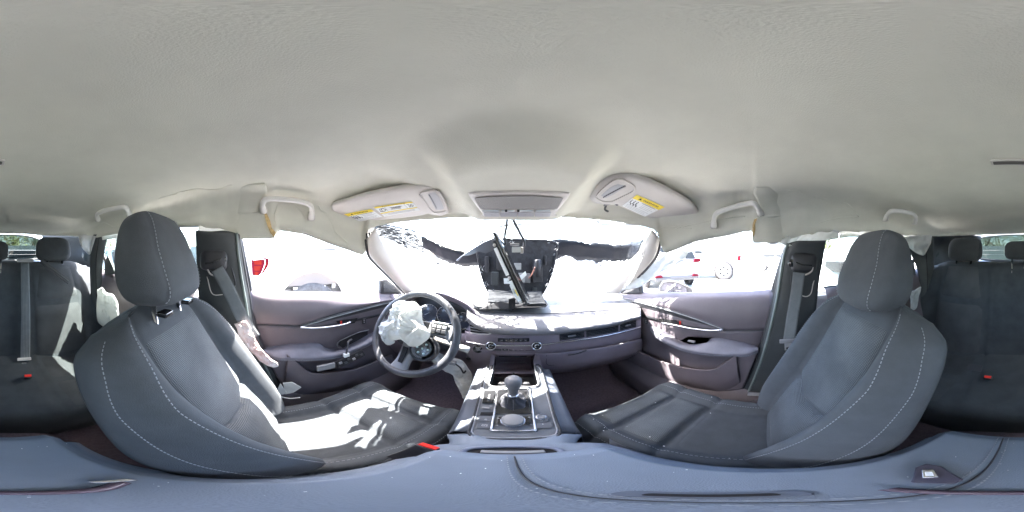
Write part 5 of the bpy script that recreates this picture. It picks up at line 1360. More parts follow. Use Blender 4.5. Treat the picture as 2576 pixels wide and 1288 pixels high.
drape('curtain_airbag', 'ruffled white airbag strip above the passenger B pillar belt',
      [HLp(s, b, -.005) for s, b in ((1962, 598), (2000, 588), (2040, 582), (2080, 580), (2110, 578))],
      [PX(1958, 612, pr(.63)), PX(1985, 620, pr(.63)), PX(2020, 606, pr(.62)), PX(2075, 607, pr(.60)), PX(2110, 598, pr(.60))], M_bag, .010, 34, seed=8)
drape('curtain_airbag', 'white airbag strip above the rear right window behind the passenger headrest',
      [HLp(s, b, -.01) for s, b in ((2112, 580), (2160, 578), (2240, 583), (2280, 588), (2310, 590))],
      [PX(2112, 600, pr(.61)), PX(2160, 596, pr(.62)), PX(2245, 606, pr(.62)), PX(2275, 610, pr(.61)), PX(2310, 600, pr(.60))], M_curt, .007, 24, seed=9)
drape('curtain_airbag', 'pointed white airbag cloth drooping over the right C pillar',
      [PX(2268, 604, pr(.61)), PX(2290, 594, pr(.60)), PX(2320, 592, pr(.58)), PX(2345, 592, pr(.56))],
      [PX(2282, 618, pr(.60)), PX(2305, 636, pr(.585)), PX(2324, 642, pr(.575)), PX(2342, 612, pr(.555))], M_bag, .012, 14, seed=10)
# side airbags on seats
sp = [PX(a, b, px(q)) for a, b, q in ((590, 815, .60), (612, 808, .60), (625, 815, .61), (640, 850, .61), (668, 890, .60), (700, 918, .59), (688, 924, .585), (660, 912, .585), (630, 885, .585), (605, 850, .59))]
M_pink = mat('pink_stained_airbag', (.78, .76, .75), .8, bump=.6, bscale=60, col2=(.62, .30, .24), vscale=11)
o = crumple('side_airbag', sp, M_pink, None, .011, 26, 11, .008, nv_=18, N=V((.8, .3, .5)).normalized()); tag(o, 'pinkish torn side airbag squeezed between driver seat and B pillar', 'airbag')
sp = [PX(a, b, px(q)) for a, b, q in ((245, 727, .56), (258, 722, .56), (268, 735, .56), (285, 742, .56), (298, 770, .56), (299, 800, .56), (285, 818, .56), (258, 820, .56), (243, 800, .56), (243, 770, .56))]
o = crumple('side_airbag', sp, M_bag, None, .014, 16, 12, .035, nv_=18, N=V((.6, .7, .2)).normalized()); tag(o, 'white crumpled side airbag beside the rear left backrest', 'airbag')
sp = [PX(a, b, pr(q)) for a, b, q in ((2283, 735, .58), (2300, 730, .58), (2318, 722, .58), (2312, 745, .58), (2306, 775, .58), (2292, 778, .58), (2290, 755, .58))]
o = crumple('side_airbag', sp, M_bag, None, .010, 24, 13, .015, nv_=14, N=V((-.6, .7, .2)).normalized()); tag(o, 'small ragged white airbag behind the passenger headrest at the rear door', 'airbag')
# bits on the sill by the driver's seat
pb = thing('torn_packaging', 'crumpled translucent paper scraps beside the driver seat base and door sill', 'paper scrap', PX(735, 990, xl(.56)))
prism('paper_scrap', [PX(a, b, xl(.56)) for a, b in ((712, 965), (735, 962), (758, 975), (738, 988), (718, 992))], V((-.004, 0, .002)), M_curt, pb)
prism('paper_scrap', [PX(a, b, xl(.53)) for a, b in ((696, 985), (706, 965), (722, 990), (700, 995))], V((-.003, 0, .002)), M_bag, pb)
tube('cable', [PX(a, b, xl(.52)) for a, b in ((706, 998), (730, 1002), (755, 1000))], .002, M_lite, pb)
sg = thing('sill_clip', 'loose metal clip on the sill beside the passenger seat base', 'metal clip', PX(1905, 1000, xr(.6)))
box('clip_bar', PX(1902, 992, xr(.60)), (.012, .035, .003), M_gunm, sg, bevel=.001); tube('clip_wire', [PX(a, b, xr(.57)) for a, b in ((1880, 1012), (1905, 1006), (1912, 1018))], .002, M_chr, sg)
# door sills (lower rockers)
for s, lb in ((-1, 'dark scuffed sill trim under the driver door opening'), (1, 'dark scuffed sill trim under the passenger door opening')):
    o = sheet('door_sill', [[V((X0+s*q, y, z)) for y in (-1.0, -.3, .4, 1.1)] for q, z in ((.72, -.72), (.64, -.80), (.60, -.86), (.59, -.97))], M_door, None, 3, 4, solid=.004)
    tag(o, lb, 'sill trim', 'door sills')
# ---------------------------------------------------------------- visors
def visor(side):
    L = side < 0
    lab = 'grey sun visor above the driver carrying two warning stickers and a mirror cover' if L else 'grey sun visor above the passenger carrying one yellow warning sticker, clip torn loose'
    if L: A = HLp(850, 520, .035); B = HLp(1125, 535, .03); Cc = HLp(1050, 478, .03)
    else: A = HLp(1745, 520, .035); B = HLp(1490, 520, .03); Cc = HLp(1560, 450, .02)
    n = (B-A).cross(Cc-A).normalized()
    if n.z > 0: n = -n
    o = A
    P = lambda a, b, k=0: PP(a, b, o+n*k, n)
    d = thing('sun_visor', lab, 'sun visor', P(980 if L else 1620, 510), 'sun visors')
    if L: ol = [(833, 524), (838, 517), (860, 510), (920, 492), (1000, 475), (1058, 468), (1085, 470), (1108, 484), (1122, 508), (1131, 528), (1127, 539), (1112, 544), (1100, 542), (1088, 537), (1075, 539), (1060, 543), (1000, 551), (930, 557), (912, 556), (870, 546), (838, 533)]
    else: ol = [(1480, 497), (1488, 484), (1510, 458), (1532, 445), (1560, 440), (1580, 441), (1620, 452), (1690, 485), (1740, 515), (1758, 535), (1755, 546), (1735, 552), (1690, 558), (1668, 560), (1640, 551), (1600, 538), (1565, 522), (1552, 515), (1545, 508), (1535, 511), (1528, 515), (1500, 513), (1487, 508)]
    pts = [P(a, b) for a, b in ol]
    c = sum(pts, V())/len(pts)
    ring_ = crom(pts+[pts[0]], 4)[:-1]
    rows = []
    for sc_, dp in ((.0, -.002), (.5, -.002), (.85, -.0015), (.955, .0005), (.99, .005), (1.0, .011), (.985, .018), (.93, .022), (.4, .022), (0, .022)):
        rows.append([c+(p-c)*max(sc_, .001)-n*dp for p in ring_])
    v, f = gridg(rows, True); v, f = orient(v, f); bd = mk('visor_pad', v, f, M_lite, d)
    # mirror cover
    if L: mo = [(1057, 490), (1062, 484), (1090, 479), (1105, 484), (1118, 505), (1124, 525), (1118, 532), (1098, 534), (1085, 530)]; mi = [(1076, 490), (1082, 486), (1094, 484), (1104, 495), (1112, 512), (1117, 525), (1108, 528), (1096, 527)]; sl_ = [(1080, 491), (1088, 505), (1098, 524)]
    else: mo = [(1500, 497), (1506, 486), (1535, 460), (1555, 451), (1572, 454), (1592, 466), (1596, 474), (1588, 484), (1545, 505), (1535, 508), (1515, 506)]; mi = [(1512, 492), (1535, 472), (1554, 463), (1568, 466), (1574, 470), (1545, 488), (1524, 498)]; sl_ = [(1518, 497), (1545, 482), (1573, 468)]
    mp_ = [P(a, b, .0035) for a, b in mo]
    tube('mirror_frame', mp_+[mp_[0]], .0035, M_lite, d, seg=8, s=4)
    prism('mirror_cover', [P(a, b, .002) for a, b in mo], n*.0015, M_lite, d, bevel=.0007)
    prism('cover_recess', [P(a, b, .0042) for a, b in mi], n*.0005, mat('recess_grey', (.40, .40, .42), .4), d)
    tube('cover_grip', [P(a, b, .006) for a, b in sl_], .0022, M_grey, d, seg=6)
    # sticker helper: corners tl,tr,br,bl
    def sticker(tl, tr, br, bl, frac, title, ts_, two=False):
        q = [P(*k, .0034) for k in (tl, tr, br, bl)]
        s = prism('warning_sticker', q, n*.0004, M_paper, d)
        l2 = [lerp(q[0], q[3], frac), lerp(q[1], q[2], frac)]
        prism('sticker_header', [q[0]+n*.0006, q[1]+n*.0006, l2[1]+n*.0006, l2[0]+n*.0006], n*.0003, M_yel, s)
        X_ = (q[1]-q[0]).normalized(); Y_ = (q[0]-q[3]); Y_ = (Y_-X_*Y_.dot(X_)).normalized()
        if X_.cross(Y_).dot(n) < 0: pass
        cc = (q[0]+q[1]+l2[0]+l2[1])/4
        text('warning_lettering', title, cc+n*.0014, X_, Y_, ts_, M_ink, s)
        def uv_(u, v__): return lerp(lerp(q[0], q[1], u), lerp(q[3], q[2], u), v__)+n*.0008
        return s, uv_, q, X_, Y_
    if L:
        s, uv_, q, X_, Y_ = sticker((865, 539), (933, 526), (961, 545), (905, 557), .27, '\u25B2 WARNING', .012)
        picts = [(.10, .38), (.17, .38), (.27, .38)]
    else:
        s, uv_, q, X_, Y_ = sticker((1602, 490), (1672, 521), (1622, 545), (1565, 518), .27, '\u25B2 WARNING', .0150)
    tri = [uv_(.07, .24)+n*.0008, uv_(.16, .24)+n*.0008, uv_(.115, .05)+n*.0008]
    # pictograms of seated figures
    for k in range(3):
        u0 = .06+k*.10
        tube('pictogram', [uv_(u0, .42), uv_(u0+.02, .58), uv_(u0+.08, .60), uv_(u0+.08, .68)], .0016, M_ink, s, seg=5, s=2)
        lathe('pictogram_head', uv_(u0, .36), n, [(.0022, 0), (.0022, .0006), (0, .0006)], M_ink, s, seg=10)
    lines = []
    for k in range(4): lines.append(tubeg([uv_(.45, .34+k*.09), uv_(.94-.1*(k % 2), .34+k*.09)], .0005, 4))
    for k in range(3): lines.append(tubeg([uv_(.06, .74+k*.09), uv_(.92-.08*(k % 2), .74+k*.09)], .0005, 4))
    text('warning_small_print', 'EVEN WITH ADVANCED AIR BAGS', uv_(.62, .31)+n*.0003, X_, Y_, .0040, M_ink, s)
    v, f = join(*lines); mk('small_print', v, f, M_inkg, s, kind='stuff', smooth=False)
    if L:
        s, uv_, q, X_, Y_ = sticker((940, 521), (1036, 507), (1056, 529), (967, 545), .13, '\u25B2WARNING: HIGHER ROLLOVER RISK', .0052)
        prism('sticker_header', [uv_(0, .60), uv_(1, .60), uv_(1, .68), uv_(0, .68)], n*.0004, M_yel, s)
        for u in (.24, .76): tube('divider', [uv_(u, .15), uv_(u, .58)], .0005, M_ink, s, seg=4, s=1)
        text('warning_small_print', 'Avoid Abrupt Maneuvers\nand Excessive Speed.\nAlways Buckle Up.\nSee Owner\'s Manual', uv_(.5, .36)+n*.0004, X_, Y_, .0048, M_ink, s)
        for k in range(1):
            tube('tilted_car_pictogram', [uv_(.05, .45), uv_(.08, .25), uv_(.18, .22), uv_(.22, .40), uv_(.14, .5), uv_(.05, .45)], .0012, M_ink, s, seg=5, s=1)
            tube('tilted_car_pictogram', [uv_(.10, .44), uv_(.13, .25)], .0012, M_ink, s, seg=5, s=1)
            tube('belt_pictogram', [uv_(.82, .2), uv_(.86, .26), uv_(.82, .50), uv_(.92, .48), uv_(.96, .36), uv_(.88, .30)], .0010, M_ink, s, seg=5, s=1)
            tube('belt_pictogram', [uv_(.84, .50), uv_(.93, .22)], .0010, M_ink, s, seg=5, s=1)
        lines = [tubeg([uv_(.06+.1*(k % 2), .76+k*.07), uv_(.90, .76+k*.07)], .0004, 4) for k in range(3)]
        v, f = join(*lines); mk('small_print', v, f, M_inkg, s, kind='stuff', smooth=False)
    else:
        cp_ = [P(a, b, -.006) for a, b in ((1520, 517), (1532, 513), (1545, 511), (1553, 516))]
        tube('visor_clip', cp_, .005, M_grey, d, seg=8)
        tube('visor_clip', [P(1524, 518, -.004), P(1522, 527, 0), P(1530, 532, .002)], .005, M_blk, d, seg=8)
    return d
visor(-1); visor(1)
# ---------------------------------------------------------------- overhead console
oc = thing('overhead_console', 'grey overhead console with mesh panel and map light buttons at the windshield header', 'overhead console', HLp(1305, 515, .01))
Pm = [HLp(1180, 490, .012), HLp(1430, 490, .012), HLp(1305, 542, .02)]
n = (Pm[1]-Pm[0]).cross(Pm[2]-Pm[0]).normalized(); n = -n if n.z > 0 else n
P = lambda a, b, k=0: PP(a, b, Pm[0]+n*k, n)
ol = [(1177, 492), (1182, 486), (1240, 484), (1305, 483), (1370, 484), (1427, 486), (1434, 492), (1428, 503), (1398, 540), (1390, 546), (1222, 546), (1214, 541), (1184, 503)]
pts = [P(a, b) for a, b in ol]; c = sum(pts, V())/len(pts); rg = crom(pts+[pts[0]], 4)[:-1]
rows = [[c+(p-c)*k-n*dp for p in rg] for k, dp in ((.001, .001), (.6, .001), (.93, .0), (.985, .003), (1, .010), (1, .022), (.5, .026))]
v, f = gridg(rows, True); v, f = orient(v, f); mk('console_body', v, f, M_lite, oc)
gm = [(1193, 498), (1417, 498), (1402, 524), (1393, 527), (1218, 527), (1208, 524)]
M_mesh = mat('perforated_speaker_mesh', (.30, .29, .28), .6, bump=1, bscale=420, kind='v')
prism('mesh_panel', [P(a, b, .0025) for a, b in gm], n*.001, M_mesh, oc)
for a0, a1 in ((1213, 1300-40), (1262, 1300-22+20), (1302, 1345), (1348, 1388)):
    prism('map_light', [P(a, b, .003) for a, b in ((a0, 528), (a1-4, 528), (a1-4, 532), (a0, 532))], n*.001, M_glass if False else mat('lamp_lens', (.55, .60, .62), .15, coat=.5), oc)
xs_ = [1213, 1257, 1301, 1344, 1388]
for k in range(4):
    q = [P(a, b, .003) for a, b in ((xs_[k]+1+(2 if k == 0 else 0), 533), (xs_[k+1]-1, 533), (xs_[k+1]-1-(4 if k == 3 else 0), 544), (xs_[k]+2+(4 if k == 0 else 0), 544))]
    bt_ = prism('light_button', q, n*.0025, mat('button_pale', (.42, .42, .45), .45), oc, bevel=.001)
    cq = sum(q, V())/4+n*.003; tube('button_symbol', [cq+V((dx*.001, 0, 0))+n*0+V((0, dy*.0008, 0)) for dx, dy in ((-3, 0), (0, 2), (3, 0))], .0006, M_inkg, bt_, seg=4, s=2)
for a in (1273, 1304): box('stub_clip', P(a, 530, .005), (.004, .002, .004), M_dk, oc)
# rear dome lamp
dl = thing('dome_lamp', 'small rectangular rear roof lamp set in the headliner', 'roof lamp', HLp(2540, 406, 0))
Pd = HLp(2540, 406, .004); X_ = (HLp(2576+16, 406, .004)-HLp(2500, 406, .004)).normalized(); N_ = -Pd.normalized(); N_ = V((0, 0, -1)); Y_ = N_.cross(X_).normalized()
rplate('lamp_frame', Pd, .046, .013, .004, .004, X_, Y_, M_lite, dl, bevel=.001)
rplate('lamp_lens', Pd+N_*.0045, .040, .008, .003, .0008, X_, Y_, mat('smoked_lens', (.16, .15, .14), .2), dl)
# ---------------------------------------------------------------- grab handles
def handle(pts, label, near=.02, r=.009, ends=.9):
    q = [HLp(a, b, near+(.022 if 0 < i < len(pts)-1 else 0)) for i, (a, b) in enumerate(pts)]
    d = thing('grab_handle', label, 'grab handle', sum(q, V())/len(q), 'grab handles')
    pp = crom(q, 6); out = V(); v, f = tubeg(pp, [r*(1.35 if (i < 4 or i > len(pp)-5) else 1) for i in range(len(pp))], 12, flat=1.1); mk('handle_bar', v, f, mat('handle_plastic', (.70, .68, .64), .45), d)
    for e in (0, -1):
        b_ = HLp(*pts[e], .006); box('handle_foot', b_, (.014, .014, .012), M_lite, d, bevel=.004)
    return d
handle([(663, 532), (660, 516), (668, 502), (690, 500), (740, 504), (774, 512), (784, 524), (783, 548)], 'pale grab handle over the driver window beside the tawny torn foam', r=.0095)
handle([(1796, 568), (1797, 548), (1806, 534), (1840, 522), (1880, 512), (1898, 512), (1908, 525), (1914, 538)], 'pale grab handle over the passenger window ending at the torn lining', r=.0095)
handle([(247, 552), (243, 542), (258, 531), (290, 524), (314, 521), (322, 532), (326, 540)], 'pale grab handle above the rear left window', .055, r=.010)
handle([(2228, 551), (2234, 538), (2246, 531), (2275, 533), (2296, 538), (2304, 547), (2301, 560)], 'pale grab handle above the rear right window with coat hook', .055, r=.010)
# ---------------------------------------------------------------- windshield
ws = thing('windshield', 'shattered windshield sagging into the cabin with its black printed band crumpled', 'windshield', (.02, 1.2, -.3))
tx = [938, 965, 1000, 1040, 1080, 1120, 1165, 1220, 1290, 1360, 1420, 1480, 1540, 1590, 1620, 1645]
ty = [580, 567, 572, 583, 601, 620, 632, 622, 606, 603, 604, 609, 613, 610, 598, 578]
tr = [.75, .79, .86, .93, .99, 1.04, 1.07, 1.08, 1.08, 1.08, 1.08, 1.08, 1.04, .97, .86, .78]
bx_ = [1012, 1030, 1055, 1085, 1115, 1145, 1180, 1225, 1290, 1355, 1410, 1460, 1500, 1530, 1545, 1558]
def WS(i, t, s):
    a = PD(tx[i], ty[i], tr[i]); b = PY(bx_[i], 741, interp([0, 4, 8, 11, 15], [1.0, 1.24, 1.31, 1.28, .95], i))
    p = lerp(a, b, t); p.z -= .05*sin(pi*t)*s; return p
N_ = len(tx)
rows = [[WS(i, t, 1) for i in range(N_)] for t in (0, .1, .2, .35, .5, .65, .8, 1)]
g = loftg(rows, 6, 6)
g = [[p+V((0, 0, .010*nv(p, 7)+.004*nv(p, 25)))for p in r] for r in g]
v, f = gridg(g); mk('glass_sheet', v, f, M_wind, ws, uvs=guv(g))
ng, mg = len(g), len(g[0])
def gp_(u, t):
    a = min(mg-1.001, max(0, u*(mg-1))); b = min(ng-1.001, max(0, t*(ng-1))); i, j = int(b), int(a)
    return lerp(lerp(g[i][j], g[i][j+1], a-j), lerp(g[i+1][j], g[i+1][j+1], a-j), b-i)
# black band as torn flakes: dense in the middle, streaky at the left end
bandv, bandf = [], []
random.seed(21)
def bandw(u): return interp([0, .10, .2, .3, .42, .5, .6, .75, .86, .93, 1], [.06, .14, .24, .33, .35, .33, .34, .35, .33, .30, .18], u)
# solid part
def bsolid(u0, u1, nm):
    rws = []
    n_ = 70
    for k, t in enumerate((0, .25, .5, .75, 1)):
        r = []
        for i in range(n_+1):
            u = lerp(u0, u1, i/n_); w_ = bandw(u)*.85
            jit = (.055*nv((u*28, k*3.1, 1))+.040*nv((u*110, k, 4)))*(1 if k in (0, 4) else .3)
            r.append(gp_(u, max(0, t*w_+jit))-gp_(u, .1).normalized()*(.004+.004*nv((u*40, t*5, 2)))+V((0, 0, .012*(1-t)*nv((u*30, 9, 9)) if k == 0 else 0)))
        rws.append(r)
    v, f = gridg(rws); return mk(nm, v, f, mat('black_frit', (.022, .025, .035), .35, bump=1, bscale=120, coat=.2), ws, solid=.002)
bsolid(.23, .47, 'black_band'); bsolid(.47, .93, 'black_band')
fl_ = []
for k in range(1300):
    u = random.random()**1.0
    pass
    if u < .03 or u > .985: continue
    w_ = bandw(u)*1.3; t = (random.random() if not .30 < u < .90 else random.choice((random.gauss(.0, .10), random.gauss(.85, .16))))*w_; t = max(0, t)
    L_ = random.uniform(.004, .022)*(1.6 if u < .3 else .7); h_ = random.uniform(.0012, .0035)
    p = gp_(u, t); q = gp_(min(1, u+.01), t+random.uniform(-.004, .012)*(1 if u < .9 else 3)); dx = (q-p).normalized()
    if u > .9: dx = (dx+V((0, 0, random.uniform(-1.5, 1.5)))).normalized()
    up = (gp_(u, t+.02)-p).normalized(); nn = dx.cross(up).normalized(); up = nn.cross(dx); p = p-p.normalized()*.003
    fl_.append(([p-dx*L_, p-dx*L_*.3+up*h_, p+dx*L_, p+dx*L_*.2-up*h_, p+nn*.0012], [(0, 1, 2, 3), (0, 1, 4), (1, 2, 4), (2, 3, 4), (3, 0, 4)]))
v, f = join(*fl_); mk('band_flake', v, f, MATS['black_frit'], ws, kind='stuff', smooth=False)
# cracks: polylines with branches across the glass
cr = []; random.seed(5)
def crack(u, t, a, L, r, dep=0):
    pts = [gp_(u, t)]; n_ = int(L/.02)
    for k in range(n_):
        a += random.uniform(-.35, .35); u += cos(a)*.011; t += sin(a)*.02
        if not (0 < u < 1 and 0 < t < 1): break
        pts.append(gp_(u, t))
        if dep < 3 and random.random() < .20: crack(u, t, a+random.choice((-1, 1))*random.uniform(.4, 1.1), L*.5, r*.7, dep+1)
    if len(pts) > 2: cr.append(tubeg(pts, r, 4))
for k in range(20): crack(random.uniform(.45, .98), random.uniform(.1, .6), random.uniform(.2, 2.9), random.uniform(.3, .8), random.uniform(.0012, .0030))
for k in range(8): crack(random.uniform(.25, .5), random.uniform(.4, .8), random.uniform(-.5, 3.2), random.uniform(.2, .4), .0012)
v, f = join(*cr); mk('crack_line', v, f, mat('crack_white', (.8, .84, .85), .4), ws, kind='stuff')
# upper part of the laminated glass, still hanging between the header and the band
rows = []
for t in (0, .25, .5, .75, 1):
    r = []
    for i in range(N_):
        rb, zb = HBnd(max(950, min(1640, tx[i]))); az = (tx[i]-1288)*K
        A_ = V((sin(az)*rb*1.02, cos(az)*rb*1.02, zb+.012)); B_ = PD(tx[i], ty[i], tr[i]); p = lerp(A_, B_, t); p.z += .03*sin(pi*t); r.append(p)
    rows.append(r)
g = loftg(rows, 6, 4); v, f = gridg(g); mk('upper_glass', v, f, glass('clear_laminate', (.96, .98, .98), .03), ws)
ng, mg = len(g), len(g[0]); cr = []; random.seed(17)
for k in range(22): crack(random.uniform(.30, .97), random.uniform(0, .6), random.uniform(.2, 2.9), random.uniform(.25, .7), random.uniform(.0018, .0034))
v, f = join(*cr); mk('crack_line', v, f, MATS['crack_white'], ws, kind='stuff')
# shard fringe at the camera housing
# ---------------------------------------------------------------- camera housing hanging on the glass
hs_ = thing('sensor_housing', 'black U shaped sensor and mirror housing hanging from the broken windshield', 'sensor housing', PY(1290, 690, 1.05))
ho = [(1197, 622), (1215, 606), (1250, 600), (1290, 602), (1340, 604), (1385, 606), (1404, 618), (1400, 640), (1390, 680), (1378, 715), (1362, 742), (1340, 757), (1312, 763), (1280, 764), (1252, 757), (1232, 740), (1218, 712), (1208, 680), (1202, 650)]
random.seed(8); hr_ = crom([V((a, b, 0)) for a, b in ho]+[V((ho[0][0], ho[0][1], 0))], 5)[:-1]
pts = [PY(q.x+random.uniform(-3, 3), q.y+random.uniform(-2.5, 2.5), 1.035) for q in hr_]
prism('back_plate', pts, V((0, .02, 0)), mat('housing_black', (.03, .032, .04), .5, bump=.4, bscale=80, var=.4, vscale=40), hs_, bevel=.004)
tube('housing_rim', [PY(a, b, 1.022) for a, b in ho]+[PY(*ho[0], 1.022)], .006, M_blk, hs_, seg=8, s=3)
random.seed(3)
for (a, b, w_, h_, dy, m_) in ((1262, 660, .030, .045, .02, M_blk), (1245, 700, .022, .04, .03, M_pil), (1320, 700, .035, .03, .02, M_grey), (1372, 655, .006, .03, .012, M_blk), (1352, 690, .028, .05, .03, M_blk), (1300, 735, .05, .012, .02, M_blk), (1345, 735, .012, .03, .02, M_pil), (1225, 665, .012, .05, .015, M_blk)):
    box('housing_block', PY(a, b, 1.035-dy), (w_, dy*.8, h_), m_, hs_, bevel=.004)
lathe('motor_can', PY(1352, 675, 1.0), (0, 0, 1), [(0, -.055), (.026, -.05), (.028, 0), (.026, .05), (.02, .055), (0, .055)], M_blk, hs_, seg=24)
box('grey_module', PY(1308, 698, .99), (.030, .010, .028), M_gunm, hs_, bevel=.003); 
box('bright_module', PY(1302, 670, .99), (.022, .008, .02), M_gunm, hs_, bevel=.002)
for k in range(70):
    i = random.randrange(3, len(ho)-1); a, b = ho[i]; a += random.uniform(-10, 10)*.5; b += random.uniform(-10, 10)
    p = PY(lerp(a, 1300, .04), b, 1.015); dd = V((random.uniform(-1, 1), -.3, random.uniform(-1, 1))).normalized()
    tube('glass_sliver', [p, p+dd*random.uniform(.008, .02)], .0009, M_paper, hs_, seg=4, s=1)
tube('cable', [PY(1330, 700, .96), PY(1338, 690, .95), PY(1346, 672, .95)], .004, mat('copper_brown', (.35, .16, .12), .5), hs_, seg=8)
tgp = [PY(a, b, .93) for a, b in ((1256+11, 700), (1292, 700), (1310, 692), (1322, 682), (1325, 692), (1312, 704), (1290, 714), (1268, 714))]
prism('paper_tag', tgp, V((0, .001, 0)), M_paper, hs_); text('tag_lettering', 'DPVA 675H0', PY(1290, 705, .926), V((.96, 0, .25)).normalized(), V((-.25, 0, .96)).normalized(), .011, M_ink, hs_)
for a0, b0 in ((1240, 745), (1262, 757), (1330, 752), (1350, 745)): tube('broken_bracket', [PY(a0, b0, 1.0), PY(a0+6, b0-8, .98), PY(a0+14, b0-6, .99)], .003, M_pil, hs_, seg=6)
# connector and leads from the overhead console
cn = thing('wiring_plug', 'white plastic wiring plug hanging on two black leads under the overhead console', 'wiring plug', PY(1303, 628, .80))
box('plug_body', PY(1300, 628, .80), (.024, .012, .013), M_paper, cn, bevel=.002); box('plug_end', PY(1313, 630, .80), (.006, .013, .015), M_lite, cn, bevel=.002)
box('plug_latch', PY(1295, 615, .80), (.022, .008, .005), M_grey, cn, bevel=.001)
tube('lead', [PY(1276, 546, .76), PY(1274, 570, .78), PY(1270, 595, .80), PY(1272, 615, .80)], [.0055]*19, M_blk, cn, seg=8)
tube('lead', [PY(1288, 546, .76), PY(1297, 565, .78), (PY(1310, 590, .80)), PY(1319, 608, .80), PY(1317, 625, .80)], .0062, M_blk, cn, seg=8)
# ---------------------------------------------------------------- infotainment display knocked upright
ds = thing('infotainment_display', 'long black infotainment display wrenched upright, seen edge on with label and metal rails', 'display', PY(1325, 757, .72))
T = PY(1247, 596, .76); B = PY(1322, 757, .715); ax = (B-T).normalized(); nn = V((.97, -.20, .0)); nn = (nn-ax*nn.dot(ax)).normalized(); w2 = ax.cross(nn).normalized()
mid = (T+B)/2
scr = thing
box('screen_body', mid+nn*.010, ((B-T).length/2+.006, .055, .006), M_gl, ds, ax=(ax, w2, nn), bevel=.004)
box('back_cover', mid-nn*.006+ax*.01, ((B-T).length/2-.012, .048, .010), M_blk, ds, ax=(ax, w2, nn), bevel=.004)
edge_ = -w2 if w2.y > 0 else w2
for t0, t1 in ((.18, .58), (.66, .95)):
    p0 = lerp(T, B, t0)+edge_*.050-nn*.012; p1 = lerp(T, B, t1)+edge_*.050-nn*.012
    box('metal_rail', (p0+p1)/2, ((p1-p0).length/2, .003, .0075), M_paper, ds, ax=(ax, w2, nn), bevel=.001)
for t0 in (.14, .62, .97): lathe('screw', lerp(T, B, t0)+edge_*.050-nn*.010, edge_, [(.007, 0), (.007, .004), (0, .005)], M_lite, ds, seg=12)
p0 = lerp(T, B, .80)+edge_*.054-nn*.014; box('part_label', p0, (.030, .0006, .008), M_paper, ds, ax=(ax, w2, nn))
text('label_lettering', '58531', p0+edge_*.0015, -ax, nn*-1 if False else edge_.cross(-ax).normalized(), .010, M_ink, ds)
box('yellow_mark', p0+edge_*.0012+nn*.006+ax*.01, (.014, .0005, .002), M_yel, ds, ax=(ax, w2, nn))
for k in range(5): box('glass_edge_layer', mid+nn*(.0175)+edge_*(.052-.002*k)+nn*.0006*k, ((B-T).length/2, .0006, .0008), M_lite if k % 2 else M_gl, ds, ax=(ax, w2, nn))
for k in range(3): box('ribbon_cable', PY(1283+5*k, 768-k*3, .70), (.006, .004, .030-.003*k), M_dk, ds, bevel=.001)
# torn wing shaped trim left of the display
tw_ = [PY(a, b, y) for a, b, y in ((1146, 656, .84), (1160, 645, .83), (1190, 625, .82), (1218, 608, .80), (1240, 600, .78), (1246, 590, .77), (1254, 594, .77), (1250, 615, .77), (1238, 632, .78), (1222, 638, .79), (1205, 634, .80), (1182, 643, .82), (1163, 645, .83), (1152, 658, .84))]
tr_ = prism('torn_dash_trim', tw_, V((0, .02, .006)), mat('trim_dark_blue', (.05, .055, .075), .3, coat=.3), None, bevel=.003); tag(tr_, 'dark wing shaped dash trim torn up beside the upright display', 'dash trim')
fp2 = prism('broken_bezel', [PY(a, b, y) for a, b, y in ((1205, 778, .70), (1225, 768, .71), (1258, 757, .72), (1300, 766, .71), (1330, 760, .71), (1335, 765, .705), (1280, 775, .70), (1240, 778, .70))], V((0, .004, -.006)), M_blk, None, bevel=.002); tag(fp2, 'broken black bezel strip lying on the dash edge under the display', 'bezel strip')
# ---------------------------------------------------------------- outside mirror (passenger)
mo = thing('side_mirror', 'broken passenger side mirror with cracked glass outside the window', 'side mirror', PX(1700, 738, xr(.86)))
ol = [(1658, 738), (1660, 722), (1668, 710), (1684, 706), (1706, 709), (1735, 722), (1745, 730), (1742, 741), (1700, 744)]
pts = [PX(a, b, xr(.88)) for a, b in ol]; prism('mirror_housing', pts, V((.06, .05, 0)), mat('mirror_black', (.007, .006, .008), .6), mo, bevel=.006)
gl_ = [(1663, 737), (1665, 722), (1672, 713), (1686, 710), (1706, 714), (1726, 724), (1731, 738), (1700, 742)]
prism('mirror_glass', [PX(a, b, xr(.875)) for a, b in gl_], V((.003, 0, 0)), mat('dark_mirror', (.022, .02, .026), .35, var=.6, vscale=30), mo)
random.seed(9); 
for k in range(16):
    c0 = PX(1695, 728, xr(.870)); a = random.uniform(0, 6.28); p = c0; pts = [p]
    for j in range(3): a += random.uniform(-.5, .5); p = p+V((0, cos(a)*.022, sin(a)*.012)); pts.append(p)
    tube('mirror_crack', pts, .0011, mat('mirror_crack_grey', (.12, .11, .12), .5), mo, seg=4, s=1)
tube('silver_arm', [PX(1668, 738, xr(.86)), PX(1700, 715, xr(.86))], .006, M_chr, mo, seg=8, s=1)
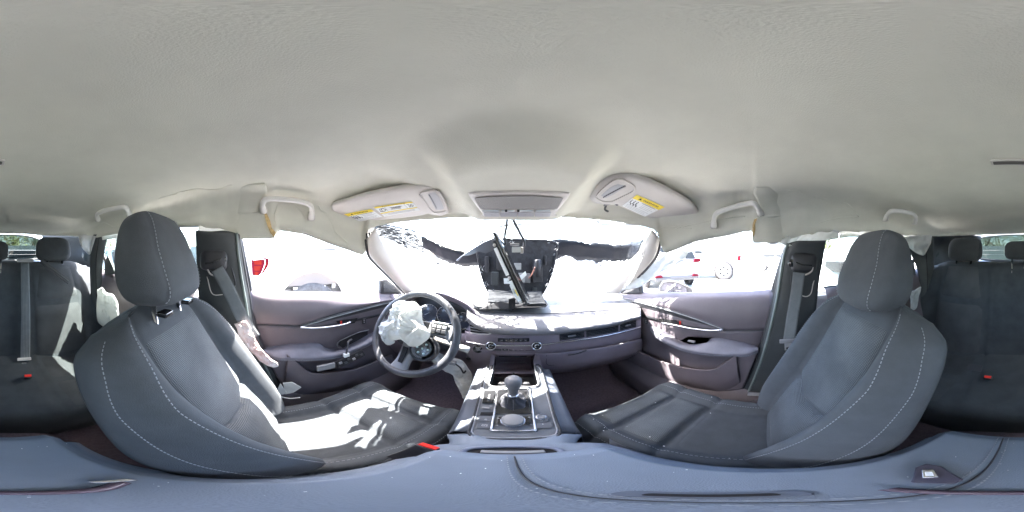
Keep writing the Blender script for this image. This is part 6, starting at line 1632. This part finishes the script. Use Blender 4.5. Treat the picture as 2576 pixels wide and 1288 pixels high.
# ---------------------------------------------------------------- outside
GZ = -1.2
M_gnd = mat('sandy_gravel_ground', (.36, .35, .33), 1, bump=1, bscale=30, col2=(.46, .45, .42), vscale=1.2)
g = mk('ground', [(-400, -400, GZ), (400, -400, GZ), (400, 400, GZ), (-400, 400, GZ)], [(0, 1, 2, 3)], M_gnd, None, smooth=False); g['kind'] = 'structure'
M_tyre = mat('tyre_rubber', (.05, .05, .055), .9, bump=1, bscale=60, var=.3, vscale=20)
M_rimw = mat('alloy_wheel', (.62, .62, .63), .3, metal=.7)
M_cglass = mat('car_window_glass', (.012, .014, .016), .35, spec=.15)
M_silver = mat('silver_paint', (.20, .20, .21), .45, spec=.2)
M_tail = mat('tail_lamp_red', (.06, .001, .006), .8, spec=.1)
M_tailo = mat('tail_lamp_orange', (.10, .006, .003), .8, spec=.1)
def wheel(c, r, wd, ax, parent, nsp=6, nm='wheel'):
    w_ = lathe('wheel', c, ax, [(r*.62, wd*.42), (r*.66, wd*.5), (r*.93, wd*.46), (r, wd*.32), (r, -wd*.32), (r*.93, -wd*.46), (r*.62, -wd*.46)], M_tyre, parent, seg=40)
    rim = lathe('wheel_rim', c, ax, [(r*.64, wd*.44), (r*.61, wd*.46), (r*.58, wd*.36), (r*.56, wd*.05), (0, wd*.05)], M_dk, w_, seg=32)
    x_, y_, n_ = frame3(ax); sp_ = []
    for k in range(nsp):
        a = 2*pi*k/nsp; d = x_*cos(a)+y_*sin(a); s = n_.cross(d)
        sp_.append(prismg([V(c)+n_*wd*.34+d*r*.08-s*r*.09, V(c)+n_*wd*.40+d*r*.60-s*r*.10, V(c)+n_*wd*.40+d*r*.60+s*r*.10, V(c)+n_*wd*.34+d*r*.08+s*r*.09], n_*wd*.08))
    for v, f in sp_:
        v, f = orient(v, f); mk('spoke', v, f, M_rimw, w_, smooth=False)
    lathe('wheel_lip', c, ax, [(r*.66, wd*.48), (r*.64, wd*.52), (r*.58, wd*.46)], M_rimw, w_, seg=32)
    lathe('hub_cap', c, ax, [(r*.14, wd*.36), (r*.13, wd*.5), (0, wd*.52)], M_rimw, w_, seg=16)
    return w_
def place(T_, p): return T_ @ V(p)
def carlike(name, label, cat, loc, yaw, prof, W, wheels, m, glassband=None, group=None, wr=.35, tail=True, arch=1.0):
    """vehicle: side profile prof [(y,z)] (y forward), width W; local to world by yaw; detailed body with windows"""
    t = thing(name, label, cat, loc, group)
    R = Matrix.Translation(V(loc)) @ Matrix.Rotation(yaw, 4, 'Z')
    low = [p for p in prof]
    def narrow(z): return 1-.18*sm(.95, 1.6, z)
    rings = []
    for k, fx in enumerate((-1, -.97, -.85, -.4, 0, .4, .85, .97, 1)):
        e = .94 if abs(fx) == 1 else .985 if abs(fx) > .9 else 1
        cy = sum(p[0] for p in prof)/len(prof); cz = sum(p[1] for p in prof)/len(prof)
        rings.append([R @ V((fx*W/2*narrow(z), cy+(y-cy)*e, cz+(z-cz)*(e if e < 1 else 1))) for y, z in prof])
    v, f = gridg(rings, True); n = len(prof); b = len(v)-n
    f.append(tuple(range(n))); f.append(tuple(b+i for i in range(n))[::-1]); v, f = orient(v, f)
    mk('body', v, f, m, t, smooth=False, bevel=.03)
    for wy in wheels:
        for s in (-1, 1):
            c = R @ V((s*(W/2-.10), wy, wr)); ax = (R.to_3x3() @ V((s, 0, 0)))
            lathe('wheel_arch', R @ V((s*(W/2-.045), wy, wr+.03)), ax, [(wr*1.22, 0), (wr*1.22, .055), (0, .055)], M_dk, t, seg=32)
            wheel(c+ax*.075, wr, .22, ax, t)
    if glassband:
        for y0, y1, z0, z1, sl in glassband:
            for s in (-1, 1):
                q = [(y0, z0), (y1, z0), (y1-sl[1], z1), (y0+sl[0], z1)]
                pts = [R @ V((s*(W/2*narrow(z)+.012), y, z)) for y, z in q]
                prism('side_window', pts, (R.to_3x3() @ V((s, 0, 0)))*-.006, M_cglass, t)
    return t, R
# white pickup beside the driver's window, facing forwards; near flank at x=-2.15
XP = -2.15; TW = 2.0
pk = thing('pickup_truck', 'white pickup truck with red tail lamp parked right beside the driver window', 'pickup truck', (XP-1, 2.4, GZ), 'vehicles parked around the car')
cy_ = PX(790, 700, XP).y; wz = GZ+.41
def arcpts(cx, cz, r, n=16, a0=pi, a1=0): return [(cx+r*cos(a0+(a1-a0)*i/n), cz+r*sin(a0+(a1-a0)*i/n)) for i in range(n+1)]
archr = .50; zb_ = GZ+.45
y0 = PX(640, 660, XP).y-.15
fw_ = cy_+3.65
prof = [(y0, zb_)]+arcpts(cy_, zb_+.02, archr)+[(cy_+1.2, zb_), (fw_-.7, zb_)]+arcpts(fw_, zb_+.02, archr)+[(fw_+.95, zb_), (fw_+.98, zb_+.5), (fw_+.85, GZ+1.15), (cy_+.95, GZ+1.30), (y0, GZ+1.28)]
v, f = prismg([V((XP, y, z)) for y, z in prof], V((-.05, 0, 0))); v2, f2 = prismg([V((XP-TW, y, z)) for y, z in prof], V((.05, 0, 0)))
v, f = orient(v, f); mk('bed_side', v, f, M_white, pk, smooth=False, bevel=.01); v, f = orient(v2, f2); mk('bed_side', v, f, M_white, pk, smooth=False)
box('tailgate', (XP-1, y0+.03, GZ+.86), (.94, .03, .40), M_white, pk, bevel=.01)
box('bed_floor', (XP-1, (y0+cy_)/2+.5, GZ+.85), (.9, 1.2, .03), M_white, pk); box('bonnet', (XP-1, fw_+.25, GZ+1.12), (.93, .75, .07), M_white, pk, bevel=.04)
box('front_end', (XP-1, fw_+.95, GZ+.8), (.95, .06, .3), M_white, pk, bevel=.03); box('rear_bumper', (XP-1, y0-.08, GZ+.58), (.98, .09, .11), M_chr, pk, bevel=.02)
cabp = [(cy_+.98, GZ+1.28), (cy_+1.05, GZ+1.85), (cy_+1.25, GZ+1.93), (cy_+2.5, GZ+1.92), (cy_+3.2, GZ+1.28)]
rr = [[V((x, y, z)) for y, z in cabp] for x in (XP-TW+.05,)]+[[V((x, y, z)) for y, z in cabp] for x in (XP-.05,)]
v, f = prismg([V((XP-.06, y, z)) for y, z in cabp], V((-TW+.12, 0, 0))); v, f = orient(v, f); mk('cab', v, f, M_white, pk, smooth=False, bevel=.04)
for a, b in ((1.12, 1.95), (2.0, 2.95)): prism('side_window', [V((XP-.05, cy_+a, GZ+1.33)), V((XP-.05, cy_+b, GZ+1.33)), V((XP-.05, cy_+min(b, 2.45), GZ+1.82)), V((XP-.05, cy_+a+.05, GZ+1.82))], V((.004, 0, 0)), M_cglass, pk)
for a in (1.97, 1.05): box('door_gap', (XP+.001, cy_+a, GZ+.95), (.003, .006, .36), M_dk, pk)
box('door_handle', (XP+.02, cy_+2.1, GZ+1.16), (.012, .08, .015), M_white, pk, bevel=.004)
# bed rail groove and crease
r0, r1 = PX(744, 627, XP).y, PX(845, 633, XP).y
box('bed_rail', (XP-.02, (r0+r1)/2, GZ+1.30), (.03, (r1-r0)/2, .010), M_dk, pk, bevel=.003)
box('flank_crease', (XP+.002, 1.0, GZ+1.16), (.003, 2.0, .003), M_dk, pk)
# wheel-arch interior, liner and tyre
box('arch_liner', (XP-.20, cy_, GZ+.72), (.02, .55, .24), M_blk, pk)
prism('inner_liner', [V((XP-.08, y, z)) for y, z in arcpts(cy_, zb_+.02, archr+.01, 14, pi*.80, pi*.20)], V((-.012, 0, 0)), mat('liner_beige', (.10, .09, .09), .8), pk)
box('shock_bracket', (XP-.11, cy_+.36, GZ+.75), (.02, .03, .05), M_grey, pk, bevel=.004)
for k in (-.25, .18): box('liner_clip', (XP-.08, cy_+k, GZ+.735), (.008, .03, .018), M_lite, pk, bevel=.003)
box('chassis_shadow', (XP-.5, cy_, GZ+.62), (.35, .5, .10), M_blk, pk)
for yy in (cy_, fw_):
    wheel(V((XP-.18, yy, wz)), .41, .26, V((1, 0, 0)), pk, 5); wheel(V((XP-TW+.18, yy, wz)), .41, .26, V((-1, 0, 0)), pk, 5)
# tail lamp
tlp = [PX(a, b, XP+.012) for a, b in ((632, 652), (662, 648), (674, 650), (677, 658), (674, 670), (662, 688), (652, 698), (640, 698), (634, 690))]
tl_ = prism('tail_lamp', tlp, V((-.05, 0, 0)), M_tail, pk, bevel=.006)
for q in (((638, 656), (658, 655), (658, 666), (640, 666)), ((639, 669), (657, 669), (653, 681), (640, 681)), ((640, 684), (651, 684), (648, 693), (641, 693))):
    prism('lamp_cell', [PX(a, b, XP+.016) for a, b in q], V((-.004, 0, 0)), M_tailo, tl_)
tube('lamp_trim', [PX(a, b, XP+.018) for a, b in ((636, 654), (662, 652), (667, 657), (664, 672), (654, 692), (638, 694))], .005, M_paper, tl_, seg=6)
tube('lamp_trim', [PX(a, b, XP+.018) for a, b in ((672, 660), (662, 682), (655, 694))], .008, M_tailo, tl_, seg=6)
sed = [(-2.2, .35), (-2.25, .62), (-2.15, .95), (-1.7, 1.05), (-1.2, 1.40), (-.3, 1.47), (.4, 1.38), (1.1, .98), (2.0, .85), (2.25, .65), (2.2, .35)]
suv = [(-2.25, .40), (-2.32, .65), (-2.25, 1.05), (-2.0, 1.55), (-1.6, 1.70), (.2, 1.70), (.9, 1.15), (2.0, 1.02), (2.25, .8), (2.25, .40)]
GB = [(-1.35, -.45, 1.0, 1.32, (.25, 0)), (-.4, .75, 1.0, 1.32, (0, .40))]
GBs = [(-2.0, -1.3, 1.1, 1.52, (.15, 0)), (-1.25, -.35, 1.1, 1.56, (0, 0)), (-.3, .8, 1.1, 1.56, (0, .45))]
VG = 'vehicles parked around the car'
def at(sx, dist): a = (sx-1288)*K; return V((sin(a)*dist, cos(a)*dist, GZ))
# passenger side: silver suv tail, white pickup, car with yellow tail
t, R = carlike('parked_car', 'silver SUV seen tail first beyond the cracked passenger side mirror', 'car', at(1705, 5.6)+V((2.3*sin(radians(35)), 2.3*cos(radians(35)), 0)), radians(-35), suv, 1.85, (-1.35, 1.35), M_silver, GBs, VG)
for s in (-1, 1):
    q = [R @ V((s*x, -2.345+abs(x-.8)*.1, z)) for x, z in ((.62, .98), (.90, .98), (.90, 1.12), (.66, 1.10))]; prism('tail_lamp', q, V((0, .03, 0)), M_tail, t)
    q = [R @ V((s*x, -2.36, z)) for x, z in ((.55, .48), (.80, .48), (.80, .53), (.60, .56))]; prism('reflector', q, V((0, .03, 0)), M_tail, t)
prism('rear_window', [R @ V((x, y, z)) for x, y, z in ((-.7, -2.27, 1.12), (.7, -2.27, 1.12), (.6, -2.09, 1.5), (-.6, -2.09, 1.5))], R.to_3x3() @ V((0, -.01, 0)), M_cglass, t)
box('bumper_valance', R @ V((0, -2.28, .42)), (.8, .08, .06), M_blk, t, ax=(R.to_3x3() @ V((1, 0, 0)), R.to_3x3() @ V((0, 1, 0)), V((0, 0, 1))), bevel=.02)
# white pickup seen side-on
pku = [(-2.6, .55), (-2.6, 1.25), (-.75, 1.28), (-.70, 1.80), (-.4, 1.85), (.75, 1.85), (1.4, 1.25), (2.5, 1.15), (2.65, .8), (2.65, .45), (-2.0, .45)]
c_ = at(1821, 8.2)
t, R = carlike('parked_pickup', 'white pickup truck with spoked wheel farther off beyond the passenger window', 'pickup truck', V((c_.x+.449, c_.y+1.94, GZ)), radians(15.5), pku, 1.9, (-1.75, 1.7), M_white, [(-.65, .0, 1.30, 1.72, (.05, 0)), (.05, 1.1, 1.30, 1.72, (0, .45))], VG, wr=.42)
A3 = R.to_3x3()
for s in (-1,):
    q = [R @ V((s*.955, y, z)) for y, z in ((-2.62, .95), (-2.42, .95), (-2.42, 1.22), (-2.62, 1.22))]; prism('tail_lamp', q, A3 @ V((.02, 0, 0)), M_tail, t)
box('rear_bumper', R @ V((0, -2.68, .62)), (.9, .08, .10), M_chr, t, ax=(A3 @ V((1, 0, 0)), A3 @ V((0, 1, 0)), V((0, 0, 1))), bevel=.02)
box('side_step', R @ V((-.97, 0, .42)), (.05, 1.0, .03), M_blk, t, ax=(A3 @ V((1, 0, 0)), A3 @ V((0, 1, 0)), V((0, 0, 1))), bevel=.01)
c_ = at(1921, 13); t, R = carlike('parked_car', 'pale car with yellow rear corner far beyond the passenger window', 'car', V((c_.x+.6, c_.y-1.3, GZ)), radians(175), suv, 1.8, (-1.35, 1.35), M_white, GBs, VG)
box('yellow_panel', R @ V((.6, -2.3, 1.0)), (.3, .03, .3), mat('yellow_paint', (.75, .55, .08), .4), t, bevel=.01)
# rear right cars
c_ = at(2090, 6.2); t, R = carlike('parked_car', 'wrecked white car with crushed front showing behind the B pillar', 'car', c_, radians(80), sed, 1.8, (-1.35, 1.35), M_white, GB, VG)
box('crushed_front', R @ V((.2, 2.1, .95)), (.5, .25, .12), M_dk, t, bevel=.03); box('bumper_vent', R @ V((0, -2.27, .5)), (.3, .02, .06), M_dk, t)
c_ = at(2262, 7.4); t, R = carlike('parked_car', 'white sedan visible between the passenger headrest and the rear pillar', 'car', c_, radians(115), sed, 1.8, (-1.35, 1.35), M_white, GB, VG)
c_ = at(2440, 8.2)
# rear left cars
M_dkc = mat('dark_teal_paint', (.10, .14, .16), .25, coat=.8)
c_ = at(305, 4.9); t, R = carlike('parked_car', 'dark teal car outside the rear left window', 'car', V((c_.x-.6, c_.y-.4, GZ)), radians(-25), sed, 1.8, (-1.35, 1.35), M_dkc, GB, VG)
prism('windscreen', [R @ V((x, y, z)) for x, y, z in ((-.72, 1.12, 1.02), (.72, 1.12, 1.02), (.62, .48, 1.38), (-.62, .48, 1.38))], V((0, 0, .012)), M_cglass, t)
c_ = at(60, 6.3); t, R = carlike('parked_car', 'silver car showing its windscreen and bonnet through the rear window', 'car', c_, radians(4), sed, 1.8, (-1.35, 1.35), M_silver, GB, VG)
prism('windscreen', [R @ V((x, y, z)) for x, y, z in ((-.72, 1.12, 1.02), (.72, 1.12, 1.02), (.62, .48, 1.38), (-.62, .48, 1.38))], V((0, 0, .012)), M_cglass, t)
# a pale vehicle ahead beyond the windshield
c_ = at(1440, 11); t, R = carlike('parked_car', 'pale vehicle standing ahead, barely seen through the cracked windshield', 'car', c_, radians(85), sed, 1.8, (-1.35, 1.35), M_white, GB, VG)
# ---------------------------------------------------------------- fence of ribbed metal panels
M_fence = mat('pale_blue_corrugated_metal', (.17, .20, .215), .5, var=.08, vscale=1.2, metal=.1)
M_post = mat('fence_post_grey', (.10, .115, .125), .6)
fe = thing('metal_fence', 'pale corrugated metal fence with posts running behind the parked cars', 'fence', (0, -10, GZ))
FH = 1.93
line = [V((-11, 1.5, 0)), V((-10.5, -5, 0)), V((-8.5, -10, 0)), V((0, -10.8, 0)), V((9.5, -10.5, 0)), V((16, -8, 0)), V((20, 2, 0))]
shared = {}
def panel_mesh(n=14, w_=1.2):
    rows = []
    for z in (0, FH*.97):
        rows.append([V((w_*i/(n*4), (.022 if (i % 4) in (1, 2) else 0), z)) for i in range(n*4+1)])
    v, f = gridg(rows); me = bpy.data.meshes.new('panel'); me.from_pydata([tuple(p) for p in v], [], f); me.materials.append(M_fence); return me
pm = panel_mesh()
pmst = bpy.data.meshes.new('post'); v, f = orient(*boxg((0, -.05, FH/2), (.045, .045, FH/2))); pmst.from_pydata([tuple(p) for p in v], [], f); pmst.materials.append(M_post)
inv = Matrix.Translation(fe.location).inverted()
for a, b in zip(line, line[1:]):
    d = (b-a); n = max(1, int(d.length/1.2)); d = d.normalized(); ang = atan2(d.y, d.x)
    for k in range(n):
        p = a+d*1.2*k; p.z = GZ
        M = Matrix.Translation(p) @ Matrix.Rotation(ang, 4, 'Z')
        o = bpy.data.objects.new('panel', pm); C.objects.link(o); o.parent = fe; o.matrix_parent_inverse = inv; o.matrix_basis = M @ Matrix.Translation((0, 0, .02*random.random()))
        if k % 2 == 0:
            o = bpy.data.objects.new('post', pmst); C.objects.link(o); o.parent = fe; o.matrix_parent_inverse = inv; o.matrix_basis = M
    for zz in (.45, 1.6):
        mm = (a+b)/2; nn_ = V((-d.y, d.x, 0)); box('rail', V((mm.x, mm.y, GZ+zz))-nn_*.03*(1), ((b-a).length/2, .02, .045), M_post, fe, ax=(d, nn_, V((0, 0, 1))))
# ---------------------------------------------------------------- trees beyond the fence
M_leafs = [mat('leaf_yellow_green', (.24, .26, .10), .8, var=.35, vscale=1.5), mat('leaf_olive', (.13, .16, .07), .8, var=.35, vscale=1.5), mat('leaf_grey_green', (.18, .21, .15), .8, var=.3, vscale=1.5)]
M_bark = mat('bark', (.16, .12, .09), .9, bump=1, bscale=20)
def tree(p, h, r, k, label, seed, n=1500, bare=False):
    random.seed(seed); t = thing('tree', label, 'tree', p, 'trees beyond the fence'); p = V(p)
    tube('trunk', [p, p+V((.1, .1, h*.35)), p+V((.0, .2, h*.7))], [.14, .13, .12, .11, .10, .09, .08, .08, .07, .06, .05, .04, .03], M_bark, t, seg=8)
    br = []
    for i in range(9):
        a = random.uniform(0, 6.28); z = random.uniform(.3, .65)*h; e = p+V((cos(a)*r*.8, sin(a)*r*.8, min(h*.95, z+random.uniform(.2, .45)*h)))
        g0 = tubeg([p+V((.05, .1, z)), lerp(p+V((.05, .1, z)), e, .5)+V((0, 0, .1*h)), e], [.05, .03, .01], 5); br.append(g0)
    v, f = join(*br); mk('limbs', v, f, M_bark, t, kind='stuff')
    cl = [(V((random.gauss(0, .45)*r, random.gauss(0, .45)*r, h*random.uniform(.42, .95))), random.uniform(.18, .36)*r) for _ in range(20)]
    vs, fs = [], []
    for i in range(n):
        c, rr = random.choice(cl); d = V((random.gauss(0, 1), random.gauss(0, 1), random.gauss(0, .8))).normalized()*rr*random.uniform(.5, 1.1)
        q = p+c+d; s = random.uniform(.05, .11); u = V((random.gauss(0, 1), random.gauss(0, 1), random.gauss(0, 1))).normalized(); w2_ = u.cross(V((random.gauss(0, 1), random.gauss(0, 1), random.gauss(0, 1)))).normalized()
        b = len(vs); vs += [q-u*s, q+w2_*s*.5, q+u*s, q-w2_*s*.5]; fs.append((b, b+1, b+2, b+3))
    mk('crown', vs, fs, M_leafs[k], t, smooth=False, kind='stuff')
desc = ['yellowish green bushy tree', 'olive green dense tree', 'grey green open tree']
spots = [(30, 14.5, 3.3, 2.0, 0, 'seen through the rear window left of the centre headrest'), (88, 17, 3.1, 1.4, 2, 'small behind the rear left headrest'), (-60, 15, 3.6, 2.2, 2, 'behind the centre rear headrest'), (300, 14, 3.6, 2.0, 0, 'beyond the dark car at the rear left window'),
         (2462+20, 15, 3.9, 2.2, 2, 'right of the centre rear headrest through the rear window'), (2265, 15, 3.6, 2.4, 0, 'over the white sedan at the rear right window'), (2085, 15.5, 3.7, 2.0, 1, 'over the wrecked white car behind the B pillar'), (230, 16, 3.7, 2.2, 1, 'behind the left rear pillar'), (2390, 15, 4.0, 2.5, 1, 'behind the right rear headrest')]
for i, (sx, d, h, r, k, ds_) in enumerate(spots):
    q = at(sx, d); tree((q.x, q.y, GZ), h+.2, r, k, desc[k]+' '+ds_, 40+i)
# dust and grit on the upholstery
random.seed(77); sp = []
for k in range(36):
    x = random.uniform(-.09, .12); y = random.uniform(-.24, .17); r = random.uniform(.0002, .0006)
    sp.append(boxg((x, y, zA+.0012), (r, r*random.uniform(.6, 2), r*.4)))
for k in range(26):
    u = random.uniform(-.8, .8); s = random.uniform(.2, .75); p = cush_pt(u, s, .002)+V((.378, -.018, -.725)); r = random.uniform(.0006, .0016); sp.append(boxg(p, (r, r*1.5, r*.5)))
v, f = join(*sp); dst = mk('dust_grit', v, f, M_paper, None, smooth=False, kind='stuff'); dst['label'] = 'pale grit scattered over the armrest and the passenger cushion'; dst['category'] = 'grit'
ch = []
for k in range(14):
    a = random.uniform(1180, 1600); y = interp(ST, yc, a); p = PY(a, interp(ST, cre, a), y)*.999; p = lerp(p, PY(a, interp(ST, top, a), interp(ST, yt, a)), random.random()*.5); p.z += .012; r = random.uniform(.001, .004)
    ch.append(boxg(p, (r, r, r*.6)))
v, f = join(*ch); g_ = mk('glass_crumb', v, f, M_gunm, None, smooth=False, kind='stuff'); g_['label'] = 'crumbs of broken glass strewn over the dashboard top'; g_['category'] = 'broken glass'
